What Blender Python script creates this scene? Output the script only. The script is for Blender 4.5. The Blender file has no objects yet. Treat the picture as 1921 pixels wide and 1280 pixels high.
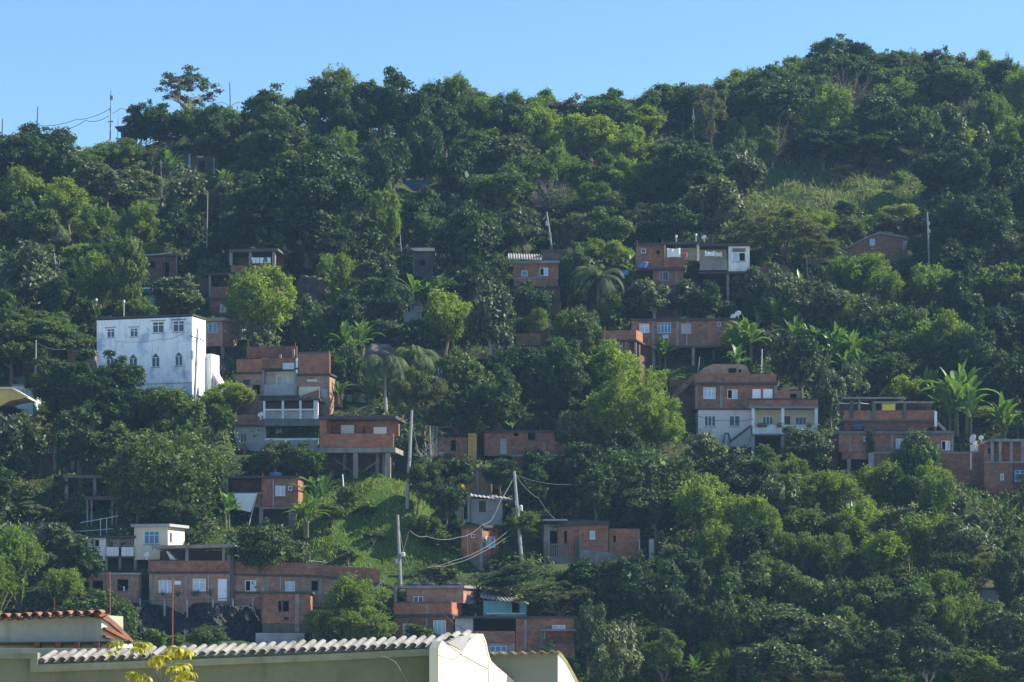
import bpy, math, random
import numpy as np
from mathutils import Vector
C = bpy.context.scene
R_ = math.radians
# ------------------------------------------------------------------ camera
F = 4600.0            # focal length in photograph pixels (1921 wide)
VH = 1200.0           # row of the horizon
cam = bpy.data.objects.new("camera", bpy.data.cameras.new("camera"))
C.collection.objects.link(cam)
cam.rotation_euler = (R_(90), 0, 0)
cam.data.sensor_width = 36
cam.data.lens = 36 * F / 1921
cam.data.shift_y = (VH - 640) / 1921
cam.data.clip_start = 1
cam.data.clip_end = 20000
C.camera = cam
# ------------------------------------------------------------------ sky, sun, exposure
SUN_EL, SUN_AZ = 40.0, 83.0       # azimuth measured from +Y (away from camera) towards +X (right)
w = bpy.data.worlds.new("World"); C.world = w; w.use_nodes = True
nt = w.node_tree; nt.nodes.clear()
sky = nt.nodes.new("ShaderNodeTexSky"); sky.sky_type = 'NISHITA'; sky.sun_disc = False
sky.sun_elevation = R_(SUN_EL); sky.sun_rotation = R_(SUN_AZ)
sky.air_density = 1.0; sky.dust_density = 0.3; sky.ozone_density = 3.0; sky.altitude = 0
bg = nt.nodes.new("ShaderNodeBackground"); bg.inputs[1].default_value = 0.094
wo = nt.nodes.new("ShaderNodeOutputWorld")
tint = nt.nodes.new('ShaderNodeMix'); tint.data_type = 'RGBA'; tint.blend_type = 'MULTIPLY'; tint.inputs[0].default_value = 1; tint.inputs[7].default_value = (.78, .95, 1.06, 1)
nt.links.new(sky.outputs[0], tint.inputs[6]); nt.links.new(tint.outputs[2], bg.inputs[0]); nt.links.new(bg.outputs[0], wo.inputs[0])
sd = bpy.data.lights.new("sun", 'SUN'); sd.energy = 5.0; sd.angle = R_(0.5); sd.color = (1.0, 0.91, 0.74)
sun = bpy.data.objects.new("sun", sd); C.collection.objects.link(sun)
SD = Vector((math.cos(R_(SUN_EL)) * math.sin(R_(SUN_AZ)), math.cos(R_(SUN_EL)) * math.cos(R_(SUN_AZ)), math.sin(R_(SUN_EL))))
sun.rotation_euler = SD.to_track_quat('Z', 'Y').to_euler()
C.view_settings.view_transform = 'Standard'; C.view_settings.look = 'None'
C.view_settings.gamma = 1; C.view_settings.exposure = 1.14
C.render.engine = 'CYCLES'
cy = C.cycles
cy.max_bounces = 6; cy.diffuse_bounces = 3; cy.glossy_bounces = 2; cy.transmission_bounces = 3
cy.transparent_max_bounces = 6; cy.volume_bounces = 1; cy.use_denoising = True
cy.caustics_reflective = False; cy.caustics_refractive = False

# ------------------------------------------------------------------ basic helpers
rnd = random.Random(7)
def link(o):
    C.collection.objects.link(o); return o
def tag(o, label=None, cat=None, group=None, kind=None):
    if label: o['label'] = label
    if cat: o['category'] = cat
    if group: o['group'] = group
    if kind: o['kind'] = kind
    return o
def empty(name, loc, rz=0):
    o = bpy.data.objects.new(name, None); link(o); o.location = loc; o.rotation_euler = (0, 0, rz)
    o.empty_display_size = .3
    return o
def npmesh(name, verts, nper, mats):
    """mesh of separate polygons with nper corners each, verts (N*nper,3)"""
    me = bpy.data.meshes.new(name)
    n = len(verts); k = n // nper
    me.vertices.add(n); me.vertices.foreach_set("co", np.ascontiguousarray(verts, dtype=np.float32).ravel())
    me.loops.add(n); me.loops.foreach_set("vertex_index", np.arange(n, dtype=np.int32))
    me.polygons.add(k); me.polygons.foreach_set("loop_start", np.arange(0, n, nper, dtype=np.int32))
    me.update(calc_edges=True)
    for m in (mats if isinstance(mats, list) else [mats]): me.materials.append(m)
    return me
class MB:
    """collects polygons in world space; build() makes ONE mesh object, relative to its parent's place"""
    def __init__(s): s.v = []; s.f = []; s.sm = False
    def poly(s, pts):
        i = len(s.v); s.v += [tuple(p) for p in pts]; s.f.append(tuple(range(i, i + len(pts))))
    def quad(s, a, b, c, d): s.poly((a, b, c, d))
    def hexa(s, p):
        """p: 8 corners, bottom 4 (ccw) then top 4"""
        i = len(s.v); s.v += [tuple(q) for q in p]
        for f in ((0, 3, 2, 1), (4, 5, 6, 7), (0, 1, 5, 4), (1, 2, 6, 5), (2, 3, 7, 6), (3, 0, 4, 7)):
            s.f.append(tuple(i + k for k in f))
    def box(s, o, dx, dy, dz, a, b, c):
        """o corner, unit vectors, lengths"""
        o = Vector(o); X = Vector(dx) * a; Y = Vector(dy) * b; Z = Vector(dz) * c
        s.hexa([o, o + X, o + X + Y, o + Y, o + Z, o + X + Z, o + X + Y + Z, o + Y + Z])
    def aabb(s, x0, y0, z0, x1, y1, z1):
        s.box((x0, y0, z0), (1, 0, 0), (0, 1, 0), (0, 0, 1), x1 - x0, y1 - y0, z1 - z0)
    def tube(s, pts, r, n=6, cap=True):
        """r: number or list of radii"""
        pts = [Vector(p) for p in pts]; rr = r if isinstance(r, (list, tuple)) else [r] * len(pts)
        rings = []; prev = None
        for i, p in enumerate(pts):
            t = (pts[min(i + 1, len(pts) - 1)] - pts[max(i - 1, 0)])
            if t.length < 1e-9: t = Vector((0, 0, 1))
            t.normalize()
            if prev is None:
                a = Vector((1, 0, 0)) if abs(t.x) < .8 else Vector((0, 1, 0))
            else: a = prev
            a = (a - t * a.dot(t)).normalized(); b = t.cross(a); prev = a
            i0 = len(s.v)
            for k in range(n):
                an = 2 * math.pi * k / n
                s.v.append(tuple(p + (a * math.cos(an) + b * math.sin(an)) * rr[i]))
            rings.append(i0)
        for i in range(len(rings) - 1):
            for k in range(n):
                s.f.append((rings[i] + k, rings[i] + (k + 1) % n, rings[i + 1] + (k + 1) % n, rings[i + 1] + k))
        if cap and n > 2:
            s.f.append(tuple(rings[0] + k for k in reversed(range(n)))); s.f.append(tuple(rings[-1] + k for k in range(n)))
    def lathe(s, o, prof, n=20, axis=(0, 0, 1)):
        ax = Vector(axis).normalized(); a = Vector((1, 0, 0)) if abs(ax.x) < .8 else Vector((0, 1, 0))
        a = (a - ax * a.dot(ax)).normalized(); b = ax.cross(a); o = Vector(o); rings = []
        for r, z in prof:
            rings.append(len(s.v))
            for k in range(n):
                an = 2 * math.pi * k / n
                s.v.append(tuple(o + ax * z + (a * math.cos(an) + b * math.sin(an)) * max(r, 1e-4)))
        for i in range(len(rings) - 1):
            for k in range(n):
                s.f.append((rings[i] + k, rings[i] + (k + 1) % n, rings[i + 1] + (k + 1) % n, rings[i + 1] + k))
    def build(s, name, mat, parent=None, label=None, smooth=False):
        me = bpy.data.meshes.new(name)
        o = bpy.data.objects.new(name, me)
        off = Vector((0, 0, 0)); p = parent
        while p is not None: off += p.location; p = p.parent
        me.from_pydata([(x - off.x, y - off.y, z - off.z) for x, y, z in s.v], [], s.f)
        me.materials.append(mat)
        if smooth:
            for q in me.polygons: q.use_smooth = True
        link(o)
        if parent is not None: o.parent = parent
        if label: o['label'] = label
        return o
# ------------------------------------------------------------------ materials
MATS = {}
def newmat(name):
    m = bpy.data.materials.new(name); m.use_nodes = True; m.node_tree.nodes.clear(); return m, m.node_tree
def N(nt, t, **kw):
    n = nt.nodes.new(t)
    for k, v in kw.items():
        if k.startswith('i_'):
            key = k[2:]
            n.inputs[int(key) if key.isdigit() else key].default_value = v
        else: setattr(n, k, v)
    return n
def ramp(nt, src, stops):
    r = nt.nodes.new("ShaderNodeValToRGB"); e = r.color_ramp.elements
    while len(e) > 1: e.remove(e[-1])
    e[0].position = stops[0][0]; e[0].color = (*stops[0][1], 1)
    for p, c in stops[1:]:
        q = e.new(p); q.color = (*c, 1)
    nt.links.new(src, r.inputs[0]); return r
def mixc(nt, fac, a, b, mode='MIX'):
    m = nt.nodes.new("ShaderNodeMix"); m.data_type = 'RGBA'; m.blend_type = mode
    for sock, val in ((0, fac), (6, a), (7, b)):
        if hasattr(val, 'is_linked') or hasattr(val, 'links'): nt.links.new(val, m.inputs[sock])
        elif isinstance(val, (int, float)): m.inputs[sock].default_value = val
        else: m.inputs[sock].default_value = (*val, 1)
    return m.outputs[2]
def objcoord(nt, mul=(1, 1, 1)):
    tc = N(nt, "ShaderNodeTexCoord"); mp = N(nt, "ShaderNodeMapping"); mp.inputs['Scale'].default_value = mul
    nt.links.new(tc.outputs['Object'], mp.inputs[0]); return mp.outputs[0]
def noise(nt, vec, scale, detail=4, rough=.6):
    n = N(nt, "ShaderNodeTexNoise"); n.inputs['Scale'].default_value = scale; n.inputs['Detail'].default_value = detail
    n.inputs['Roughness'].default_value = rough; nt.links.new(vec, n.inputs['Vector']); return n.outputs['Fac']
def finish(nt, col, rough=.9, spec=.3, bump=None, bstr=.3, bdist=.03, metal=0):
    p = N(nt, "ShaderNodeBsdfPrincipled"); o = N(nt, "ShaderNodeOutputMaterial")
    if hasattr(col, 'links'): nt.links.new(col, p.inputs['Base Color'])
    else: p.inputs['Base Color'].default_value = (*col, 1)
    p.inputs['Roughness'].default_value = rough; p.inputs['Specular IOR Level'].default_value = spec
    p.inputs['Metallic'].default_value = metal
    if bump is not None:
        b = N(nt, "ShaderNodeBump"); b.inputs['Strength'].default_value = bstr; b.inputs['Distance'].default_value = bdist
        nt.links.new(bump, b.inputs['Height']); nt.links.new(b.outputs[0], p.inputs['Normal'])
    nt.links.new(p.outputs[0], o.inputs[0]); return p
def plaster(name, col, dirt=(.08, .08, .07), amt=.5, scale=.5, rough=.9, fine=6, streak=True, lo=.45, hi=.72):
    m, nt = newmat(name); v = objcoord(nt)
    n1 = noise(nt, v, scale, 6, .65); r1 = ramp(nt, n1, [(lo, (0, 0, 0)), (hi, (1, 1, 1))])
    v2 = objcoord(nt, (2.2, 2.2, .35)); n2 = noise(nt, v2, 1.2, 5, .7)
    r2 = ramp(nt, n2, [(.5, (0, 0, 0)), (.75, (1, 1, 1))])
    n3 = noise(nt, v, fine, 3); 
    c = mixc(nt, n3, tuple(x * .86 for x in col), tuple(min(1, x * 1.1) for x in col))
    f1 = N(nt, "ShaderNodeMath", operation='MULTIPLY'); nt.links.new(r1.outputs[0], f1.inputs[0]); f1.inputs[1].default_value = amt
    c = mixc(nt, f1.outputs[0], c, dirt)
    if streak:
        f2 = N(nt, "ShaderNodeMath", operation='MULTIPLY'); nt.links.new(r2.outputs[0], f2.inputs[0]); f2.inputs[1].default_value = amt * .8
        c = mixc(nt, f2.outputs[0], c, dirt)
    finish(nt, c, rough, .25, n3, .25, .02); MATS[name] = m; return m
def brick(name, c1, c2, mortar, dirt=.5, stain=(.05, .045, .04)):
    m, nt = newmat(name)
    tc = N(nt, "ShaderNodeTexCoord"); sx = N(nt, "ShaderNodeSeparateXYZ"); nt.links.new(tc.outputs['Object'], sx.inputs[0])
    ad = N(nt, "ShaderNodeMath", operation='ADD'); nt.links.new(sx.outputs[0], ad.inputs[0]); nt.links.new(sx.outputs[1], ad.inputs[1])
    cx = N(nt, "ShaderNodeCombineXYZ"); nt.links.new(ad.outputs[0], cx.inputs[0]); nt.links.new(sx.outputs[2], cx.inputs[1])
    b = N(nt, "ShaderNodeTexBrick"); nt.links.new(cx.outputs[0], b.inputs['Vector'])
    b.inputs['Scale'].default_value = 1; b.inputs['Brick Width'].default_value = .30; b.inputs['Row Height'].default_value = .20
    b.inputs['Mortar Size'].default_value = .018; b.inputs['Bias'].default_value = 0.1
    b.inputs['Color1'].default_value = (*c1, 1); b.inputs['Color2'].default_value = (*c2, 1); b.inputs['Mortar'].default_value = (*mortar, 1)
    v = objcoord(nt); n1 = noise(nt, v, .45, 6, .7); r1 = ramp(nt, n1, [(.42, (0, 0, 0)), (.75, (1, 1, 1))])
    n2 = noise(nt, v, 2.2, 5, .7); c = mixc(nt, n2, b.outputs['Color'], tuple(x * 1.25 for x in c1), 'MIX')
    f0 = ramp(nt, n2, [(.35, (.72, .72, .72)), (.7, (1.25, 1.25, 1.25))]); c = mixc(nt, 1.0, b.outputs['Color'], f0.outputs[0], 'MULTIPLY')
    f1 = N(nt, "ShaderNodeMath", operation='MULTIPLY'); nt.links.new(r1.outputs[0], f1.inputs[0]); f1.inputs[1].default_value = dirt
    c = mixc(nt, f1.outputs[0], c, stain)
    v3 = objcoord(nt, (1, 1, 1.6)); n3 = noise(nt, v3, .8, 4, .6); r3 = ramp(nt, n3, [(.54, (0, 0, 0)), (.64, (1, 1, 1))])
    f3 = N(nt, "ShaderNodeMath", operation='MULTIPLY'); nt.links.new(r3.outputs[0], f3.inputs[0]); f3.inputs[1].default_value = .6
    c = mixc(nt, f3.outputs[0], c, mortar)
    finish(nt, c, .92, .2, b.outputs['Fac'], .4, .02); MATS[name] = m; return m
def plain(name, col, rough=.6, spec=.4, metal=0, var=.15, scale=3):
    m, nt = newmat(name); v = objcoord(nt); n1 = noise(nt, v, scale, 4)
    c = mixc(nt, n1, tuple(x * (1 - var) for x in col), tuple(min(1, x * (1 + var)) for x in col))
    finish(nt, c, rough, spec, metal=metal); MATS[name] = m; return m
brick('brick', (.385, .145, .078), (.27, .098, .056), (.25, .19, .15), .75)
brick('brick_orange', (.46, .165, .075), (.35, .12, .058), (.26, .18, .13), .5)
brick('brick_dark', (.23, .092, .06), (.16, .066, .048), (.13, .10, .085), .7)  # darker brick, also paints the shade of recessed and shaded walls
brick('brick_pale', (.42, .23, .15), (.34, .18, .12), (.30, .25, .20), .4)
plaster('concrete', (.27, .25, .225), (.06, .058, .052), .65, .7)
plaster('concrete_dark', (.11, .105, .095), (.03, .03, .028), .7, .6)
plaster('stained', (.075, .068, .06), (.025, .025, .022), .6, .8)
plaster('grey_plaster', (.36, .37, .38), (.12, .125, .13), .6, .5)
plaster('blue_stain', (.86, .88, .90), (.24, .34, .52), .75, .34, lo=.50, hi=.62)
plaster('white_wall', (.74, .75, .73), (.30, .31, .30), .55, .5)
plaster('cream_wall', (.66, .60, .46), (.25, .22, .17), .4, .5)
plaster('pink_white', (.72, .66, .66), (.30, .27, .26), .45, .4)
plaster('yellowish', (.62, .44, .15), (.25, .17, .07), .5, .5)
plaster('ochre', (.55, .33, .10), (.2, .13, .06), .5, .8)
plaster('teal_wall', (.20, .45, .50), (.08, .16, .18), .5, .7)
plaster('tealwhite', (.50, .68, .70), (.25, .35, .36), .4, .6)
plaster('dark_wood', (.10, .085, .075), (.03, .028, .026), .6, 1.2)
plaster('fg_green', (.165, .185, .105), (.075, .09, .048), .7, .35, fine=2)
plaster('fg_band', (.25, .265, .16), (.08, .09, .06), .55, .6)
plaster('fg_cream', (.60, .585, .44), (.42, .41, .30), .35, .5)
plaster('fg_grey', (.44, .39, .31), (.17, .21, .17), .75, .35)
plaster('fg_sage', (.185, .21, .16), (.20, .22, .17), .4, .4)
plaster('rock', (.022, .025, .030), (.11, .10, .09), .45, .10, fine=1.2, streak=True)
plaster('boulder', (.20, .17, .15), (.05, .048, .045), .7, .35, fine=3)
plaster('stone', (.17, .16, .15), (.06, .06, .055), .7, 1.6)
plaster('tile_red', (.25, .12, .08), (.09, .055, .04), .8, 2.5)
plaster('tile_grey', (.31, .30, .285), (.09, .085, .08), .75, 3.0)
plaster('tile_moss', (.20, .19, .10), (.07, .07, .03), .7, 2.0)
plaster('metal_sheet', (.36, .36, .36), (.16, .13, .11), .6, .8, rough=.55)
plaster('rust', (.26, .10, .06), (.10, .05, .035), .6, 2.0)
plain('frame_white', (.80, .82, .84), .5)
plain('frame_blue', (.40, .60, .78), .5)
plain('glass', (.035, .065, .10), .25, .4, var=.35, scale=1.5)
plain('glass_blue', (.06, .17, .30), .25, .4, var=.3, scale=1.5)
plain('glass_pale', (.42, .52, .62), .35, .5, var=.2, scale=2)
plain('shutter', (.74, .79, .84), .55, var=.06)
plain('curtain', (.40, .40, .42), .9, var=.3, scale=5)
plain('dark', (.012, .012, .014), .95, .1)  # near-black sheets standing in for shade inside openings and under raised floors
plain('cloth_white', (.72, .76, .78), .9, var=.08)
plain('cloth_blue', (.10, .14, .35), .9)
plain('cloth_red', (.45, .10, .08), .9)
plain('cloth_yellow', (.62, .50, .06), .9)
plain('tank_blue', (.06, .16, .34), .45, var=.1)
plain('tank_dark', (.025, .05, .12), .45)
plain('tank_cyan', (.18, .46, .60), .45)
plain('pole', (.25, .25, .245), .85, .2, var=.2)
plain('pole_wood', (.10, .085, .075), .9, .2, var=.3)
plain('gear', (.42, .45, .47), .6)
plain('wire', (.12, .12, .12), .6)
plain('wire_dark', (.03, .03, .035), .6)
plain('dish', (.60, .62, .62), .5)
plain('bark', (.16, .125, .09), .95, .15, var=.35, scale=2)
plain('bark_pale', (.34, .31, .27), .95, .15, var=.3, scale=2)
plain('twig', (.21, .175, .16), .95, .1, var=.3)
plain('stem_green', (.13, .13, .06), .7, .3, var=.3)
def leafmat(name, c1, c2, tr, rough=.55, spec=.35, trf=.35, hue=.25):
    m, nt = newmat(name)
    g = N(nt, "ShaderNodeNewGeometry"); oi = N(nt, "ShaderNodeObjectInfo")
    v = objcoord(nt); n1 = noise(nt, v, 2.2, 3)
    a = mixc(nt, n1, c1, c2)
    r = ramp(nt, g.outputs['Random Per Island'], [(0, (.62, .62, .62)), (1, (1.35, 1.35, 1.35))])
    a = mixc(nt, 1.0, a, r.outputs[0], 'MULTIPLY')
    r2 = ramp(nt, oi.outputs['Random'], [(0, (1 - hue, 1 - hue * .9, 1 - hue * .6)), (.5, (1, 1, 1)), (1, (1 + hue * 1.2, 1 + hue * .7, 1))])
    a = mixc(nt, 1.0, a, r2.outputs[0], 'MULTIPLY')
    p = N(nt, "ShaderNodeBsdfPrincipled"); nt.links.new(a, p.inputs['Base Color'])
    p.inputs['Roughness'].default_value = rough; p.inputs['Specular IOR Level'].default_value = spec
    t = N(nt, "ShaderNodeBsdfTranslucent"); tcol = mixc(nt, 1.0, a, tr, 'MULTIPLY'); nt.links.new(tcol, t.inputs[0])
    mx = N(nt, "ShaderNodeMixShader"); mx.inputs[0].default_value = trf
    nt.links.new(p.outputs[0], mx.inputs[1]); nt.links.new(t.outputs[0], mx.inputs[2])
    o = N(nt, "ShaderNodeOutputMaterial"); nt.links.new(mx.outputs[0], o.inputs[0]); MATS[name] = m; return m
leafmat('leaf_dk', (.026, .056, .015), (.044, .082, .020), (1.5, 1.7, .8), .6, .22, .25)
leafmat('leaf_md', (.056, .098, .022), (.086, .138, .028), (1.5, 1.6, .7), .6, .22, .32)
leafmat('leaf_yl', (.108, .176, .030), (.155, .228, .040), (1.5, 1.5, .6), .65, .2, .45)
leafmat('leaf_bb', (.085, .148, .024), (.130, .200, .032), (1.5, 1.5, .6), .65, .2, .42)
leafmat('leaf_gy', (.062, .092, .034), (.100, .134, .050), (1.4, 1.5, .9), .55, .32, .25)
leafmat('leaf_ol', (.085, .115, .034), (.125, .150, .045), (1.4, 1.3, .7), .6, .25, .35)
leafmat('leaf_vn', (.046, .086, .020), (.088, .142, .030), (1.4, 1.5, .8), .58, .28, .28)
leafmat('leaf_banana', (.075, .150, .035), (.115, .200, .050), (1.4, 1.5, .5), .4, .4, .3)
leafmat('leaf_palm', (.060, .100, .036), (.095, .135, .050), (1.4, 1.4, .7), .6, .2, .3)
leafmat('leaf_grass', (.125, .195, .032), (.180, .250, .046), (1.4, 1.4, .6), .65, .15, .4)
leafmat('leaf_tall', (.130, .165, .070), (.170, .205, .085), (1.4, 1.4, .7), .6, .25, .35)
leafmat('leaf_young', (.30, .33, .03), (.38, .36, .04), (1.5, 1.4, .5), .45, .4, .5)
def groundmat():
    m, nt = newmat('ground'); v = objcoord(nt); n1 = noise(nt, v, .15, 6, .7); n2 = noise(nt, v, 1.3, 5, .7)
    a = mixc(nt, n2, (.020, .035, .012), (.055, .080, .028)); r = ramp(nt, n1, [(.5, (0, 0, 0)), (.75, (1, 1, 1))])
    a = mixc(nt, r.outputs[0], a, (.09, .065, .04)); at_ = N(nt, 'ShaderNodeAttribute', attribute_name='grassy'); gr = mixc(nt, n2, (.03, .06, .012), (.07, .12, .02)); a = mixc(nt, at_.outputs['Fac'], a, gr); tw = N(nt, 'ShaderNodeAttribute', attribute_name='town'); a = mixc(nt, tw.outputs['Fac'], a, mixc(nt, n2, (.34, .30, .25), (.44, .41, .37))); finish(nt, a, 1, .1, n2, .6, .1); MATS['ground'] = m
groundmat()
# ------------------------------------------------------------------ terrain
_ru = [-300, 0, 200, 430, 700, 1000, 1200, 1400, 1600, 1921, 2300]
_ry = [314, 317, 320, 323, 325, 329, 333, 339, 347, 346, 346]
def H(x, y):
    x = np.asarray(x, dtype=float); y = np.asarray(y, dtype=float)
    u = 960 + F * x / np.maximum(y, 100)
    yr = np.interp(u, _ru, _ry)
    yy = np.minimum(y, yr)
    z = .55 * (yy - 203)
    z = np.maximum(z, -9 + .02 * (y - 186))
    z = z - .12 * np.maximum(y - yr, 0) - .0015 * np.maximum(y - yr - 20, 0) ** 2
    amp = (1 - .75 * np.exp(-(((x - 41) / 16) ** 2 + ((y - 318) / 14) ** 2))) * np.clip((y - 196) / 20, 0, 1) * np.clip((yr + 12 - y) / 12, 0, 1)
    z = z + amp * (.7 * np.sin(x * .31 + 1.3 * np.sin(y * .11)) * np.sin(y * .23 + .7) + .45 * np.sin(x * .71 + y * .37 + 2) + .25 * np.sin(x * 1.3 - y * .9))
    # grassy mound in the middle left
    d2 = ((x + 12.5) / 7.5) ** 2 + ((y - 222) / 7.0) ** 2
    z = z + 1.8 * np.exp(-d2)
    # the hillside curls forward beyond the right of the frame and shades the hollow beside it
    lat = x / np.maximum(y, 100)
    z = z + np.clip((lat - .228) / .10, 0, 1) ** 1.1 * 27 * np.clip((y - 205) / 60, 0, 1) * np.clip((335 - y) / 25, 0, 1)
    return np.where(y > 2000, -9, np.maximum(z, -9))
def grid(a, b, s0, lo, hi, n):
    inner = np.arange(lo, hi + .01, s0)
    left = lo - np.geomspace(s0 * 2, lo - a, n)[::1]; right = hi + np.geomspace(s0 * 2, b - hi, n)
    return np.concatenate([left[::-1], inner, right])
def build_terrain():
    xs = grid(-700, 700, 1.1, -95, 120, 20); ys = np.concatenate([np.arange(-100, 180, 20), np.arange(180, 372, 1.1), 372 + np.geomspace(3, 900, 24)])
    X, Y = np.meshgrid(xs, ys); Z = H(X, Y)
    # cut a small terrace in front of every house so that the slope never stands before its wall
    Ys = np.maximum(Y, 1); U = 960 + F * X / Ys; V_ = VH - F * Z / Ys
    for (a, b, c, d, yy) in PROT:
        k = (U > a - 10) & (U < c + 10) & (Y < yy + .4) & (Y > yy - 26) & (Y > 150) & (V_ < d + 1) 
        Z = np.where(k, np.minimum(Z, (VH - d - 2) / F * Y), Z); V_ = VH - F * Z / Ys
    Z = np.maximum(Z, -9)
    v = np.stack([X, Y, Z], -1).reshape(-1, 3); nx, ny = len(xs), len(ys)
    i = np.arange((ny - 1) * (nx - 1)); r, c = i // (nx - 1), i % (nx - 1); a = r * nx + c
    f = np.stack([a, a + 1, a + nx + 1, a + nx], -1)
    me = bpy.data.meshes.new('hillside'); me.from_pydata(v.tolist(), [], f.tolist()); me.materials.append(MATS['ground'])
    U = (960 + F * X / np.maximum(Y, 1)).ravel(); V_ = (VH - F * Z / np.maximum(Y, 1)).ravel()
    gm = np.clip(1.6 - 1.6 * (((U - (715 + (V_ - 990) * .45)) / 165) ** 2 + ((V_ - 990) / 118) ** 2), 0, 1) + ((U > 1395) & (U < 1740) & (V_ > 290) & (V_ < 425)) * .8
    tw = me.attributes.new('town', 'FLOAT', 'POINT'); tw.data.foreach_set('value', (Y.ravel() < 184).astype(np.float32))  # unseen valley floor coloured pale to bounce sunlight onto the house fronts
    at_ = me.attributes.new('grassy', 'FLOAT', 'POINT'); at_.data.foreach_set('value', np.clip(gm, 0, 1).astype(np.float32))
    me.polygons.foreach_set('use_smooth', [True] * len(me.polygons))
    o = bpy.data.objects.new('hillside', me); link(o); tag(o, 'steep overgrown hillside that carries the houses and trees', kind='structure')
_YS = np.concatenate([np.arange(150, 352, .15)])
def P(u, v, h=0.0):
    """point where the sight line through photo pixel (u,v) meets the hillside raised by h; returns (x, y, z of ray, ground z)"""
    a, c = (u - 960) / F, (VH - v) / F
    f = c * _YS - (H(a * _YS, _YS) + h)
    k = np.argmax(f <= 0) if (f <= 0).any() else None
    if k is None:
        y = float(np.interp(u, _ru, _ry)) - 1.0
    else: y = float(_YS[k])
    return a * y, y, c * y, float(H(a * y, y))
def at(u, v, y): return Vector(((u - 960) / F * y, y, (VH - v) / F * y))
LAND = []          # landmarks for labels: (u, v, phrase)
PROT = []          # protected picture rectangles of houses: (u0, v0, u1, v1, depth)
# ------------------------------------------------------------------ foliage generators (numpy)
def unit(a): return a / np.maximum(np.linalg.norm(a, axis=-1, keepdims=True), 1e-9)
def leaves(rs, pos, nrm, tip, L, W, bend=0.0):
    """rhombic leaves, one quad each"""
    n = len(pos); tip = tip - nrm * (tip * nrm).sum(-1, keepdims=True); tip = unit(tip); b = np.cross(nrm, tip)
    L = L * rs.uniform(.7, 1.3, (n, 1)); W = W * rs.uniform(.7, 1.3, (n, 1))
    v = np.stack([pos - tip * L / 2, pos + b * W / 2 + tip * L * .06, pos + tip * L / 2 - nrm * L * bend, pos - b * W / 2 + tip * L * .06], 1)
    return v.reshape(-1, 3)
def lobes_cloud(rs, cen, rad, n, L, W, up=.35, droop=.3, outw=.7, fuzz=.25, squash=1.0, under=.35, tw=6):
    """sprigs of tw leaves on the outside of many small lobes"""
    n = n // tw; k = len(cen); w_ = (rad ** 2); idx = rs.choice(k, n, p=w_ / w_.sum())
    d = unit(rs.normal(size=(n, 3))); flip = (d[:, 2] < 0) & (rs.uniform(size=n) > under); d[flip, 2] *= -1
    ph = rs.uniform(0, 6.28, (k, 6)); q = ph[idx]
    wob = 1 + .30 * np.sin(4 * d[:, 0] + q[:, 0]) * np.sin(4.5 * d[:, 1] + q[:, 1]) + .22 * np.sin(8 * d[:, 2] + q[:, 2] + 5 * d[:, 0]) * np.sin(7 * d[:, 1] + q[:, 3])
    rr = rad[idx][:, None] * wob[:, None] * (1 - fuzz * rs.uniform(0, 1, (n, 1)) ** 1.5 + fuzz * .9 * rs.uniform(0, 1, (n, 1)) ** 5)
    p = cen[idx] + d * rr * np.array([1, 1, squash])
    nr = unit(d * outw + rs.normal(size=(n, 3)) * .5 + np.array([0, 0, up]))
    tip = unit(d * .5 + rs.normal(size=(n, 3)) * .6 + np.array([0, 0, -droop]))
    p = np.repeat(p, tw, 0) + rs.normal(size=(n * tw, 3)) * L * .42; nr = unit(np.repeat(nr, tw, 0) + rs.normal(size=(n * tw, 3)) * .38); tip = unit(np.repeat(tip, tw, 0) + rs.normal(size=(n * tw, 3)) * .6)
    return leaves(rs, p, nr, tip, L, W)
def core(rs, n, r, size, zs=1.0):  # large inner leaves added to stop light bleeding through the crown
    p = unit(rs.normal(size=(n, 3))) * (r * rs.uniform(0, 1, (n, 1)) ** .5) * np.array([1, 1, zs])
    return leaves(rs, p, unit(rs.normal(size=(n, 3))), rs.normal(size=(n, 3)), size, size * .8)
def lobe_centres(rs, k, rmin, rmax, flat=1.0, low=-.75, shell=.62, amp=.34):
    c = []; r = []; ph = rs.uniform(0, 6.28, 8); gap = [unit(rs.normal(size=3)) for _ in range(2)]
    while len(c) < k:
        d = rs.normal(size=3); d /= np.linalg.norm(d)
        if d[2] < low: continue
        if any((d * g).sum() > .86 for g in gap) and rs.uniform() < .85: continue
        rad = rs.uniform(0, 1) ** 1.6 * (rmax - rmin) + rmin; q = (1 - rad) * (shell + (1 - shell) * rs.uniform() ** .6)
        q *= 1 + amp * (math.sin(2.2 * d[0] + ph[0]) * math.sin(2.0 * d[1] + ph[1]) + .6 * math.sin(4.1 * d[0] + 3.3 * d[2] + ph[2]) * math.sin(3.7 * d[1] + ph[3]))
        c.append(d * q * np.array([1, 1, flat])); r.append(rad)
    return np.array(c), np.array(r)
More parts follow.
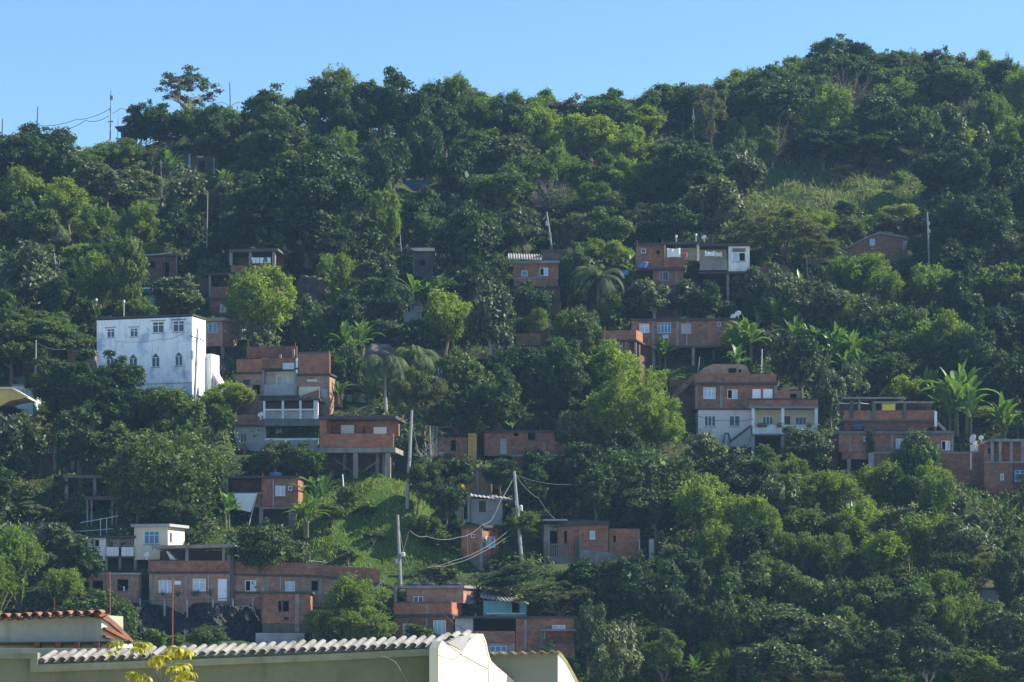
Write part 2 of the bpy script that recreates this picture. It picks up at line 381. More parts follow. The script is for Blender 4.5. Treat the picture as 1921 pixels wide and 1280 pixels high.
def crown_verts(kind, size, seed):
    rs = np.random.RandomState(seed * 17 + 3)
    # size S / M / L : leaf scale, number of lobes, number of leaves
    ls = {'S': 1.75, 'M': 1.0, 'L': .58}[size]; lk = {'S': .45, 'M': 1.0, 'L': 2.3}[size]; lc = {'S': .33, 'M': 1.0, 'L': 2.9}[size]
    rl = {'S': 1.25, 'M': 1.0, 'L': .72}[size]
    V = []
    if kind in ('dk', 'md', 'gy'):
        k = int(34 * lk); L, W, n = {'dk': (.115, .058, 11000), 'md': (.12, .060, 10500), 'gy': (.150, .080, 7000)}[kind]
        c, r = lobe_centres(rs, k, .10 * rl, .34 * rl, shell=.72, amp=.42)
        V.append(lobes_cloud(rs, c, r, int(n * lc), L * ls, W * ls, fuzz=.4 if kind != 'gy' else .5, up=.3, droop=.5 if kind != 'gy' else .2, squash=.85, under=.22))
        V.append(core(rs, 170, .60, .30))
    elif kind == 'yl':        # feathery, upright light sprays
        k = int(46 * lk); c, r = lobe_centres(rs, k, .13 * rl, .27 * rl, shell=.5)
        V.append(lobes_cloud(rs, c, r, int(11500 * lc), .105 * ls, .042 * ls, up=.2, droop=-.3, outw=.45, fuzz=.5, squash=1.25, under=.5))
        V.append(core(rs, 110, .55, .26))
    elif kind == 'bb':        # arching plumes
        cc = []; rr = []
        for i in range(int(13 * lk) + 3):
            an = rs.uniform(0, 6.28); reach = rs.uniform(.35, .85); top = rs.uniform(.55, 1.0)
            for t in np.linspace(.25, 1, 9):
                x = reach * t ** 1.6; z = -.9 + (top + .9) * math.sin(t * 1.9) / math.sin(1.57) * (1 if t < .82 else 1 - (t - .82) * 1.1)
                cc.append((math.cos(an) * x, math.sin(an) * x, z)); rr.append(.10 + .10 * math.sin(t * 2.6))
        c = np.array(cc); r = np.array(rr) * (.85 + .3 * rs.uniform(size=len(rr)))
        V.append(lobes_cloud(rs, c, r, int(12500 * lc), .12 * ls, .038 * ls, up=.1, droop=.9, outw=.5, fuzz=.5, squash=1.3, under=.7))
        V.append(core(rs, 60, .45, .22))
    elif kind == 'sp':
        c, r = lobe_centres(rs, int(70 * lk), .07, .15, flat=.95, low=-.45, shell=.45)
        V.append(lobes_cloud(rs, c, r, int(5200 * lc), .085 * ls, .05 * ls, up=.8, outw=.2, fuzz=.8, squash=.6, under=.8))
    elif kind in ('ol', 'sp'):   # open crown of flat pads
        k = int((30 if kind == 'ol' else 40) * lk); c, r = lobe_centres(rs, k, .13 * rl, .26 * rl, flat=.95, low=-.6, shell=.6)
        if kind == 'sp': c *= np.array([1, 1, .9])
        V.append(lobes_cloud(rs, c, r * (1 if kind == 'ol' else .8), int((9000 if kind == 'ol' else 6500) * lc), (.085 if kind == 'ol' else .105) * ls, (.04 if kind == 'ol' else .06) * ls, up=.9, outw=.2, fuzz=.7, squash=.5, under=.8))
        if kind == 'ol': V.append(core(rs, 45, .5, .2))
    elif kind == 'vn':        # hung all over with creepers: curtains falling from the lobes
        k = int(24 * lk); c, r = lobe_centres(rs, k, .18 * rl, .34 * rl, low=-.2)
        c2 = []; r2 = []
        for i in range(int(26 * lk)):
            an = rs.uniform(0, 6.28); q = rs.uniform(.6, .92); z0 = rs.uniform(-.1, .4); z1 = rs.uniform(-1.0, -.35)
            for z in np.arange(z1, z0, .11): c2.append((math.cos(an) * q + rs.normal() * .02, math.sin(an) * q + rs.normal() * .02, z)); r2.append(rs.uniform(.07, .13))
        c = np.vstack([c, np.array(c2)]); r = np.concatenate([r, np.array(r2)])
        V.append(lobes_cloud(rs, c, r, int(11500 * lc), .105 * ls, .068 * ls, up=.1, droop=.7, fuzz=.3, under=.6))
        V.append(core(rs, 220, .72, .28))
    return np.vstack(V)
_crowns = {}
def crown_mesh(kind, size, seed):
    k = (kind, size, seed)
    if k not in _crowns:
        _crowns[k] = npmesh('crown', crown_verts(kind, size, seed + {'S': 0, 'M': 40, 'L': 80}[size]), 4, MATS['leaf_' + {'sp': 'gy'}.get(kind, kind)])
    return _crowns[k]
# trunks: unit height (root to crown centre), unit crown radius handled by building a few proportions
_trunks = {}
def limb(mb, rs, p, d, ln, r, depth, spread=.6):
    pts = [p]; rr = [r]; q = p; dd = d
    n = 4
    for i in range(n):
        dd = (dd + Vector(rs.normal(size=3)) * .13).normalized(); q = q + dd * (ln / n); pts.append(q); rr.append(r * (1 - .5 * (i + 1) / n))
    mb.tube(pts, rr, 5 if depth > 0 else 3, cap=False)
    if depth > 0:
        for k in range(3 if depth > 1 else 3):
            a = Vector(rs.normal(size=3)); a = (a - dd * a.dot(dd)).normalized()
            t = rs.uniform(.45, 1.0); pp = pts[int(t * n)]
            limb(mb, rs, pp, (dd + a * spread * rs.uniform(.6, 1.3) + Vector((0, 0, .15))).normalized(), ln * rs.uniform(.55, .8), rr[int(t * n)] * .7, depth - 1, spread)
def trunk_mesh(style, seed):
    k = (style, seed)
    if k not in _trunks:
        mb = MB(); rs = np.random.RandomState(seed + 50)
        if style == 'multi':          # a clump of thin canes
            for i in range(9):
                a = rs.uniform(0, 6.28); b = rs.uniform(.1, .45)
                mb.tube([(math.cos(a) * b * t ** 1.5, math.sin(a) * b * t ** 1.5, t * 1.1) for t in np.linspace(0, 1, 6)], [.022 * (1 - .5 * t) for t in np.linspace(0, 1, 6)], 4, cap=False)
        else:
            lean = rs.uniform(-.1, .1); pts = [(lean * t * (1 - t) * 2, .04 * math.sin(t * 5 + seed), t * .72) for t in np.linspace(0, 1, 7)]
            mb.tube(pts, [.085 - .045 * t for t in np.linspace(0, 1, 7)], 7, cap=False)
            for i in range(6):
                t = rs.uniform(.55, 1); p = Vector((lean * t * (1 - t) * 2, .04 * math.sin(t * 5 + seed), t * .72))
                a = 6.28 * i / 6 + rs.uniform(-.4, .4); limb(mb, rs, p, Vector((math.cos(a), math.sin(a), rs.uniform(.5, 1.3))).normalized(), rs.uniform(.3, .5), .032, 1)
        me = bpy.data.meshes.new('trunk'); me.from_pydata(mb.v, [], mb.f); me.materials.append(MATS['bark_pale' if style == 'pale' else 'stem_green' if style == 'multi' else 'bark'])
        _trunks[k] = me
    return _trunks[k]
TRUNK_H = {'dk': 1.6, 'md': 1.6, 'gy': 1.5, 'yl': 1.4, 'bb': .2, 'ol': 2.2, 'sp': 2.6, 'vn': .2}
KINDW = {'dk': 'dense dark green', 'md': 'mid green bushy', 'gy': 'grey green large leaved', 'yl': 'bright yellow green feathery', 'bb': 'plumed light green',
         'ol': 'open olive green', 'sp': 'sparse flat topped', 'vn': 'creeper hung dark green'}
TREES = []         # (object, u, v, ru, rv, kind)
tcount = 0
def tree(u, v, ru, rv, kind, trunk=None, style=None, label=None, name=None, cat=None, dy=0, seed=None):
    global tcount
    tcount += 1; rs = random.Random(tcount * 31 + 5)
    x, y, z, g = P(u, v, 0); rvm = rv * y / F; th = TRUNK_H[kind] if trunk is None else trunk
    small = max(ru, rv) < 36
    h = rvm * .92 + th * (.4 if small else 1)
    x, y, z, g = P(u, v, h)
    if dy:
        y += dy; x = (u - 960) / F * y; z = (VH - v) / F * y; g = float(H(x, y))
    g = min(g, z - rvm * .3) - .6
    rx = ru * y / F * 1.06; rz = rv * y / F * rs.uniform(.95, 1.2)
    big = max(ru, rv); sz = 'S' if big < 31 else 'M' if big < 76 else 'L'
    o = empty(name or ('bush' if small else 'bamboo_clump' if kind == 'bb' else 'tree'), (x, y, g), rs.uniform(0, 6.28))
    sd_ = (tcount if seed is None else seed) % 4; o.rotation_euler[0] = rs.uniform(-.2, .2) * (0 if z - g > 7 else 1)
    cr = link(bpy.data.objects.new('crown', crown_mesh(kind, sz, sd_))); cr.parent = o
    # the spin is on the root; keep the radii near round so a spin does not matter
    cr.location = (0, 0, z - g); cr.scale = (rx, rx * rs.uniform(.85, 1.1), rz)
    st = style or ('multi' if kind == 'bb' else 'pale' if kind in ('sp', 'gy') and rs.random() < .5 else 'std')
    tk = link(bpy.data.objects.new('trunk', trunk_mesh(st, tcount % 3))); tk.parent = o
    tk.scale = (rx, rx, z - g)
    if st == 'multi' : tk.scale = (rx * 1.6, rx * 1.6, z - g)
    tag(o, label, cat or ('bush' if small else 'bamboo' if kind == 'bb' else 'tree'))
    TREES.append((o, u, v, ru, rv, kind, label))
    return o
def dead_tree(u, v, ru, rv, label, h=1.5, mat='twig', n=26, seed=1):
    x, y, z, g = P(u, v, rv * 1.0 / 18 + h); rs = np.random.RandomState(seed)
    R = ru * y / F; Z = rv * y / F; o = empty('bare_tree', (x, y, g))
    mb = MB(); mb.tube([(x, y, g - .2), (x + .1, y, (g + z) / 2), (x, y, z - Z * .7)], [.16, .12, .1], 6)
    mb.build('trunk', MATS['bark_pale'], o)
    mb = MB()
    for i in range(n):
        a = rs.uniform(0, 6.28); el = rs.uniform(.25, 1.4)
        limb(mb, rs, Vector((x, y, z - Z * rs.uniform(.4, .9))), Vector((math.cos(a) * math.cos(el) * R / max(R, Z), math.sin(a) * math.cos(el), math.sin(el) * Z / max(R, Z) + .2)).normalized(), max(R, Z) * rs.uniform(.6, 1.0), .05, 2, .5)
    mb.build('branches', MATS[mat], o); tag(o, label, 'tree'); return o
# ---- banana plant, palm
def banana_proto(seed):
    rs = np.random.RandomState(seed); st = MB(); lf = MB()
    nst = 2 if seed % 2 else 3
    for q in range(nst):
        bx, by = rs.normal(size=2) * .35; hh = rs.uniform(1.1, 1.7)
        st.tube([(bx, by, 0), (bx * 1.1, by * 1.1, hh)], [.11, .065], 6)
        nl = 11
        for i in range(nl):
            a = 6.28 * i / nl + rs.uniform(-.5, .5); L = rs.uniform(1.5, 2.6); el = rs.uniform(.5, 1.5); W = rs.uniform(.19, .27)
            hd = Vector((math.cos(a), math.sin(a), 0)); sd2 = Vector((-math.sin(a), math.cos(a), 0)); p = Vector((bx, by, hh)); e = el; prev = None
            m = 9; mid = []
            for j in range(m + 1):
                t = j / m; mid.append((p.copy(), e)); p = p + (hd * math.cos(e) + Vector((0, 0, math.sin(e)))) * (L / m); e -= (.03 + .30 * t) * (1.5 - el * .75)
            for j in range(m + 1):
                t = j / m; p, e = mid[j]; w_ = W * (math.sin(min(1, t * 1.35 + .0) * math.pi * .5) if t < .7 else math.cos((t - .7) / .3 * 1.45)) if t > .14 else .02
                jag = rs.uniform(.75, 1.05); up = Vector((0, 0, 1)) * (w_ * .35) - hd * 0
                row = (p + sd2 * w_ * jag + up, p, p - sd2 * w_ * rs.uniform(.75, 1.05) + up)
                if prev:
                    lf.quad(prev[0], row[0], row[1], prev[1]); lf.quad(prev[1], row[1], row[2], prev[2])
                prev = row
    a = bpy.data.meshes.new('stem'); a.from_pydata(st.v, [], st.f); a.materials.append(MATS['stem_green'])
    b = bpy.data.meshes.new('leaves'); b.from_pydata(lf.v, [], lf.f); b.materials.append(MATS['leaf_banana']); return a, b
_ban = [banana_proto(s) for s in (1, 2, 3, 4)]
BANANAS = []
def banana(u, v, s=1.0, label=None, hoff=None):
    """u,v: where the leaves spring from"""
    i = len(BANANAS); s = s * 1.08; h = 1.7 * s + .5 if hoff is None else hoff
    x, y, z, g = P(u, v, h); g = z - 1.4 * s if hoff is None else g
    o = empty('banana_plant', (x, y, g - .1), rnd.uniform(0, 6.28)); k = i % 4
    for nm, me in (('stem', _ban[k][0]), ('leaves', _ban[k][1])):
        c = link(bpy.data.objects.new(nm, me)); c.parent = o; c.scale = (s, s, s)
    tag(o, label, 'banana plant'); BANANAS.append((o, u, v, label)); return o
def palm(u, v, r, trunk, label, nf=18, droop=1.0, mat='leaf_palm', seed=0, name='palm_tree', upright=.9):
    x, y, z, g = P(u, v, trunk); R = r * y / F; rs = np.random.RandomState(seed + 9)
    o = empty(name, (x, y, g)); st = MB()
    st.tube([(x + .15, y, g - .2), (x, y, (g + z) / 2), (x, y, z)], [.20, .15, .13], 8); st.build('trunk', MATS['bark_pale'], o)
    V = []
    for i in range(nf):
        a = 6.28 * i / nf + rs.uniform(-.25, .25); e = rs.uniform(-.2, 1.35) * upright; hd = np.array([math.cos(a), math.sin(a), 0]); p = np.array([x, y, z]); m = 30
        for j in range(m):
            t = j / m; d = hd * math.cos(e) + np.array([0, 0, math.sin(e)]); q = p + d * R * 1.25 / m
            side = np.cross(d, [0, 0, 1.0]); side /= max(np.linalg.norm(side), 1e-6); wl = R * .36 * math.sin(math.pi * min(1, t * .9 + .12)) ** .6
            for sg in (-1, 1):
                tipd = side * sg * .8 + d * .55 + np.array([0, 0, -.45 * droop + rs.uniform(-.15, .15)]); tipd /= np.linalg.norm(tipd); b = d * R * .019
                V += [p - b, p + b, p + tipd * wl + b * .2, p + tipd * wl - b * .2]
            p = q; e -= .055 * (1 + 1.2 * t) * droop
    me = npmesh('fronds', np.array(V) - np.array([x, y, g]), 4, MATS[mat]); c = link(bpy.data.objects.new('fronds', me)); c.parent = o
    tag(o, label, 'palm'); return o
# ------------------------------------------------------------------ houses
_eps = [0]
class House:
    """u,v: photo pixel of the foot of the front wall; rot (degrees): the front turned about that foot"""
    def __init__(s, name, label, cat, u, v, rot=0, lm=None, y=None, group=None, hh=0.0):
        x, yy, z, g = P(u, v, hh)
        if y is not None: x, yy, z = (u - 960) / F * y, y, (VH - v) / F * y
        s.P = Vector((x, yy, z)); s.t = R_(rot); s.d = Vector((math.cos(s.t), math.sin(s.t), 0)); s.n = Vector((math.sin(s.t), -math.cos(s.t), 0))
        s.root = empty(name, (x, yy, z)); tag(s.root, label, cat, group); s.y = yy; s.lm = lm; s.rects = []; s.z = z
    def loc(s, u, v, off=0.0):
        a, c = (u - 960) / F, (VH - v) / F; t = (s.P.x * s.n.x + s.P.y * s.n.y + off) / (a * s.n.x + s.n.y)
        return (a * t - s.P.x) * s.d.x + (t - s.P.y) * s.d.y, c * t
    def pt(s, u, v, off=0.0):
        q, z = s.loc(u, v, off); b = s.P + s.d * q + s.n * off; return Vector((b.x, b.y, z))
    def rect(s, u0, v0, u1, v1, off=0.0):
        um, vm = (u0 + u1) / 2, (v0 + v1) / 2
        return s.loc(u0, vm, off)[0], s.loc(u1, vm, off)[0], s.loc(um, v1, off)[1], s.loc(um, v0, off)[1]
    def org(s, q, off, z):
        b = s.P + s.d * q + s.n * off; return Vector((b.x, b.y, z))
    def prot(s, u0, v0, u1, v1):
        PROT.append((u0, v0, u1, v1, s.y)); s.rects.append((u0, v0, u1, v1))
    def panel(s, mb, O, X, Nn, W, Hh, holes, th=.16):
        """wall face O + X*a + Z*b with rectangular holes and their reveals; Nn outward"""
        Z = Vector((0, 0, 1)); xs = sorted({0, W, *[min(max(t, 0), W) for h in holes for t in (h[0], h[1])]}); zs = sorted({0, Hh, *[min(max(t, 0), Hh) for h in holes for t in (h[2], h[3])]})
        for i in range(len(xs) - 1):
            for j in range(len(zs) - 1):
                cx, cz = (xs[i] + xs[i + 1]) / 2, (zs[j] + zs[j + 1]) / 2
                if xs[i + 1] - xs[i] < 1e-5 or zs[j + 1] - zs[j] < 1e-5: continue
                if any(h[0] < cx < h[1] and h[2] < cz < h[3] for h in holes): continue
                mb.quad(O + X * xs[i] + Z * zs[j], O + X * xs[i + 1] + Z * zs[j], O + X * xs[i + 1] + Z * zs[j + 1], O + X * xs[i] + Z * zs[j + 1])
        I = -Nn * th
        for a0, a1, b0, b1 in [(h[0], h[1], h[2], h[3]) for h in holes]:
            c = [O + X * a0 + Z * b0, O + X * a1 + Z * b0, O + X * a1 + Z * b1, O + X * a0 + Z * b1]
            for k in range(4): mb.quad(c[k], c[(k + 1) % 4], c[(k + 1) % 4] + I, c[k] + I)
    def wall(s, u0, v0, u1, v1, dep=5, mat='brick', name='wall', off=0.0, wins=(), rwins=(), lwins=(), down=0.0, ru=None, label=None, topdrop=0, prot=True):
        """box wall whose front face fills the picture rectangle. wins: (u0,v0,u1,v1,kind). rwins the same on the right flank."""
        _eps[0] += 1; e = (_eps[0] % 7) * .002
        a0, a1, z0, z1 = s.rect(u0, v0, u1, v1, off); z0 -= down; a0 += e; a1 -= e; z1 -= e
        off2 = off - e
        if prot: s.prot(u0, v0, u1, v1)
        mb = MB(); X, Nn = s.d, s.n; B = -Nn
        O = s.org(a0, off2, z0); W = a1 - a0; Hh = z1 - z0; holes = []
        for w_ in wins:
            h0, h1, g0, g1 = s.rect(w_[0], w_[1], w_[2], w_[3], off); holes.append((max(h0 - a0, .02), min(h1 - a0, W - .02), max(g0 - z0, .02), min(g1 - z0, Hh - .02), w_[4]))
        s.panel(mb, O, X, Nn, W, Hh, holes)
        Q = O + X * W; rh = []
        def side(u, v):        # picture point on the right / left flank plane
            a, c = (u - 960) / F, (VH - v) / F; t = (Q.x * X.x + Q.y * X.y) / (a * X.x + X.y); return (Vector((a * t, t, 0)) - Vector((Q.x, Q.y, 0))).dot(B), c * t
        for w_ in rwins:
            p0, q0 = side(w_[0], w_[3]); p1, q1 = side(w_[2], w_[1]); rh.append((min(p0, p1), max(p0, p1), min(q0, q1) - z0, max(q0, q1) - z0, w_[4]))
        rh = [(max(.05, h[0]), min(dep - .05, h[1]), max(.02, h[2]), min(Hh - .02, h[3]), h[4]) for h in rh if h[0] < dep]
        s.panel(mb, Q, B, X, dep, Hh, rh)
        Z = Vector((0, 0, Hh)); D = B * dep
        mb.quad(O + X * W + D, O + D, O + D + Z, O + X * W + D + Z); mb.quad(O + D, O, O + Z, O + D + Z)
        mb.quad(O + Z, O + X * W + Z, O + X * W + D + Z, O + D + Z); mb.quad(O, O + D, O + X * W + D, O + X * W)
        w = mb.build(name, MATS[mat], s.root, label)
        for h in holes: s.window(O, X, Nn, h)
        for h in rh: s.window(Q, B, X, h)
        return w
    def window(s, O, X, Nn, h):
        a0, a1, b0, b1, kind = h; Z = Vector((0, 0, 1)); W = a1 - a0; Hh = b1 - b0
        if kind == 'o':
            return
        global _wn; _wn = globals().get('_wn', 0) + 1
        fr = {'b': 'frame_blue'}.get(kind[0], 'frame_white'); gm = {'w': 'glass', 'b': 'glass_blue', 'p': 'glass_pale', 't': 'teal_wall', 'h': 'glass_pale', 'k': 'curtain'}.get(kind[0], 'glass')
        if kind[0] == 'w': gm = ('glass', 'curtain', 'glass', 'glass_blue', 'glass', 'glass_pale')[_wn * 5 % 7 % 6]
        if kind[0] == 'w' and _wn % 5 == 2: fr = 'gear'
        def pan(mb, x0, x1, z0, z1, dpt, th): mb.box(O + X * (a0 + x0) + Z * (b0 + z0) - Nn * (dpt + th), X, Nn, Z, x1 - x0, th, z1 - z0)
        f = .055
        if kind[0] in 'sd':          # closed white shutter / door leaf
            mb = MB(); pan(mb, .03, W - .03, .03, Hh - .03, .07, .05)
            n = 4
            for i in range(1, n): pan(mb, .05, W - .05, Hh * i / n - .02, Hh * i / n + .02, .055, .014)
            pan(mb, .0, .04, 0, Hh, .03, .08); pan(mb, W - .04, W, 0, Hh, .03, .08); pan(mb, .04, W - .04, Hh - .04, Hh, .03, .08)
            if kind[0] == 'd':
                o = mb.build('door', MATS['shutter' if kind == 'd' else {'dk': 'dark_wood', 'dg': 'grey_plaster'}[kind]], s.root)
                hb = MB(); pan(hb, W - .16, W - .11, Hh * .45, Hh * .52, .0, .04); hb.build('handle', MATS['gear'], o)
            else: mb.build('shutter', MATS['shutter'], s.root)
            return
        mb = MB()
        pan(mb, 0, f, 0, Hh, .02, .10); pan(mb, W - f, W, 0, Hh, .02, .10); pan(mb, f, W - f, 0, f, .02, .10); pan(mb, f, W - f, Hh - f, Hh, .02, .10)
        ndiv = int(kind[1]) if len(kind) > 1 and kind[1].isdigit() else 2; tr = 'T' in kind
        top = Hh - f
        if tr: top = Hh * .70; pan(mb, f, W - f, top - .03, top + .03, .035, .07)
        for i in range(1, ndiv): pan(mb, W * i / ndiv - .035, W * i / ndiv + .035, f, (top - .03 if tr else Hh - f), .035, .07)
        if tr:
            for i in range(1, ndiv): pan(mb, W * i / ndiv - .035, W * i / ndiv + .035, top + .03, Hh - f, .035, .07)
        w = mb.build('window', MATS[fr], s.root)
        pn = MB()
        if kind[0] == 'h':           # half of it slid open onto the dark room
            pan(pn, f, W / 2, f, Hh - f, .07, .015) if 'L' in kind else pan(pn, W / 2, W - f, f, Hh - f, .07, .015)
        else: pan(pn, f, W - f, f, Hh - f, .075, .015)
        pn.build('pane', MATS[gm], w)
        sl = MB(); sl.box(O + X * (a0 - .06) + Z * (b0 - .07) - Nn * .10, X, Nn, Z, W + .12, .17, .065); sl.build('sill', MATS['concrete'], w)
    def slab(s, u0, v0, u1, v1, dep=5, mat='concrete', name='roof', off=.15, over=0.0, label=None, u1b=None):
        a0, a1, z0, z1 = s.rect(u0, v0, u1, v1, off); _eps[0] += 1; e = (_eps[0] % 7) * .002
        mb = MB(); mb.box(s.org(a0 - over, off + e, z0 - e), s.d, -s.n, (0, 0, 1), a1 - a0 + 2 * over, dep, max(z1 - z0, .06)); return mb.build(name, MATS[mat], s.root, label)
    def post(s, u, v0, v1, w=.22, mat='concrete', off=0.0, name='column', down=0.0, back=0.0):
        q, z1 = s.loc(u, v0, off); _, z0 = s.loc(u, v1, off); mb = MB(); _eps[0] += 1; e = (_eps[0] % 7) * .002
        mb.box(s.org(q - w / 2, off - back + e, z0 - down), s.d, -s.n, (0, 0, 1), w, w, z1 - z0 + down); return mb.build(name, MATS[mat], s.root)
    def strip(s, u0, v0, u1, v1, th=.05, mat='concrete', name='beam', off=.03):
        """thin trim standing proud of the wall"""
        a0, a1, z0, z1 = s.rect(u0, v0, u1, v1, 0); mb = MB(); mb.box(s.org(a0, off, z0), s.d, -s.n, (0, 0, 1), a1 - a0, th, z1 - z0); return mb.build(name, MATS[mat], s.root)
    def prism(s, pts, dep=.2, mat='brick', off=0.0, name='wall', label=None):
        """picture polygon (clockwise or not) on the front plane, extruded back"""
        fr = [s.pt(u, v, off) for u, v in pts]; B = -s.n * dep; mb = MB(); mb.poly(fr); mb.poly([p + B for p in reversed(fr)])
        for i in range(len(fr)):
            a, b = fr[i], fr[(i + 1) % len(fr)]; mb.quad(a, a + B, b + B, b)
        return mb.build(name, MATS[mat], s.root, label)
    def recess(s, u0, v0, u1, v1, dep=1.6, mat='brick_dark', off=0.0, wins=(), name='recessed_wall'):  # default darker brick paints shade into the back wall
        """open gallery: back wall, with its own windows, dep metres behind"""
        o2 = off - dep; a0, a1, z0, z1 = s.rect(u0, v0, u1, v1, off); mb = MB(); holes = []; O = s.org(a0, o2, z0); 
        for w_ in wins:
            h0, h1, g0, g1 = s.rect(w_[0], w_[1], w_[2], w_[3], o2); holes.append((max(h0 - a0, .02), min(h1 - a0, a1 - a0 - .02), max(.02, g0 - z0), min(z1 - z0 - .02, g1 - z0), w_[4]))
        s.panel(mb, O, s.d, s.n, a1 - a0, z1 - z0, holes)
        mb.box(s.org(a0, o2 - .9, z0), s.d, s.n, (0, 0, 1), a1 - a0, .6, z1 - z0)
        mb.build(name, MATS[mat], s.root); s.prot(u0, v0, u1, v1)
        for h in holes: s.window(O, s.d, s.n, h)
    def done(s):
        if s.rects and 'brick' in s.root.name and s.y > 180:
            r = min(s.rects, key=lambda q: q[1]); k = int(r[0] + r[1])
            if k % 3: 
                for q_ in (r[0] + 2, r[0] + 3.4, r[2] - 2, r[2] - 3.2):
                    m = MB(); m.tube([s.pt(q_, r[1] + 2, -.1), s.pt(q_ + .4 * ((k + int(q_)) % 3 - 1), r[1] - 7 - (k + int(q_)) % 4, -.1)], .02, 4)
                    m.build('rebar', MATS['rust'], s.root)
            m = MB(); r = max(s.rects, key=lambda q: (q[2] - q[0]) * (q[3] - q[1])); u_ = r[0] + (r[2] - r[0]) * (.22 + .1 * (k % 6)); m.tube([s.pt(u_, r[1] + 1, .05), s.pt(u_, r[3], .05)], .035, 6); m.build('drain_pipe', MATS['gear' if k % 2 else 'concrete'], s.root)
        if s.lm and s.rects:
            LAND.append(((min(r[0] for r in s.rects) + max(r[2] for r in s.rects)) / 2, (min(r[1] for r in s.rects) + max(r[3] for r in s.rects)) / 2, s.lm))
def corrugated(name, p00, p10, p11, p01, ribs, amp, mat, parent, th=.03, smooth=True):
    """sheet over 4 corners (front-left, front-right, back-right, back-left), ribs run front to back"""
    p00, p10, p11, p01 = map(Vector, (p00, p10, p11, p01)); mb = MB(); n = ribs * 6; nn = (p10 - p00).cross(p01 - p00).normalized(); rows = []
    if nn.z < 0: nn = -nn
    for k, lift in ((0, 0), (1, -th)):
        for j in range(2):
            for i in range(n + 1):
                t = i / n; a = (p00 if j == 0 else p01).lerp(p10 if j == 0 else p11, t); mb.v.append(tuple(a + nn * (amp * math.sin(t * ribs * 2 * math.pi) + lift)))
    m = n + 1
    for i in range(n):
        mb.f.append((i, i + 1, m + i + 1, m + i)); mb.f.append((2 * m + i, 3 * m + i, 3 * m + i + 1, 2 * m + i + 1)); mb.f.append((i, 2 * m + i, 2 * m + i + 1, i + 1)); mb.f.append((m + i, m + i + 1, 3 * m + i + 1, 3 * m + i))
    mb.f.append((0, m, 3 * m, 2 * m)); mb.f.append((n, 2 * m + n, 3 * m + n, m + n))
    return mb.build(name, MATS[mat], parent, smooth=smooth)
# ---- small things
def tank(u, vtop, vbot, y, wpx, label, mat='tank_blue', lid='tank_dark', group='water tanks on roofs'):
    p = at(u, vbot, y); r = wpx / 2 * y / F; h = (vbot - vtop) * y / F; o = empty('water_tank', p); tag(o, label, 'water tank', group)
    b = MB(); b.lathe(p, [(0, 0), (r * .82, 0), (r * .9, h * .1), (r, h * .66), (r * 1.04, h * .68), (r * 1.04, h * .72), (r * .99, h * .72)], 20); b.build('body', MATS[mat], o, smooth=False)
    b = MB(); b.lathe(p, [(r * 1.02, h * .725), (r * 1.0, h * .78), (r * .62, h * .9), (r * .3, h * .92), (r * .28, h), (0, h)], 20); b.build('lid', MATS[lid], o)
def dish(u, v, y, rpx, label, ax=(-.3, -.8, .5), foot=None):
    p = at(u, v, y); r = rpx * y / F; o = empty('satellite_dish', p); tag(o, label, 'satellite dish'); A = Vector(ax).normalized()
    b = MB(); b.lathe(p, [(0, 0), (r * .4, r * .04), (r * .75, r * .14), (r, r * .26), (r * 1.0, r * .31), (r * .73, r * .19), (r * .4, r * .09), (0, r * .05)], 18, A); b.build('bowl', MATS['dish'], o, smooth=True)
    b = MB(); e = p + A * r * 1.1 + Vector((0, 0, -r * .2)); b.tube([p + A * .03 - Vector((0, 0, r * .9)), e], .012 + r * .02, 5); b.tube([e, e - A * .1], .05, 6); b.build('feed_arm', MATS['gear'], o)
    f = p - Vector((0, 0, r * 1.5 if foot is None else foot)); b = MB(); b.tube([p - A * .02, p - A * r * .3, f - A * r * .3], .03, 6); b.build('mast', MATS['gear'], o)
def utility_pole(ut, vt, ub, vb, label, hb=0.0, w=.16, mat='pole', boxes=(), arms=(), lm=None, y=None, name='utility_pole', boxmat='gear'):
    """top and foot in the picture; the foot stands on ground hb metres under the visible end"""
    x, yy, z, g = P(ub, vb, hb)
    if y is not None: yy = y; x, z = (ub - 960) / F * y, (VH - vb) / F * y; g = float(H(x, y))
    b = Vector((x, yy, z)); t = at(ut, vt, yy); d = (t - b); gz = min(g, z) - .2; bb = b + d * ((gz - b.z) / d.z)
    o = empty(name, bb); tag(o, label, 'pole'); m = MB(); m.tube([bb, t], [w * .50, w * .34], 8); m.build('shaft', MATS[mat], o)
    for (du, v, hu, hv) in boxes:
        c = at(0, 0, yy); k = (v - vb) / (vt - vb); q = b.lerp(t, k); s = yy / F; cx = q.x + du * s
        if hu >= 3:
            m = MB(); m.lathe((cx, yy - .22, q.z - hv * s), [(0, 0), (hu * s, 0), (hu * s, 2 * hv * s), (hu * s * .7, 2 * hv * s + .06), (0, 2 * hv * s + .08)], 12); m.build('transformer', MATS[boxmat], o)
        else:
            m = MB(); m.aabb(cx - hu * s, yy - .3, q.z - hv * s, cx + hu * s, yy - .1, q.z + hv * s); m.build('box', MATS[boxmat], o)
    for (v, hw, tilt) in arms:
        k = (v - vb) / (vt - vb); q = b.lerp(t, k); s = yy / F; m = MB(); m.tube([(q.x - hw * s, yy - .15, q.z - tilt * s), (q.x + hw * s, yy - .15, q.z + tilt * s)], .055, 6); a = m.build('crossarm', MATS['pole_wood'], o)
        for e in (-.9, 0.5, .9):
            m = MB(); m.lathe((q.x + e * hw * s, yy - .15, q.z + tilt * e * s + .05), [(0, 0), (.04, 0), (.05, .06), (.03, .14), (0, .15)], 8); m.build('insulator', MATS['gear'], a)
    if lm: LAND.append(((ut + ub) / 2, (vt + vb) / 2, lm))
    return o, yy
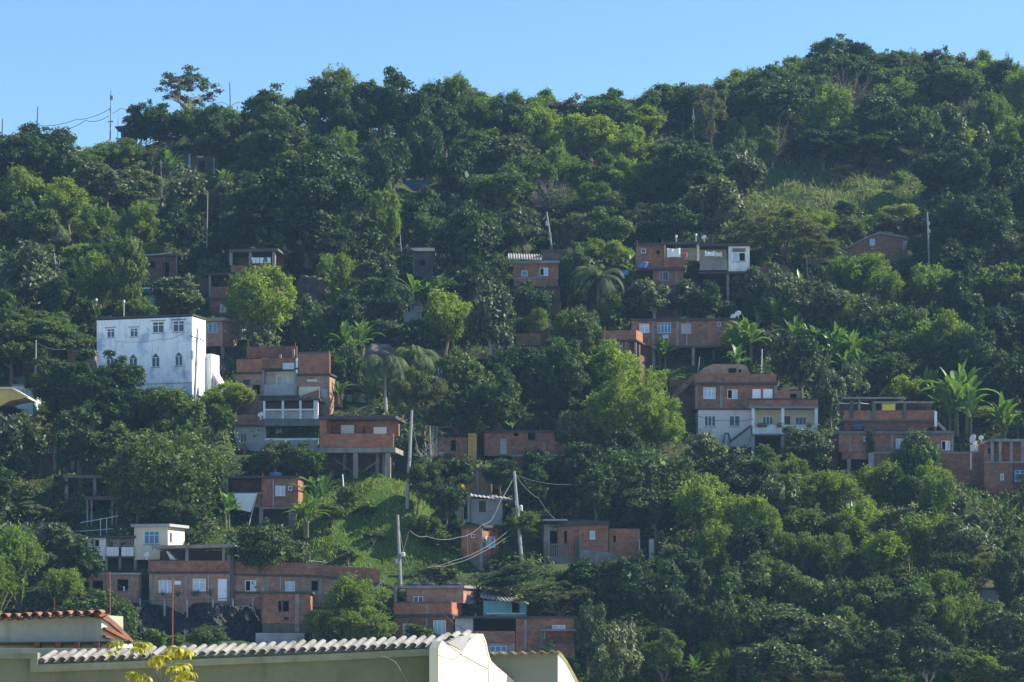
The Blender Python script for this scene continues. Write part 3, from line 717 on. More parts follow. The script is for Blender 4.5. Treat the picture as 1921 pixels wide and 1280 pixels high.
def wire(pts, label, r=.028, mat='wire', name='cable', sag=0.0):
    """pts: (u,v,y); sag in metres between neighbours"""
    P3 = [at(*p) for p in pts]; out = []
    for i in range(len(P3) - 1):
        for k in range(12 + (i == len(P3) - 2)):
            t = k / 12; q = P3[i].lerp(P3[i + 1], t); q.z -= sag * 4 * t * (1 - t); out.append(q)
    m = MB(); m.tube(out, r, 5); o = m.build(name, MATS[mat], None)
    # put the origin at the first point
    c = out[0]; o.location = c
    for vv in o.data.vertices: vv.co -= c
    tag(o, label, 'cable'); return o
# ================================================================== the houses, left to right and top to bottom
G_ = 'brick and plaster houses on the hillside'
# ---- white four storey building
h = House('apartment_building', 'tall white and blue stained building with pointed lower windows, on the left', 'building', 300, 752, -17, lm='the tall white stained building', group=G_)
up = [(200, 617, 214.5, 633.5, 'g2T'), (243.5, 616, 258, 632, 'g2T'), (285.5, 604, 307, 624.5, 'g2T'), (324, 602, 345, 622.5, 'g2T')]
lowr = [(198.5, 673, 213.5, 692, 'g2'), (241.5, 672, 257, 691, 'g2'), (284, 670, 299, 689, 'g2'), (327.5, 667.5, 342, 687, 'g2')]
h.wall(181, 598, 360, 752, 3.3, 'blue_stain', wins=up + lowr, down=2.5)
h.prism([(180, 600), (180, 595.5), (361, 589), (361, 592)], 3.4, 'stained', .06, 'parapet_cap')
for (u0, v0, u1, v1, k) in lowr:
    m = (u0 + u1) / 2; h.prism([(u0 + 1, v0), (m, v0 - 7), (u1 - 1, v0)], .06, 'glass', .03, 'window_gable')
    h.prism([(u0 - 1.5, v0 + .5), (m, v0 - 9.5), (u1 + 1.5, v0 + .5), (u1, v0 + .5), (m, v0 - 7.3), (u0, v0 + .5)], .08, 'frame_white', .04, 'gable_trim')
for (u0, v0, u1, v1, k) in up: h.strip(u0 - 3, v0 - 3, u1 + 3, v0 - 1.6, .05, 'concrete', 'lintel', .07)
h.strip(250, 719, 360, 720.6, .05, 'grey_plaster', 'ledge', .04)
h.wall(382, 664, 396, 752, 2.0, 'white_wall', 'side_wing', off=-3.34, down=2)
yWB = h.y
h.prism([(394, 690), (412, 722), (412, 760), (394, 760)], 1.6, 'white_wall', -3.6, 'stair_wall')
h.post(402, 706, 755, .15, 'grey_plaster', -3.5, 'buttress')
h.done()
h = House('lean_to_shed', 'dark patched tin lean-to between the white stained building and the brick terraces', 'shed', 408, 722, -10, y=h.y + 7)
h.prism([(391, 664), (402, 662), (427, 690), (421, 703), (408, 700)], 1.6, 'dark_wood', 0, 'roof')
for i in range(6): h.prism([(392 + i * 5, 684 + i * 3), (393.4 + i * 5, 684 + i * 3), (399 + i * 4.6, 670 + i * 4), (397.6 + i * 4.6, 670 + i * 4)], .08, 'metal_sheet', .05, 'slat')
# ---- small cube on stilts right of it
h = House('brick_house', 'small bare brick cube house with teal curtained window, beside the white stained building', 'house', 400, 666, -24, lm='the brick cube house', y=h.y + 3, group=G_)
h.wall(376, 603, 416, 650, 3.6, 'brick_pale', wins=[(390, 606, 406.5, 624, 'b2')], rwins=[])
h.slab(372, 596.5, 418, 602.8, 4.6, 'concrete', 'roof', .35, .15)
for u in (378, 416): h.post(u, 650.5, 667, .28, 'concrete', 0, down=1.5)
h.strip(413.5, 604, 416.4, 650, .06, 'concrete', 'column', .03)
h.wall(380, 650.5, 412, 666, .4, 'dark', 'undercroft_shade_wall', off=-2.2, down=1)  # black sheet in place of the shade between the stilts
h.wall(436, 616, 449, 664, 3, 'grey_plaster', 'side_wall', off=-3.9, down=2)
h.done()
# ---- brick house with open drying terrace above
h = House('brick_house', 'stepped brick house with open drying terrace on top, behind the yellow green tree', 'house', 440, 592, -8, lm='the drying terrace', group=G_)
h.wall(391, 560, 522, 594, 5, 'brick', wins=[(412, 571, 429, 586, 'w2T')], down=3)
h.wall(391, 537, 522, 559.5, .25, 'brick', 'parapet')
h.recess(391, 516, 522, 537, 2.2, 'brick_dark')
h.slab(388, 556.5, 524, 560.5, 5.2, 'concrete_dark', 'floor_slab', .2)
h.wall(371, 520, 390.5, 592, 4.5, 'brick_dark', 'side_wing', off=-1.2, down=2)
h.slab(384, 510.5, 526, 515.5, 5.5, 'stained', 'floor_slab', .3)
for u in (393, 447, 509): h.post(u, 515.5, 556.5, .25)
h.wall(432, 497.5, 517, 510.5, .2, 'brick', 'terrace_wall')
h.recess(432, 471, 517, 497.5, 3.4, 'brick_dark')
for u in (432.5, 469, 513): h.post(u, 472, 497.5, .32, 'concrete')
h.slab(429, 467, 521, 472, 4.6, 'concrete_dark', 'roof', .35)
h.done(); hy = h.y
for i, (u, c, nm) in enumerate(((476, 'cloth_white', 'white shirt pegged first from the left on the drying terrace'), (483, 'cloth_white', 'white shirt pegged second on the drying terrace'), (490, 'cloth_white', 'white shirt pegged in the middle of the drying terrace'), (497, 'cloth_blue', 'blue towel pegged beside the shirts on the drying terrace'), (504, 'cloth_white', 'pale sheet pegged last on the drying terrace'))):
    p = at(u, 494, hy - .7); o = empty('hanging_cloth', p); m = MB(); m.aabb(p.x - .17, p.y - .02, p.z, p.x + .17, p.y + .02, p.z + .62)
    if i < 3: m.aabb(p.x - .3, p.y - .015, p.z + .4, p.x - .172, p.y + .015, p.z + .6); m.aabb(p.x + .172, p.y - .015, p.z + .4, p.x + .3, p.y + .015, p.z + .6)
    m.build('fabric', MATS[c], o); tag(o, nm, 'laundry', 'laundry on the drying terrace')
wire([(470, 482, hy - .7), (512, 482, hy - .7)], 'clothes line strung across the drying terrace', .012, 'wire', 'clothes_line', .08)
# ---- pale cyan wall with blue tank
h = House('plaster_house', 'pale blue plastered house almost hidden above the white stained building', 'house', 285, 592, -5, lm='the pale blue house', group=G_)
h.wall(267, 553, 293, 596, 4, 'tealwhite', down=3); h.wall(293.5, 553, 318, 596, 3.5, 'concrete', 'side_wing', off=-.4, down=3)
h.slab(265, 550.5, 320, 553.2, 4.3, 'stained', 'roof', .15); h.done()
tank(274, 540, 551, h.y + 1.2, 20, 'blue water tank on the pale blue house above the white building', lid='tank_cyan')
# ---- brown wall in the shade
h = House('brick_house', 'dark brown walled house deep in shade under trees, upper left', 'house', 300, 525, 0, lm='the shaded brown house', group=G_)
h.wall(268, 480, 332, 527, 4, 'brick_dark', wins=[(280, 490, 290, 503, 'o'), (305, 492, 317, 520, 'o')], down=3); h.slab(264, 476, 335, 480, 4.5, 'dark_wood', 'roof', .3); h.done()
# ---- hill top shack
h = House('wooden_shack', 'weathered grey plank shack under the tall tree on the ridge', 'shack', 350, 325, 0, lm='the ridge shack', group=G_)
h.wall(300, 284, 356, 322, 4, 'dark_wood', wins=[(318, 292, 330, 304, 'o')], down=2)
h.wall(357, 292, 408, 325, 3.4, 'dark_wood', 'side_wing', off=-.3, wins=[(369, 290.5, 381, 296, 'kp'), (372, 302, 384, 325, 'o')], down=2)
q = h.pt(297, 285, .6), h.pt(415, 288, .6)
corrugated('roof', q[0], q[1], q[1] + Vector((0, 4.5, .9)), q[0] + Vector((0, 4.5, .9)), 16, .05, 'dark_wood', h.root)
h.post(355, 287, 314, .3, 'grey_plaster', .1); h.post(401, 296, 330, .18, 'concrete', .1); h.done()
h = House('hut', 'low grey roofed hut at the far left of the ridge', 'shack', 154, 291, 0, lm='the grey ridge hut', group=G_)
h.wall(142, 283, 166, 292, 2.5, 'concrete_dark', down=2); q = h.pt(139, 284, .4), h.pt(169, 284, .4); corrugated('roof', q[0], q[1], q[1] + Vector((-.3, 3.2, .95)), q[0] + Vector((.6, 3.2, .95)), 8, .04, 'metal_sheet', h.root); h.done()
h = House('hut', 'hut with a sharp dark eave beside the tall pole on the ridge', 'shack', 232, 263, 0, y=321, group=G_)
h.wall(226, 243, 250, 264, 3, 'dark_wood', down=3, wins=[(232, 249, 240, 262, 'o')]); h.prism([(214, 237.5), (252, 234), (252, 243), (236, 243)], 3.4, 'dark_wood', .5, 'roof')
# ---- left edge cluster
h = House('brick_house', 'bare brick house with one dark window left of the white stained building', 'house', 150, 695, -3, lm='the one window brick house', group=G_)
h.wall(126, 658, 178, 697, 4.5, 'brick', wins=[(141, 671.5, 158, 688, 'o')], down=3)
h.strip(125.5, 657, 178, 660, .06, 'concrete', 'beam', .04); h.strip(174, 660, 178, 697, .06, 'concrete', 'column', .05)
h.wall(40, 679, 125, 706, 4, 'brick_dark', 'low_wing', off=-.5); h.wall(24, 706.5, 118, 722, 4.4, 'concrete', 'foundation', off=-.1, down=3)
h.done()
h = House('brick_house', 'sliver of brick house with a dark opening just behind the white stained building', 'house', 166, 625, 0, y=h.y + 11, group=G_)
h.wall(156, 597, 179, 628, 3.5, 'brick_dark', wins=[(167, 618, 178, 627, 'o')], down=3); h.slab(154, 594, 180, 597, 4, 'stained', 'roof', .2)
h = House('plaster_house', 'turquoise plastered house at the left edge behind the big dark tree', 'house', 40, 770, 0, lm='the turquoise house', group=G_, hh=1)
h.wall(23, 722, 62, 775, 4, 'tealwhite', wins=[(38.5, 729, 54, 745, 'kp')], down=3); h.strip(22, 721, 62, 724, .1, 'concrete', 'cornice', .1); h.done()
h = House('yellow_house', 'yellow gabled house cut by the left edge with a white rimmed roof', 'house', 5, 770, 0, y=h.y - 9, group=G_, lm='the yellow gable')
h.prism([(-40, 762), (-12, 726), (0, 728), (21, 729), (51, 746), (18, 752), (0, 762)], 4, 'yellowish', 0, 'roof_wall'); h.prism([(-12, 726), (21, 726.5), (52, 744), (51, 747), (21, 730), (-12, 729)], 4.4, 'fg_cream', .3, 'roof')
h.wall(-40, 762, 22, 790, 3.5, 'dark', 'wall', off=-.6, down=3); h.done()
h = House('brick_house', 'low brick house with grey footing behind the little brown leaved tree', 'house', 105, 884, 3, lm='the grey footed brick house', group=G_)
h.wall(68, 826, 137, 868, 4.5, 'brick_dark', wins=[(84, 836, 96, 850, 'bp')], down=0); h.wall(62, 868.5, 137, 886, 4.8, 'concrete_dark', 'foundation', off=.08, down=2)
for u in (102, 120, 135): h.post(u, 826, 884, .28, 'concrete', .2)
h.done()
h = House('concrete_frame', 'bare concrete post frame on the grassy bank, overgrown with creeper', 'building', 150, 930, 0, lm='the overgrown post frame', y=None)
for u in (124, 177): h.post(u, 897, 932, .30, 'concrete', 0, down=1.5)
h.slab(118, 891, 192, 897, 1.2, 'stone', 'beam', .2); h.done()
h = House('open_shed', 'dark open shed on thin posts left of the big creeper tree', 'shed', 190, 982, 0, lm='the dark open shed', group=G_)
for u in (163, 171, 210, 218): h.post(u, 938, 982, .16, 'concrete', 0, 'post', down=1)
h.slab(158, 931, 222, 938, 4, 'dark_wood', 'roof', .3); h.wall(160, 938.5, 220, 982, 3, 'dark', 'back_wall', off=-1.6, down=1)  # black back wall stands in for the shade inside the shed
h.done()
h = House('path_railing', 'thin metal pipe railing along the path below the dark open shed', 'railing', 190, 1000, 0, y=h.y - 3)
for i, (u0, v0, u1, v1) in enumerate(((150, 981, 222, 968), (150, 997, 212, 992))):
    m = MB(); m.tube([h.pt(u0, v0), h.pt(u1, v1)], .04, 6); m.build('rail', MATS['gear'], h.root)
for u in (199.5, 188): h.post(u, 972, 1000, .07, 'gear', 0, 'post', down=1)
h = House('retaining_wall', 'low dark retaining wall with stubby posts along the grassy path, lower left', 'wall', 75, 1013, 0, lm='the retaining wall')
h.wall(-10, 997, 150, 1014, .5, 'concrete_dark', down=1); 
for u in (16, 48, 78, 108): h.post(u, 979, 998, .3, 'concrete', .1, 'post')
h.slab(-10, 995, 160, 997.5, .9, 'stone', 'coping', .1); h.done()
# ---- white house with balcony and cream cube
h = House('plaster_house', 'low white house with a solid balcony on dark stilts, lower left', 'house', 200, 1072, 0, lm='the white balcony house', group=G_)
h.wall(152.5, 1009, 198, 1052, 5, 'white_wall', wins=[(167, 1011.5, 186.5, 1026.5, 'h2L')])
h.recess(199, 1008, 250, 1028, 1.8, 'white_wall', wins=[(225, 1011, 235, 1027, 'o'), (241, 1012, 247, 1026, 'w1')])
h.wall(199, 1026.5, 222, 1043.5, .16, 'white_wall', 'balcony_wall', off=.3); h.wall(227, 1026.5, 250, 1043.5, .16, 'white_wall', 'balcony_wall', off=.3)
h.slab(197, 1043.5, 251, 1046.5, 2.4, 'concrete_dark', 'balcony_floor', .35)
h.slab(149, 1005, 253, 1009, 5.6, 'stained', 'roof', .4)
for u in (154.5, 199, 224.5): h.post(u, 1046 if u > 160 else 1052, 1076, .22, 'concrete', 0, down=1.5)
h.wall(156, 1052.5, 250, 1074, .4, 'dark', 'undercroft_shade_wall', off=-2.4, down=2); h.done()  # shade under the balcony house put into a black wall
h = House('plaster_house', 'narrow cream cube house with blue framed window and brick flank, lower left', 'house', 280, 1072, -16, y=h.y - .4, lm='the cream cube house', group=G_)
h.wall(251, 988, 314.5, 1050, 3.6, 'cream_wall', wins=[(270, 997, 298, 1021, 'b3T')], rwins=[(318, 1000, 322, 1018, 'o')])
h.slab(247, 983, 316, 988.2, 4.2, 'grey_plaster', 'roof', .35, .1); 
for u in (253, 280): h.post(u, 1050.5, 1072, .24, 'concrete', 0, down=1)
h.wall(256, 1050.5, 312, 1073, .4, 'dark', 'undercroft_shade_wall', off=-1.6, down=2); h.done()  # black wall stands for the shade beneath the cube
dish(274, 1042, h.y - .8, 5.5, 'small grey satellite dish on the wall of the cream cube house', foot=.35)
# ---- long brick row with terrace, lower left
h = House('brick_row_house', 'long low brick building with white door and pergola roof, lower left', 'house', 356, 1136, -2, lm='the long brick building', group=G_)
h.wall(280, 1052, 434, 1072, .25, 'brick', 'terrace_wall', off=0)
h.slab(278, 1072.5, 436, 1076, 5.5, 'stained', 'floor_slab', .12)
h.wall(281, 1076.5, 433, 1138, 5.4, 'brick_pale', wins=[(297, 1089, 321.5, 1112.5, 'p3'), (361, 1086, 385.5, 1109.5, 'p2T'), (408, 1086.5, 425, 1128, 'd')], down=2)
h.strip(327, 1090, 339, 1097, .05, 'shutter', 'vent', .04)
for u in (281.5, 347.5, 432): h.strip(u - 2, 1077, u + 3, 1136, .08, 'concrete', 'column', .06)
h.recess(283, 1030, 432, 1052, 4.2, 'concrete_dark')
h.prism([(281, 1023.5), (434, 1021), (439, 1027), (290, 1030)], 5.2, 'concrete', .5, 'roof')
for u in (350, 419, 428): h.post(u, 1027, 1052, .26, 'concrete', 0)
h.post(434.5, 1028, 1138, .34, 'concrete_dark', .12)
h.prism([(319, 1050), (311, 1034), (314, 1034), (330, 1050)], 1, 'white_wall', -.8, 'stair_wall')
h.done(); hy = h_row_y = h.y
for i, (u, v) in enumerate(((305, 1116), (333, 1117), (363, 1116), (370, 1114), (393, 1114))):
    p = at(u, v + 3, hy - .32); o = empty('plant_pot', p); m = MB(); m.lathe(p, [(0, 0), (.09, 0), (.13, .2), (.11, .2), (0, .18)], 10); m.build('pot', MATS['dark_wood'], o)
    V = leaves(np.random.RandomState(i), np.random.RandomState(i + 5).normal(size=(60, 3)) * [.15, .1, .12] + [0, 0, .3], unit(np.random.RandomState(i + 2).normal(size=(60, 3))), np.random.RandomState(i + 9).normal(size=(60, 3)), .12, .05)
    c = link(bpy.data.objects.new('foliage', npmesh('foliage', V, 4, MATS['leaf_dk']))); c.parent = o
    tag(o, ['dark leafy pot under the triple pane window of the long brick building', 'dark leafy pot between the two windows of the long brick building', 'left dark leafy pot under the second window of the long brick building', 'right dark leafy pot under the second window of the long brick building', 'dark leafy pot beside the white door of the long brick building'][i], 'plant pot', 'pots on the brick wall')
h2 = House('brick_row_house', 'brick wing with a long sloping parapet running right behind the bamboo', 'house', 520, 1112, 3, y=hy + .3, lm='the long sloping parapet', group=G_)
h2.wall(438, 1075, 712, 1140, 5, 'brick_pale', wins=[(459.5, 1089, 480, 1109.5, 'h2R'), (534.5, 1091, 552.5, 1109.5, 'p2'), (584, 1090, 600, 1108, 'o')], down=2)
h2.prism([(438, 1077), (438, 1053.5), (560, 1056), (712, 1068), (712, 1095), (600, 1079), (438, 1077)], .3, 'brick', .1, 'parapet')
h2.prism([(437, 1079.5), (437, 1076.5), (600, 1079), (713, 1094), (713, 1098), (600, 1083)], .5, 'stained', .22, 'floor_slab')
for u in (500, 600, 678): h2.strip(u - 4, 1082, u + 4, 1135, .06, 'concrete', 'column', .05)
h2.strip(437, 1110, 520, 1113, .3, 'stained', 'ledge', .3)
h2.done()
h = House('brick_house', 'low brick annex with two dark windows and tin edge, lower left', 'house', 205, 1142, 2, lm='the two window annex', group=G_)
h.wall(153, 1078, 261, 1143, 4.5, 'brick_pale', wins=[(173, 1089.5, 192.5, 1110.5, 'o'), (219.5, 1087, 240, 1108.5, 'o'), (156, 1092, 167, 1110, 'o')], down=2)
h.slab(150, 1074.5, 264, 1078, 5, 'metal_sheet', 'roof', .2); h.post(232, 1100, 1108.5, .12, 'cloth_white', -.2, 'window_post'); h.post(262.5, 1078, 1143, .2, 'concrete_dark', .1)
h.wall(264, 1076, 279, 1136, 1, 'brick_dark', 'link_wall', off=-1.8, down=1); h.done()
h = House('brick_house', 'square brick block with a single dark window, under the long brick building', 'house', 532, 1176, 2, lm='the single window brick block', group=G_, y=hy - 4.5)
h.wall(490, 1114, 582, 1170, 4, 'brick', wins=[(521.5, 1127.5, 541, 1147.5, 'o'), (533, 1158, 541, 1163.5, 'o')])
h.slab(487, 1110, 586, 1114, 4.4, 'stained', 'roof', .2); h.strip(489.5, 1114, 492, 1170, .06, 'concrete_dark', 'column', .05); h.post(557, 1114, 1185, .35, 'concrete', .08)
h.wall(492, 1170.5, 580, 1187, 3.6, 'concrete_dark', 'foundation', off=-.1); h.wall(479, 1187.5, 571, 1206, 3.8, 'grey_plaster', 'white_footing', off=.1, down=2); h.done()
h = House('terrace_railing', 'row of stub posts carrying a thin rail below the white door', 'railing', 370, 1140, 0, y=hy - 1.2)
for u in (262, 308, 350.5, 399, 435.5, 473.5): h.post(u, 1124, 1141, .14, 'grey_plaster', 0, 'post', down=.8)
m = MB(); m.tube([h.pt(262, 1128), h.pt(500, 1121)], .03, 5); m.build('rail', MATS['wire'], h.root)
# ---- brick and white stack, centre left
h = House('brick_house', 'tall brick stack with white middle storey and grey balcony, centre left', 'house', 530, 772, -10, lm='the white storey brick stack', group=G_)
h.wall(441, 701, 491, 748, 5, 'brick_pale', wins=[(455, 712, 469, 723, 'dk'), (474, 722, 487, 740, 'o')], down=3)
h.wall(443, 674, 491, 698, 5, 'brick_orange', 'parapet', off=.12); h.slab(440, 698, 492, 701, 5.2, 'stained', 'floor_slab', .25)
h.recess(491, 694, 556, 722, 1.1, 'white_wall', wins=[(497, 703, 516, 721, 'o'), (519.5, 706, 539, 723, 'h2R')])
h.wall(491, 721, 555, 742, .18, 'grey_plaster', 'balcony_wall', off=.15); h.slab(487, 742, 560, 748.5, 4, 'stained', 'floor_slab', .25)
for u in (492.5, 554): h.post(u, 694, 745, .26, 'concrete', .2)
h.slab(489, 690.5, 558, 694, 4, 'stained', 'floor_slab', .25)
h.wall(491, 672, 557, 690.5, .2, 'brick', 'terrace_wall', off=.05)
h.wall(440, 748.5, 600, 775, 4, 'brick_dark', 'lower_wall', off=-.4, down=3)
for u, v in ((525, 665), (550, 655), (499, 672)): h.post(u, v, 676, .2, 'concrete', -.3)
h.wall(462, 650, 556, 671, .3, 'brick_dark', 'rear_wall', off=-3.2)
h.wall(558, 664, 618, 701, .3, 'brick_orange', 'parapet', off=0); h.wall(559, 660, 617, 683, .32, 'concrete_dark', 'rear_wall', off=-.5)
h.slab(556, 701, 620, 704.5, 4.5, 'stained', 'floor_slab', .2)
h.wall(559, 705, 618, 770, 4.5, 'brick_pale', 'right_wing', wins=[(575, 712, 594, 716, 'p3')], down=3)
h.strip(560, 726, 600, 745, .06, 'cream_wall', 'patch', .04); h.strip(570, 704.6, 574, 724, .05, 'concrete', 'column', .05); h.strip(600, 731, 614, 746, .05, 'grey_plaster', 'patch', .04)
h.prism([(565, 742), (583, 736), (598, 731), (598, 752), (565, 752)], .3, 'brick', .5, 'stair_wall'); h.post(556, 672, 700, .18, 'cloth_white', .25, 'pipe')
h.wall(530, 681, 551, 693, .15, 'glass_pale', 'screen', off=.35); h.done(); yst = h.y
# ---- lower house with white posts and balcony
h = House('plaster_house', 'grey house with white post terrace above a white railed balcony, centre left', 'house', 545, 856, -3, lm='the white post terrace', group=G_, y=yst - 4.5)
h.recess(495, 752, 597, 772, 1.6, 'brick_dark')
for u in (495, 530, 563, 592): h.post(u, 751, 786, .2 if u < 590 else .42, 'white_wall', .2)
h.slab(494, 767, 590, 770, .3, 'white_wall', 'rail', .22)
h.wall(496, 771, 591, 786, .16, 'grey_plaster', 'terrace_wall', off=.1); h.slab(493, 748, 600, 751.5, 3.8, 'stained', 'roof', .3)
h.slab(496, 786.5, 597, 799, 4.5, 'stone', 'floor_slab', .3)
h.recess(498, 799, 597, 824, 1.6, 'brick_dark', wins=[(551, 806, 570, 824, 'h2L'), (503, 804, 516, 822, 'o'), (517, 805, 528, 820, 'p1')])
h.slab(496, 822, 597, 826, .3, 'white_wall', 'rail', .3); h.wall(498, 826, 597, 846, .2, 'grey_plaster', 'balcony_wall', off=.22)
h.slab(496, 846, 598, 850, 3, 'concrete_dark', 'floor_slab', .25); h.wall(500, 850.5, 595, 880, .5, 'dark', 'undercroft_shade_wall', off=-1.2, down=2)  # shade below the balcony painted as a black wall
h.wall(439, 800, 498, 852, 5, 'grey_plaster', 'left_wing', off=-.3, wins=[(450, 812.5, 462, 831, 'w2')], down=3)
h.wall(439, 779, 492, 797, .25, 'brick', 'parapet', off=-.1); h.slab(436, 797, 494, 800, 5.2, 'stained', 'floor_slab', .0); h.prism([(480, 797), (493, 766), (495, 766), (497, 800)], .3, 'stone', .1, 'stair_wall')
h.prism([(455, 835), (460, 832), (464, 846), (455, 858)], .5, 'brick', .3, 'rubble_wall'); h.done(); ylow = h.y
p = h.pt(568, 846, .36); o = empty('hanging_cloth', p); m = MB(); m.aabb(p.x - .28, p.y - .03, p.z, p.x + .28, p.y + .01, p.z + 1.0); m.build('fabric', MATS['curtain'], o); tag(o, 'grey cloth hung over the white railed balcony', 'laundry')
dish(488, 779, h.y - 1.2, 5.2, 'white satellite dish at the corner of the white post terrace')
# ---- brick house on stilts
h = House('brick_house', 'brick house with a long red balcony standing on tall concrete stilts, centre left', 'house', 668, 898, -7, lm='the brick house on stilts', group=G_)
h.recess(608, 786, 738, 814, 2.4, 'brick', wins=[(639, 797.5, 664, 814, 's'), (700, 801.5, 725, 818, 's'), (679, 800, 686, 819, 'o'), (611, 798, 618, 813, 'o')])
h.slab(599, 780, 740, 786, 5.6, 'stained', 'roof', .3, .1)
h.wall(599, 787, 612, 815, 4, 'brick_orange', 'side_wall', off=-.15)
h.wall(599, 814, 738, 840, .2, 'brick_orange', 'balcony_wall', off=.12); h.slab(598, 840, 741, 849, 5, 'concrete', 'floor_slab', .2)
for u, v in ((605, 872), (666, 902), (727.5, 915)): h.post(u, 849.5, v, .42, 'concrete', 0, 'stilt', down=1.5)
for u, v in ((646, 884), (707, 896), (720, 890)): h.post(u, 849.5, v, .3, 'concrete', -2.2, 'stilt', down=1.5)
h.wall(612, 849.5, 738, 893, .5, 'brick_dark', 'back_wall', off=-3.6, down=2)
m = MB(); m.tube([h.pt(670, 892, -1), h.pt(712, 862, -1)], .06, 5); m.tube([h.pt(628, 862, -1), h.pt(662, 888, -1)], .06, 5); m.build('brace', MATS['concrete'], h.root); h.done()
# ---- car port
h = House('car_port', 'open car port with one white post right of the brick stack', 'shed', 648, 752, 0, lm='the open car port', y=yst + 1.5)
h.slab(624, 720, 688, 724, 4, 'concrete', 'roof', .3); h.prism([(620, 733), (642, 722), (645, 722), (624, 738)], 3, 'stained', .2, 'gable'); h.post(643, 723, 749, .26, 'white_wall', .1)
h.recess(624, 724, 685, 740, 2.4, 'concrete_dark'); h.wall(621, 739, 642, 751, .3, 'brick_pale', 'low_wall', down=2.5); h.wall(645, 740, 686, 752, .3, 'grey_plaster', 'side_wall', off=-.8, down=2.5); h.done()
# ---- house behind white posts
h = House('brick_house', 'dark brick house behind a row of slim white posts, centre', 'house', 880, 708, 0, lm='the white post gallery', group=G_)
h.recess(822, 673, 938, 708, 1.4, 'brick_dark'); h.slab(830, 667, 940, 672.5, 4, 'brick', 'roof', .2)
for u, v0, v1, w_ in ((828, 681, 706, .16), (839.5, 671, 704, .30), (876, 680, 703, .16), (881.5, 672, 704, .30), (931.5, 675, 695, .34), (822, 690, 706, .13)): h.post(u, v0, v1, w_, 'white_wall', .1, down=1.5)
h.prism([(812, 702), (834, 670), (836, 673), (818, 704)], 2, 'stained', .0, 'stair_wall'); h.done()
# ---- small hut upper centre
h = House('hut', 'small brown hut with pale eave above the clump of bananas, upper centre', 'shack', 792, 522, 0, lm='the small brown hut', group=G_)
h.wall(775, 474, 812, 522, 3.5, 'concrete_dark', wins=[(786, 488, 797, 499, 'o')], down=3); h.slab(770, 465, 815, 471, 4, 'cream_wall', 'roof', .4); h.post(776, 470, 520, .2, 'concrete', .15); h.wall(756, 482, 773, 500, 2, 'brick_dark', 'side_wing', off=-.6, down=3); h.done()
h = House('hut', 'tiny blue and grey patched hut in the shade, centre', 'shack', 775, 602, 0, lm='the blue patched hut', group=G_)
h.wall(757, 567, 790, 602, 3, 'grey_plaster', wins=[(760, 572, 769, 585, 'o')], down=3); h.strip(759, 566, 771, 576, .08, 'tank_blue', 'tarpaulin', .06); h.strip(774, 566, 789, 574, .08, 'brick', 'brick_band', .05); h.done()
h = House('hut', 'scrap of orange walled hut lost in trees below the ridge', 'shack', 850, 318, 0, lm='the orange hut', group=G_, y=318)
h.wall(846, 300, 866, 318, 2.5, 'brick_orange', down=5); h.prism([(842, 301), (852, 295), (869, 301)], 2.6, 'tile_red', .1, 'roof'); h.done()
h = House('hut', 'blue tarpaulin shelter in the dark hollow below the ridge', 'shack', 775, 350, 0, group=G_, y=312)
h.wall(752, 338, 808, 344, 1.5, 'tank_blue', down=6, name='tarpaulin'); h.wall(779, 346, 787, 357, .3, 'brick_orange', 'patch_wall', off=.2, down=2)
# ---- dark centre houses
h = House('brick_house', 'orange and ochre walled shack row under dark trees, centre', 'house', 860, 858, 0, lm='the ochre shack', group=G_)
h.wall(822, 820, 876, 850, 4, 'brick', wins=[(845, 826, 856, 846, 'o')], down=2.5); h.wall(877, 813, 894, 850, 3.6, 'ochre', 'ochre_wall', off=.1, down=2.5)
q = h.pt(817, 819, .5), h.pt(880, 812, .5); corrugated('roof', q[0], q[1], q[1] + Vector((0, 4, .5)), q[0] + Vector((0, 4, .5)), 12, .05, 'dark_wood', h.root)
for u in (813, 819): h.post(u, 800, 855, .14, 'concrete', .2, down=2)
h.done()
h = House('brick_house', 'wide brick house half hidden in deep shade with a grey door, centre', 'house', 980, 872, -4, lm='the shaded wide brick house', group=G_)
h.wall(908, 811, 1064, 855, 5, 'brick', wins=[(938, 823, 950, 853, 'dg'), (990, 812, 1004, 826, 'o'), (1040, 811, 1053, 829, 'o'), (963, 812, 972, 818, 'o')])
h.wall(960, 855.5, 1060, 878, 4.8, 'brick_dark', 'lower_wall', off=-.1, wins=[(1007, 857, 1018, 876, 'dg'), (1033, 859, 1048, 865, 'p3')], down=2)
h.slab(905, 807, 1066, 811, 5.4, 'stained', 'roof', .2); h.strip(1018, 829, 1023, 875, .06, 'concrete', 'column', .05); h.strip(958, 853, 1062, 856.5, .06, 'concrete', 'beam', .05)
h.wall(928, 792, 945, 808, 1.5, 'brick_pale', 'parapet', off=-.4); h.prism([(1008, 875), (1020, 874), (1014, 890)], .3, 'cloth_white', .4, 'stair_wall'); h.done()
h = House('brick_house', 'small brick house above the grey shack, right of the orange leaved palm', 'house', 893, 926, -4, lm='the little brick house', group=G_)
h.wall(868, 881, 922, 927, 4, 'brick_pale', wins=[(871, 884, 878.5, 893, 'o')], down=1); h.strip(894, 886, 898.5, 926, .05, 'concrete', 'column', .05); h.slab(862, 877, 925, 881, 4.4, 'stone', 'roof', .2); h.done()
h = House('plaster_house', 'grey plastered shack with slanting tin roof and thin doors, centre', 'house', 905, 986, -3, lm='the grey tin roof shack', group=G_)
h.wall(868, 936, 942, 985, 4.4, 'grey_plaster', wins=[(898, 940, 911, 961, 'dk'), (869.5, 939, 876, 975, 'o')], down=2); h.wall(846, 938, 867.5, 985, 4, 'concrete', 'left_wing', off=-.2, down=2)
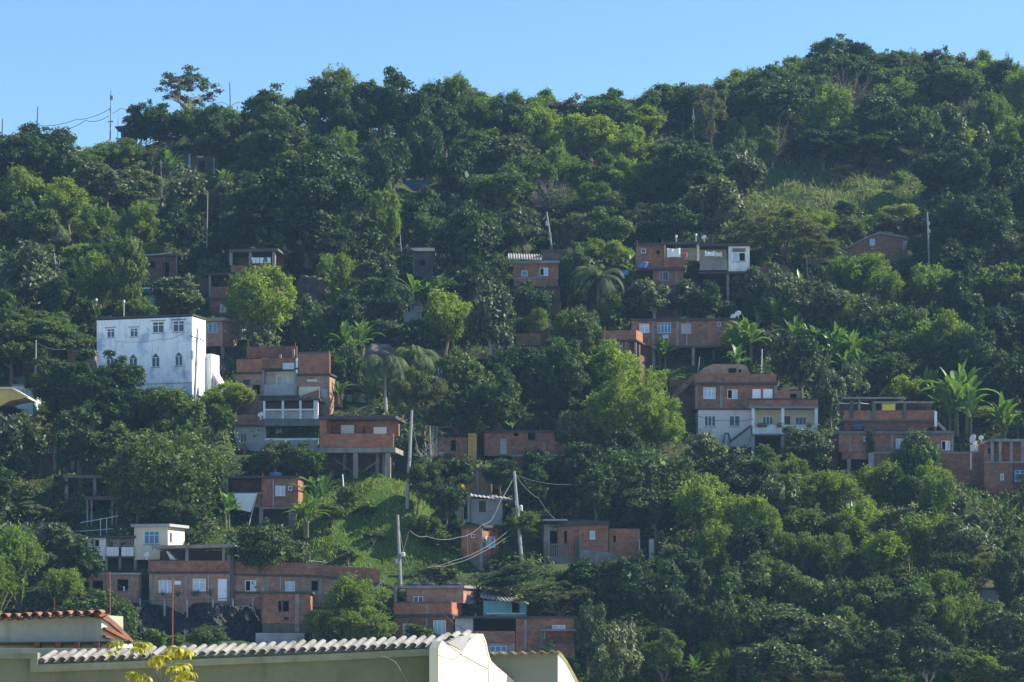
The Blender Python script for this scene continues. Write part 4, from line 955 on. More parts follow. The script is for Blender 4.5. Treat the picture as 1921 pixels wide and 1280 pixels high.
q = h.pt(857, 927, .6), h.pt(967, 941, .6); corrugated('roof', q[0], q[1], q[1] + Vector((0, 4.4, .5)), q[0] + Vector((0, 4.4, .7)), 14, .04, 'metal_sheet', h.root)
h.strip(881, 938, 883, 984, .06, 'stone', 'column', .05); h.done()
h = House('brick_tower_house', 'narrow brick tower house seen corner-on below the grey tin roof shack', 'house', 903, 1072, -34, lm='the brick tower house', group=G_)
h.wall(865, 990, 903, 1046, 2.6, 'brick_orange', wins=[(883, 1002, 890, 1009, 'w1')], rwins=[(911, 1007, 929, 1027, 'p2'), (912, 992, 917, 997, 'o'), (925, 994, 930, 999, 'o')])
h.wall(866, 1046.5, 903, 1071, 2.55, 'stone', 'footing', off=-.03, down=2); h.strip(900, 990, 905, 1070, .08, 'concrete', 'column', .06); h.slab(863, 985, 905, 990, 3.0, 'stained', 'roof', .2); h.done()
h = House('brick_house', 'long crooked brick house with pale picket fence in front, lower centre', 'house', 1100, 1056, 3, lm='the crooked brick house', group=G_)
h.wall(1046, 982, 1141, 1056, 4.5, 'brick_orange', wins=[(1106, 996, 1116, 1012, 'w1'), (1058, 996, 1063, 1020, 'o')], down=1.5); h.wall(1020, 984, 1045.5, 1056, 4, 'concrete', 'left_wing', off=-.3, wins=[(1031, 996, 1045, 1050, 'o')], down=1.5)
h.prism([(1040, 985), (1060, 978), (1095, 975), (1142, 978), (1142, 983), (1040, 989)], 5, 'stained', .25, 'roof'); h.wall(1142, 992, 1200, 1052, 4, 'brick_orange', 'right_wing', off=-.2, wins=[(1150, 1005, 1155, 1017, 'o')], down=1.5)
h.strip(1086, 985, 1090, 1054, .06, 'concrete', 'column', .05); h.prism([(1086, 1030), (1150, 1038), (1160, 1055), (1086, 1056)], .12, 'concrete', .08, 'plaster_patch'); h.strip(1078, 1012, 1086, 1052, .1, 'dark_wood', 'plank', .2)
h.slab(1018, 974, 1065, 977, 2.5, 'metal_sheet', 'side_roof', .8); h.done(); yc = h.y
h = House('gate_frame', 'dark doorway between pale posts right of the crooked brick house', 'door', 1211, 1052, 0, y=yc - .3)
for u in (1199, 1222): h.post(u, 1012, 1053, .45 if u > 1210 else .12, 'grey_plaster', 0, down=1.5)
h.wall(1200, 1014, 1219, 1053, .2, 'dark', 'door', off=-.3, down=1)
h = House('low_wall', 'low broken wall of pale blocks on the grassy ledge, lower centre right', 'wall', 1250, 1055, 0, y=yc - .2)
h.wall(1242, 1045, 1290, 1056, .3, 'concrete_dark', down=1.5); h.wall(1252, 1031, 1266, 1045, .3, 'boulder', 'block', off=.05); h.wall(1280, 1045, 1290, 1049, .35, 'stone', 'block', off=.1)
f0 = House('picket_fence', 'short pale picket fence before the crooked brick house', 'fence', 1048, 1054, 3, y=yc - 1.0)
for i in range(11): f0.post(1027 + i * 4.1, 1021, 1048, .1, 'boulder', 0, 'picket')
f0.slab(1025, 1020, 1071, 1022, .08, 'boulder', 'rail', .05); f0.wall(1031, 1044, 1069, 1054, .25, 'stone', 'base_wall', down=1, prot=False)
# ---- bottom centre
h = House('brick_house', 'two storey brick house with water tanks on its flat roof, bottom centre', 'house', 795, 1198, -14, lm='the flat roofed house with tanks', group=G_)
h.wall(738, 1158, 850, 1200, 5.5, 'brick', wins=[(755.5, 1170, 773, 1190, 'p2'), (812, 1164, 836, 1190, 'p3')], down=2)
h.wall(738, 1131, 846, 1152.5, .25, 'brick_orange', 'parapet', off=.15); h.slab(735, 1152.5, 849, 1157.5, 5.8, 'stained', 'floor_slab', .3); h.strip(738, 1129, 847, 1131.5, .3, 'concrete_dark', 'coping', .28)
h.wall(845.5, 1130, 847, 1158, 3.2, 'brick_orange', 'side_parapet', off=.14)
h.wall(762, 1104, 869, 1132, 4.6, 'brick_pale', 'upper_wall', off=-1.6, wins=[(775, 1119, 793, 1130, 'w2')], rwins=[(880, 1126, 893, 1146, 'p2')])
h.slab(735, 1098.5, 871, 1103.5, 6, 'concrete', 'roof', -1.1); h.post(741, 1104, 1130, .2, 'concrete', -.9); h.strip(800, 1132, 804, 1152, .05, 'concrete', 'column', .2); h.strip(797, 1158, 802, 1198, .05, 'concrete', 'column', .05)
h.done(); yb = h.y
for i, (u, w_) in enumerate(((775, 25), (803, 26), (842, 22), (856, 20))):
    tank(u, 1093.5, 1099.5, yb + 3.2 + (i > 1) * .8, w_, ['dark lidded water tank, leftmost on the flat roofed house', 'dark lidded water tank, second on the flat roofed house', 'dark lidded water tank, third on the flat roofed house', 'dark lidded water tank, rightmost on the flat roofed house'][i], mat='tank_dark')
h = House('tin_shed', 'turquoise walled shed with a sloping corrugated metal roof, bottom centre', 'shed', 940, 1156, 0, lm='the turquoise tin shed', group=G_)
h.wall(906, 1127, 988, 1155, 3.5, 'teal_wall', wins=[(960, 1130, 974, 1150, 'o')], down=1.5); h.slab(912, 1150, 985, 1152.5, .5, 'cloth_white', 'sill', .2)
q = h.pt(900, 1121, .7), h.pt(992, 1133, .7); corrugated('roof', q[0], q[1], q[1] + Vector((-1.2, 3.6, .75)), q[0] + Vector((.1, 3.6, .75)), 11, .06, 'metal_sheet', h.root); h.done()
h = House('brick_house', 'brick house with a wide dark opening behind the foreground gable, bottom centre', 'house', 960, 1222, -2, lm='the wide opening brick house', group=G_, y=yb - 3)
h.wall(888, 1184, 966, 1206, .25, 'brick', 'balcony_wall'); h.recess(888, 1160, 966, 1184, 2, 'dark'); h.wall(967, 1160, 1076, 1225, 5, 'brick', wins=[(1035, 1173, 1060, 1180, 'p2'), (1012, 1180, 1022, 1198, 'b1')], down=2)  # black recess paints the shade in the wide opening
h.wall(853, 1160, 887, 1206, 4, 'grey_plaster', 'left_wing', off=-.1, down=2); h.slab(852, 1156, 1078, 1160, 5.4, 'stained', 'roof', .25); h.wall(890, 1206.5, 966, 1228, 4, 'concrete', 'lower_wall', off=-.1, wins=[(918, 1212, 950, 1223, 'b3')], down=2)
h.strip(983, 1162, 988, 1222, .05, 'concrete', 'column', .05); h.slab(1012, 1180, 1078, 1184, 2, 'concrete', 'awning', 1.4); h.recess(1018, 1184, 1076, 1203, 1.0, 'dark', off=.4)  # black recess under the awning paints its shade
h.post(1016, 1184, 1208, .2, 'boulder', 1.2); h.wall(1012, 1207, 1078, 1228, 1.2, 'brick', 'low_wall', off=1.2, down=2); h.done()
h = House('brick_house', 'brick lean-to with tin roof and satellite dish, right end of bottom centre row', 'house', 1160, 1228, 0, lm='the brick lean-to', group=G_, y=yb - 2.6)
h.slab(1120, 1180, 1176, 1184, 3, 'metal_sheet', 'roof', .5); h.prism([(1175, 1180), (1196, 1192), (1196, 1196), (1175, 1184)], 3, 'metal_sheet', .4, 'roof_slope'); h.wall(1122, 1186, 1168, 1225, 3, 'brick_dark', down=2)
for u in (1168, 1173, 1184): h.post(u, 1184, 1212, .16, 'boulder', .35)
h.wall(1176, 1192, 1196, 1226, 2.5, 'brick', 'side_wing', off=-.3, down=2); h.done()
dish(1202, 1197, h.y - .5, 5, 'rusty satellite dish at the corner of the brick lean-to')
# ---- right half
h = House('brick_house', 'two level brick house with a wavy tiled roof beside the leaning pole', 'house', 1005, 582, -3, lm='the wavy tiled brick house', group=G_)
h.wall(963, 494, 1047, 537, 5, 'brick', wins=[(978, 508, 989, 518, 'w1'), (1012, 502.5, 1028, 518, 'h2R')]); h.slab(962, 537, 1048, 540, 5, 'stained', 'floor_slab', .12)
h.wall(963, 540.5, 1050, 584, 4.9, 'brick_dark', 'lower_wall', off=-.06, down=3, wins=[(1035, 590, 1046, 602, 'o')]); h.strip(963, 520, 1047, 523, .05, 'concrete', 'beam', .04); h.strip(1005, 541, 1009, 582, .05, 'concrete', 'column', .03)
q = h.pt(952, 486, .4), h.pt(1016, 488, .4); corrugated('roof', q[0], q[1], q[1] + Vector((0, 4.5, 1.3)), q[0] + Vector((0, 4.5, 1.3)), 13, .07, 'tile_grey', h.root)
h.slab(961, 489, 1049, 494, 5.2, 'concrete', 'roof_slab', .2); h.wall(1016, 472, 1060, 489, 3, 'concrete_dark', 'roof_shed', off=-1.5); h.slab(1013, 469, 1064, 472, 3.4, 'dark_wood', 'shed_roof', -1.2); h.done(); ya = h.y
h = House('brick_house', 'tall brick house joined to the cream terrace block, upper centre right', 'house', 1240, 600, -4, lm='the tall brick house', group=G_)
h.wall(1192, 460, 1245, 507, 5, 'brick', 'upper_wall', off=-.4, wins=[(1202, 467, 1211, 475, 'w1'), (1231, 470, 1237, 478, 'o')])
h.wall(1224, 507.5, 1282, 600, 5, 'brick', wins=[(1237, 510, 1254, 526, 'w3')], down=3); h.wall(1246, 483, 1282, 502, .4, 'brick', 'terrace_wall', off=.1)
h.slab(1222, 503, 1284, 507, 5, 'stained', 'floor_slab', .25); h.slab(1188, 456, 1246, 460, 5.4, 'stained', 'roof', -.2); h.slab(1222, 536, 1284, 539, .4, 'stained', 'floor_slab', .12); h.strip(1266, 508, 1270, 600, .05, 'concrete', 'column', .04)
h.wall(1192, 509, 1223, 600, 4, 'brick_dark', 'left_wing', off=-2.2, down=3); h.done(); yr_ = h.y
tank(1206, 490, 505, yr_ - .5, 24, 'large blue water tank with dark lid on the tall brick house')
tank(1171, 507, 518, yr_ + .2, 20, 'dark blue water tank above the coconut palm')
h = House('plaster_house', 'cream terrace block with white shuttered window, upper centre right', 'house', 1330, 520, -3, y=yr_ - .5, lm='the cream terrace block', group=G_)
h.recess(1246, 459, 1306, 483, 2.2, 'cream_wall', wins=[(1263, 467, 1288, 470.5, 'k3')]); h.recess(1312, 459, 1364, 488, 2.2, 'cream_wall')
h.slab(1244, 453.5, 1310, 458.5, 5, 'stained', 'roof', .3); h.slab(1310.5, 457, 1408, 461.5, 5, 'stained', 'roof', .25); h.post(1309, 456, 490, .3, 'cream_wall', .1); h.post(1247, 458, 483, .15, 'yellowish', .1)
h.wall(1366, 462, 1406, 509, 5, 'white_wall', 'white_block', wins=[(1374, 474, 1398, 490.5, 'h2L')]); h.strip(1373.5, 466, 1398, 473, .05, 'boulder', 'lintel', .04); h.post(1372, 474.5, 490, .18, 'cloth_white', .12, 'shutter')
h.wall(1312, 487, 1364, 507, .3, 'concrete', 'balcony_wall', off=.1); h.slab(1310, 509.5, 1407, 513.5, 4.8, 'stained', 'floor_slab', .12); h.wall(1290, 513.8, 1395, 530, 3.6, 'dark', 'undercroft_shade_wall', off=-.8, down=3)  # black wall below the slab stands in for shade
for u in (1365, 1398): h.post(u, 513.5, 532, .3, 'concrete', -.2, down=2)
h.done(); yw = h.y
for (u0, v0, u1, v1, c, nm) in ((1251, 465, 1276, 483, 'cloth_white', 'pale sheet draped over the left end of the cream terrace'), (1279, 473, 1289, 483, 'cloth_red', 'red cloth hanging over the cream terrace wall'), (1322, 471, 1341, 481, 'cloth_white', 'white sheet drying in the middle of the cream terrace'), (1342, 472, 1354, 482, 'pink_white', 'pinkish sheet drying beside the white one on the cream terrace')):
    p = at(u0, v1, yw - .45); q = at(u1, v0, yw - .45); o = empty('hanging_cloth', p); m = MB(); n = 8
    for i in range(n):
        a, b = p.x + (q.x - p.x) * i / n, p.x + (q.x - p.x) * (i + 1) / n; w0, w1 = .05 * math.sin(i * 1.7), .05 * math.sin((i + 1) * 1.7)
        sg = .12 * math.sin(math.pi * (i + .5) / n)
        m.hexa([(a, p.y + w0, p.z + sg * .5), (b, p.y + w1, p.z + sg * .5), (b, p.y + w1 + .02, p.z + sg * .5), (a, p.y + w0 + .02, p.z + sg * .5), (a, p.y + w0, q.z - sg), (b, p.y + w1, q.z - sg), (b, p.y + w1 + .02, q.z - sg), (a, p.y + w0 + .02, q.z - sg)])
    m.build('fabric', MATS[c], o); tag(o, nm, 'laundry', 'laundry on the cream terrace')
dish(1320, 446, yw + 2, 5, 'white satellite dish on the roof of the cream terrace block')
h = House('brick_house', 'low brick wall house behind the spreading olive tree, upper right', 'house', 1450, 522, 0, y=yw + 1, lm='the brick wall behind the olive tree', group=G_)
h.wall(1408, 500, 1478, 520, 4, 'brick_dark', down=3); h.post(1476, 512, 522, .3, 'concrete', .1); h.done()
h = House('brick_house', 'long brick house with three blue glazed windows, centre right', 'house', 1270, 682, -2, lm='the three window brick house', group=G_)
h.wall(1184, 601, 1384, 648, 5.4, 'brick', wins=[(1199, 607.5, 1217.5, 624.5, 'w2T'), (1233, 605.5, 1258, 625, 'b4T'), (1277.5, 607, 1296, 626, 'w2T'), (1345, 604, 1352, 613, 'b1')])
h.slab(1182, 597, 1386, 601, 5.8, 'stained', 'roof', .25); h.strip(1223, 602, 1227, 648, .06, 'concrete', 'column', .05); h.strip(1268, 602, 1273, 648, .06, 'concrete', 'column', .05); h.strip(1379, 602, 1384, 648, .06, 'concrete', 'column', .05)
h.slab(1222, 648, 1384, 652, 5.4, 'concrete_dark', 'floor_slab', .1); h.wall(1228, 652.5, 1380, 684, .4, 'dark', 'undercroft_shade_wall', off=-2.2, down=2); h.post(1225.5, 652, 684, .38, 'concrete', .05, down=2); h.post(1300, 652, 684, .3, 'concrete', 0, down=2)  # shade under the floor slab is drawn as a black wall
h.wall(1184, 648.5, 1222, 684, 4, 'brick_dark', 'lower_wall', off=-.3, down=2)
ab = MB(); q = h.pt(1248, 632, .3); ab.aabb(q.x - .32, q.y - .1, q.z - .2, q.x + .32, q.y + .25, q.z + .2); ab.build('air_conditioner', MATS['gear'], h.root); h.done(); y3 = h.y
dish(1375, 595, y3 + 1, 5.5, 'left one of two white satellite dishes above the three window brick house', foot=.45); dish(1384, 589, y3 + 1.3, 6, 'right, upper one of two white dishes above the three window brick house', foot=.8)
h = House('brick_house', 'brick terrace house with an orange lit parapet corner, centre', 'house', 1165, 684, -16, lm='the orange parapet house', group=G_, y=y3 - 3.5)
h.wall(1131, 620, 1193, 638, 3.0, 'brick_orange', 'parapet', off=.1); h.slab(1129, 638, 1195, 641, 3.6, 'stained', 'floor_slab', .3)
h.wall(1133, 641.5, 1180, 690, 3.4, 'brick', down=2, wins=[(1133.5, 655, 1137, 660, 'o')]); h.recess(1180, 641.5, 1193, 665, 1, 'brick_dark')
for u in (1142, 1174, 1191): h.post(u, 641.5, 668, .2, 'concrete', .1)
h.wall(1181, 665, 1199, 690, 3, 'brick_dark', 'low_wall', off=-.2, down=2); h.done()
h = House('brick_house', 'small brick sheds stepping down behind the round creeper tree, centre', 'house', 1010, 680, 0, lm='the stepped brick sheds', group=G_)
h.wall(968, 626, 1015, 646, 3, 'brick', down=0); h.slab(966, 646, 1017, 648, 3.2, 'stone', 'ledge', .2); h.wall(970, 648.5, 1015, 682, 2.6, 'concrete_dark', 'lower_wall', off=-.2, down=2)
h.wall(1016, 622, 1027, 680, 3, 'brick_dark', 'link_wall', off=-.2, down=2); h.wall(1028, 612, 1052, 650, 3, 'brick_pale', 'right_shed', wins=[(1030, 619, 1037, 629, 'o')], down=3); h.done()
# ---- pink and white house
h = House('large_house', 'large brick and white two storey house with columned balcony, right of centre', 'house', 1420, 840, 1, lm='the columned balcony house', group=G_)
h.wall(1309, 769, 1409, 832, 6, 'pink_white', wins=[(1321, 780, 1342, 800, 'w3'), (1367.5, 780, 1388, 800, 'w2')], down=2)
h.wall(1304, 722, 1457, 766.5, 6, 'brick', 'upper_wall', wins=[(1319, 727, 1342, 748.5, 'p3T'), (1364, 731, 1383, 748.5, 'h2R'), (1411, 730, 1427, 749, 's'), (1431, 730, 1449, 749, 's')])
h.slab(1302, 766.5, 1410, 769, 6.2, 'stained', 'floor_slab', .1)
h.strip(1304, 722, 1308, 766, .06, 'concrete', 'column', .05); h.strip(1350, 722, 1355, 766, .06, 'concrete', 'column', .05); h.strip(1452, 722, 1457, 766, .06, 'concrete', 'column', .05)
h.slab(1300, 717.5, 1459, 722, 6.4, 'stained', 'floor_slab', .25); h.wall(1303, 702, 1456, 717.5, .25, 'brick', 'parapet', off=.12)
h.prism([(1311, 702), (1320, 690), (1338, 683), (1398, 684), (1408, 702)], 3.5, 'brick_pale', -1.5, 'roof_room'); h.wall(1366, 691, 1381, 699, .1, 'dark', 'opening_shade', off=-1.45, prot=False); h.wall(1385, 693, 1390, 699, .1, 'dark', 'opening_shade', off=-1.45, prot=False)  # openings are black panels that stand in for shade
h.wall(1458, 733, 1502, 750, 3, 'brick_pale', 'side_room', off=-1, wins=[(1482, 739, 1494, 749, 'o')]); h.wall(1404, 750, 1534, 762, .3, 'brick', 'terrace_wall', off=1.55)
h.slab(1402, 747.5, 1535, 750, .6, 'stained', 'coping', 1.65); h.slab(1403, 762, 1535, 766, 3, 'concrete', 'floor_slab', 1.7)
h.recess(1411, 766, 1533, 799, 1.5, 'cream_wall', off=1.5, wins=[(1430, 781, 1450, 797, 'w3'), (1471, 781, 1482, 800, 'dk'), (1492, 783, 1512, 797, 'w3')])
for u in (1412.5, 1468, 1531): h.post(u, 766, 799, .30, 'white_wall', 1.6)
h.wall(1411, 797, 1533, 814, .2, 'white_wall', 'balcony_wall', off=1.55); h.slab(1409, 814, 1534, 817, 3.4, 'concrete', 'balcony_floor', 1.6)
for u, v in ((1412.5, 852), (1468, 846)): h.post(u, 817, v, .32, 'grey_plaster', 1.4, down=2)
h.wall(1416, 817.5, 1462, 850, .4, 'brick_dark', 'undercroft_shade_wall', off=-.6, wins=[(1418, 822, 1458, 842, 'o')], down=2); h.wall(1470, 817.5, 1532, 850, .4, 'dark', 'undercroft_shade_wall', off=-.3, down=2)  # garage shade painted with dark brick and a black wall
h.prism([(1369, 829), (1408, 799), (1409, 812), (1409, 838), (1398, 838), (1369, 838)], .25, 'grey_plaster', 1.2, 'stair_wall'); h.prism([(1367, 828), (1408, 797), (1409, 800), (1369, 831)], .1, 'stained', 1.35, 'hand_rail')
h.prism([(1355, 830), (1359, 812), (1367, 812), (1371, 826), (1368, 827), (1365, 815), (1360, 815), (1358, 832)], .3, 'concrete_dark', 1.0, 'arch'); h.wall(1391, 838.5, 1409, 856, 2, 'brick_dark', 'stair_base', off=.9, down=2, prot=False)
h.wall(1262, 712, 1303, 780, 4, 'brick_dark', 'left_wing', off=-2.6, down=3); h.prism([(1258, 742), (1302, 700), (1304, 712), (1262, 752)], 4, 'brick', -2.2, 'sloping_parapet'); h.wall(1259, 708, 1272, 726, 2, 'brick_orange', 'turret', off=-2.9); h.done(); ypk = h.y
for i, u in enumerate((1424, 1434, 1461, 1517)):
    p = at(u, 799, ypk - 1.62); o = empty('plant_pot', p); m = MB(); m.aabb(p.x - .22, p.y - .12, p.z - .12, p.x + .22, p.y + .1, p.z + .1); m.build('planter', MATS['rust'], o)
    rs = np.random.RandomState(i); V = leaves(rs, rs.normal(size=(80, 3)) * [.2, .1, .1] + [0, -.05, .14], unit(rs.normal(size=(80, 3))), rs.normal(size=(80, 3)), .13, .06); c = link(bpy.data.objects.new('foliage', npmesh('foliage', V, 4, MATS['leaf_dk']))); c.parent = o
    tag(o, ['leafy planter at the left end of the columned balcony', 'rusty planter second from the left on the columned balcony', 'leafy planter just left of the middle column of the balcony', 'leafy planter at the right end of the columned balcony'][i], 'plant pot', 'planters on the columned balcony')
# ---- big brick complex on the right
h = House('large_house', 'wide unfinished brick complex with rooftop pergola, right side', 'house', 1700, 902, -2, lm='the unfinished brick complex', group=G_)
h.wall(1573, 815, 1788, 848, 6, 'brick', wins=[(1620, 820, 1629, 828, 'w1'), (1680, 823, 1693.5, 843, 'w2'), (1765.5, 827, 1782, 845, 'h2R')])
h.wall(1636, 851, 1846, 900, 6.2, 'brick', 'lower_wall', off=.25, down=2); h.slab(1634, 847.5, 1846, 851, 6.3, 'concrete', 'floor_slab', .35)
h.wall(1584, 792, 1757, 808, 5, 'brick_dark', 'middle_wall', off=-1.2, wins=[(1741, 802, 1752, 812, 'o')]); h.slab(1570, 808.5, 1790, 814, 6, 'stone', 'floor_slab', .15); h.slab(1580, 788, 1760, 792, 5, 'stained', 'floor_slab', -.9)
h.wall(1583, 770, 1755, 788, .25, 'brick', 'parapet', off=-1.0); h.recess(1583, 752, 1755, 770, 3, 'concrete_dark', off=-1.3)
for u, v in ((1597, 752), (1639, 752), (1697, 756)): h.post(u, v, 785, .34, 'concrete_dark', -.8)
h.slab(1581, 745, 1700, 748, 3.6, 'concrete', 'pergola_roof', -.6); h.slab(1640, 753, 1752, 756, 3.4, 'concrete', 'pergola_beam', -.8); h.post(1755, 772, 800, .24, 'white_wall', -.8)
h.prism([(1755, 786), (1775, 806), (1775, 812), (1755, 794)], 3, 'concrete', -1.4, 'side_slab')
for u in (1594, 1673, 1786): h.strip(u - 2.5, 815, u + 2.5, 848, .06, 'concrete', 'column', .05)
h.recess(1579, 862, 1626, 886, 1.2, 'dark'); h.wall(1579, 848.5, 1636, 862, 3, 'brick', 'gallery_wall', off=0); h.post(1592, 862, 890, .35, 'concrete', .1, down=1); h.post(1634, 850, 885, .5, 'grey_plaster', .5, down=1)  # black recess stands in for shade in the garage opening
h.wall(1549, 822, 1572, 880, 3.5, 'brick_dark', 'left_wing', off=-1.2, down=2); h.strip(1757, 852, 1761, 900, .06, 'concrete', 'column', .3); h.strip(1818, 851, 1821, 882, .1, 'white_wall', 'pipe', .5); h.done(); yR = h.y
rs = np.random.RandomState(3); V = leaves(rs, np.array(h.pt(1632, 828, .25)) + rs.uniform(-1, 1, (900, 3)) * [.36, .12, 1.0], unit(rs.normal(size=(900, 3)) + [0, -1, 0]), rs.normal(size=(900, 3)), .16, .09)
c = h.pt(1632, 846, .25); o = link(bpy.data.objects.new('wall_creeper', npmesh('wall_creeper', V - np.array(c), 4, MATS['leaf_dk']))); o.location = c; tag(o, 'dark strip of creeper hanging down the wall of the unfinished brick complex', 'creeper')
tank(1608, 796, 808, yR + 1.5, 26, 'dark blue water tank low on the left of the brick complex', mat='tank_dark', lid='tank_blue')
p = at(1655, 770, yR + 1); q = at(1679, 759, yR + 1); o = empty('yellow_tarpaulin', p); m = MB(); m.aabb(p.x, p.y, p.z, q.x, p.y + .9, q.z); m.build('sheet', MATS['cloth_yellow'], o); m = MB(); m.aabb(p.x - .05, p.y - .05, q.z + .003, q.x + .05, p.y + .95, q.z + .08); m.build('top_board', MATS['yellowish'], o); tag(o, 'bright yellow covered box under the rooftop pergola', 'box')
dish(1840, 822, yR - .2, 5, 'small pale dish above the right end of the brick complex'); 
dish(1826, 824, yR - .1, 9, 'large dull satellite dish seen side-on at the right end of the brick complex', ax=(-.85, -.5, .25), foot=.9)
h = House('masonry_block', 'small white masonry block under the side-on satellite dish', 'block', 1829, 846, 0, y=yR + .1); h.wall(1822, 834, 1836, 847, .7, 'white_wall', 'base', down=2, prot=False); h.wall(1826, 827, 1833, 833.8, .4, 'white_wall', 'step', off=-.1, prot=False)
h = House('brick_house', 'unfinished brick house with bare concrete columns at the right edge', 'house', 1885, 918, 2, lm='the right edge brick house', group=G_, y=yR - 2.5)
h.wall(1846, 868, 1900, 915, 5, 'brick', wins=[(1876, 889, 1883, 901, 'w1')], down=2); h.wall(1901, 868, 1960, 922, 5, 'brick_dark', 'right_wing', off=.05, wins=[(1903, 882, 1934, 903, 'b3T')], down=2)
h.recess(1862, 829, 1940, 868, 1.2, 'brick'); h.slab(1858, 823.5, 1950, 828.5, 5, 'concrete', 'roof', .2); 
for u in (1861, 1876, 1897, 1918): h.post(u, 828.5, 868, .28, 'concrete', .08)
h.wall(1846, 833, 1860, 868, 3, 'brick', 'left_wall', off=-.1, wins=[(1853, 840, 1858, 852, 'o')]); h.slab(1846, 866, 1930, 869, .3, 'concrete', 'beam', .12); h.done()
h = House('brick_hut', 'low gabled brick hut in the shade of the upper right trees', 'house', 1650, 490, -4, lm='the gabled brick hut', group=G_)
h.prism([(1580, 492), (1580, 468), (1622, 446), (1650, 436), (1701, 447), (1702, 492)], 4.5, 'brick', 0, 'wall'); h.prism([(1578, 469), (1622, 445), (1650, 434), (1702, 444), (1702, 448), (1650, 438.5), (1622, 448.5), (1578, 472)], 5, 'concrete', .3, 'roof')
h.wall(1631, 448, 1641, 461, .1, 'glass_pale', 'window', off=.03, prot=False); h.wall(1694, 452, 1702, 470, .2, 'grey_plaster', 'plaster_patch', off=.05, prot=False); h.prot(1600, 440, 1700, 480); h.done()
h = House('plaster_hut', 'small pale blue wall glimpsed among trees, lower right', 'shack', 1856, 1130, 0, lm='the small pale blue wall', group=G_)
h.wall(1841, 1106, 1871, 1132, 2.5, 'grey_plaster', down=2); h.slab(1838, 1102, 1874, 1106, 3, 'dark_wood', 'roof', .2); h.done()
# ---- tanks and rocks
tank(850, 863, 877, at(0, 0, 1).y * P(850, 900)[1], 24, 'turquoise water tank beside the orange leaved palm', mat='tank_cyan', lid='tank_cyan')
tank(740, 634, 643, P(740, 660)[1], 22, 'blue water tank above the droopy palm, centre')
h = House('brick_house', 'brick house with a shaded terrace and a white sheet over its wall, left of centre', 'house', 500, 984, -5, lm='the white sheet house', group=G_)
h.wall(490, 897, 559, 951, 5, 'brick', wins=[(516, 911.5, 534.5, 930.5, 'p2'), (540, 912, 547.5, 920, 'w1')]); h.recess(425, 897, 490, 926, 2.2, 'brick_dark', wins=[(469, 906, 486, 924, 'o')])
h.wall(425, 925.5, 489, 952, .2, 'brick', 'terrace_wall', off=.05); h.slab(420, 893, 562, 897, 5.6, 'stained', 'roof', .25); h.slab(486, 951.5, 560, 955, 5, 'concrete', 'floor_slab', .15)
h.slab(424, 924, 491, 926.5, .4, 'concrete', 'coping', .2); h.post(423.5, 895, 984, .3, 'concrete', .15, down=1); h.post(489, 955, 984, .36, 'concrete', 0, down=1); h.post(548, 955, 984, .7, 'concrete', 0, down=1)
h.wall(492, 955.5, 556, 984, .5, 'concrete_dark', 'undercroft_shade_wall', off=-1.4, down=2); h.wall(426, 952.5, 488, 984, .5, 'dark', 'undercroft_shade_wall', off=-1.2, down=2); h.wall(386, 900, 421, 957, 4, 'brick_dark', 'left_wing', off=-.8, down=2); h.done()  # black wall paints the shade beneath the terrace
tank(517, 885, 894, h.y + 1.6, 25, 'low blue water tank on the roof of the white sheet house')
a, b_ = h.pt(438, 926, .3), h.pt(481, 926, .3); cb, ca = h.pt(470, 961, .32), h.pt(446, 956, .32); o = empty('hanging_sheet', a); m = MB()
m.hexa([ca, cb, cb + Vector((0, .03, 0)), ca + Vector((0, .03, 0)), a, b_, b_ + Vector((0, .03, 0)), a + Vector((0, .03, 0))]); m.build('fabric', MATS['cloth_white'], o); tag(o, 'big white sheet hanging over the terrace wall, left of centre', 'laundry')
m = MB(); a = h.pt(482, 924, .6); b_ = h.pt(465, 990, 1.2); m.tube([a, b_], .05, 6); o = m.build('leaning_pole', MATS['gear'], None); 
for vv in o.data.vertices: vv.co -= b_
o.location = b_; tag(o, 'thin pale pole leaning on the white sheet house', 'pole')
def rock(name, u, v, ru, rv, dep, mat, label, seed, kind=None, h0=0.0, cat='boulder', amp=.22, zc=0):
    x, y, z, g = P(u, v, h0); R = Vector((ru * y / F, dep, rv * y / F)); rs = np.random.RandomState(seed); me = bpy.data.meshes.new(name)
    n1, n2 = 44, 28; V = []; Fc = []
    ph = rs.uniform(0, 6, 12)
    for j in range(n2 + 1):
        th = math.pi * j / n2
        for i in range(n1):
            a = 2 * math.pi * i / n1; d = Vector((math.sin(th) * math.cos(a), math.sin(th) * math.sin(a), math.cos(th)))
            k = 1 + amp * (math.sin(3 * d.x + ph[0]) * math.sin(2.5 * d.z + ph[1]) + .5 * math.sin(6 * d.y + ph[2]) * math.sin(5 * d.x + ph[3]) + .3 * math.sin(11 * d.z + ph[4] + 4 * d.x) + .2 * math.sin(17 * d.x + ph[5]))
            s_ = Vector([math.copysign(abs(c) ** .8, c) for c in d]); V.append((s_.x * R.x * k, s_.y * R.y * k, s_.z * R.z * k))
    for j in range(n2):
        for i in range(n1): Fc.append((j * n1 + i, j * n1 + (i + 1) % n1, (j + 1) * n1 + (i + 1) % n1, (j + 1) * n1 + i))
    me.from_pydata(V, [], Fc); me.materials.append(MATS[mat]); o = link(bpy.data.objects.new(name, me)); o.location = (x, y + dep * .3, z)
    for p in me.polygons: p.use_smooth = True
    if kind: tag(o, label, kind=kind)
    else: tag(o, label, cat)
    PROT.append((u - ru * .8, v - rv * .7, u + ru * .8, v + rv * .5, y)); return o
rock('boulder', 588, 548, 34, 31, 2.6, 'boulder', 'big dark boulder right of the drying terrace', 1); LAND.append((588, 545, 'the big dark boulder'))
rock('boulder', 708, 678, 44, 26, 2.4, 'boulder', 'pale topped boulder left of the droopy palm', 5); LAND.append((705, 672, 'the pale topped boulder'))
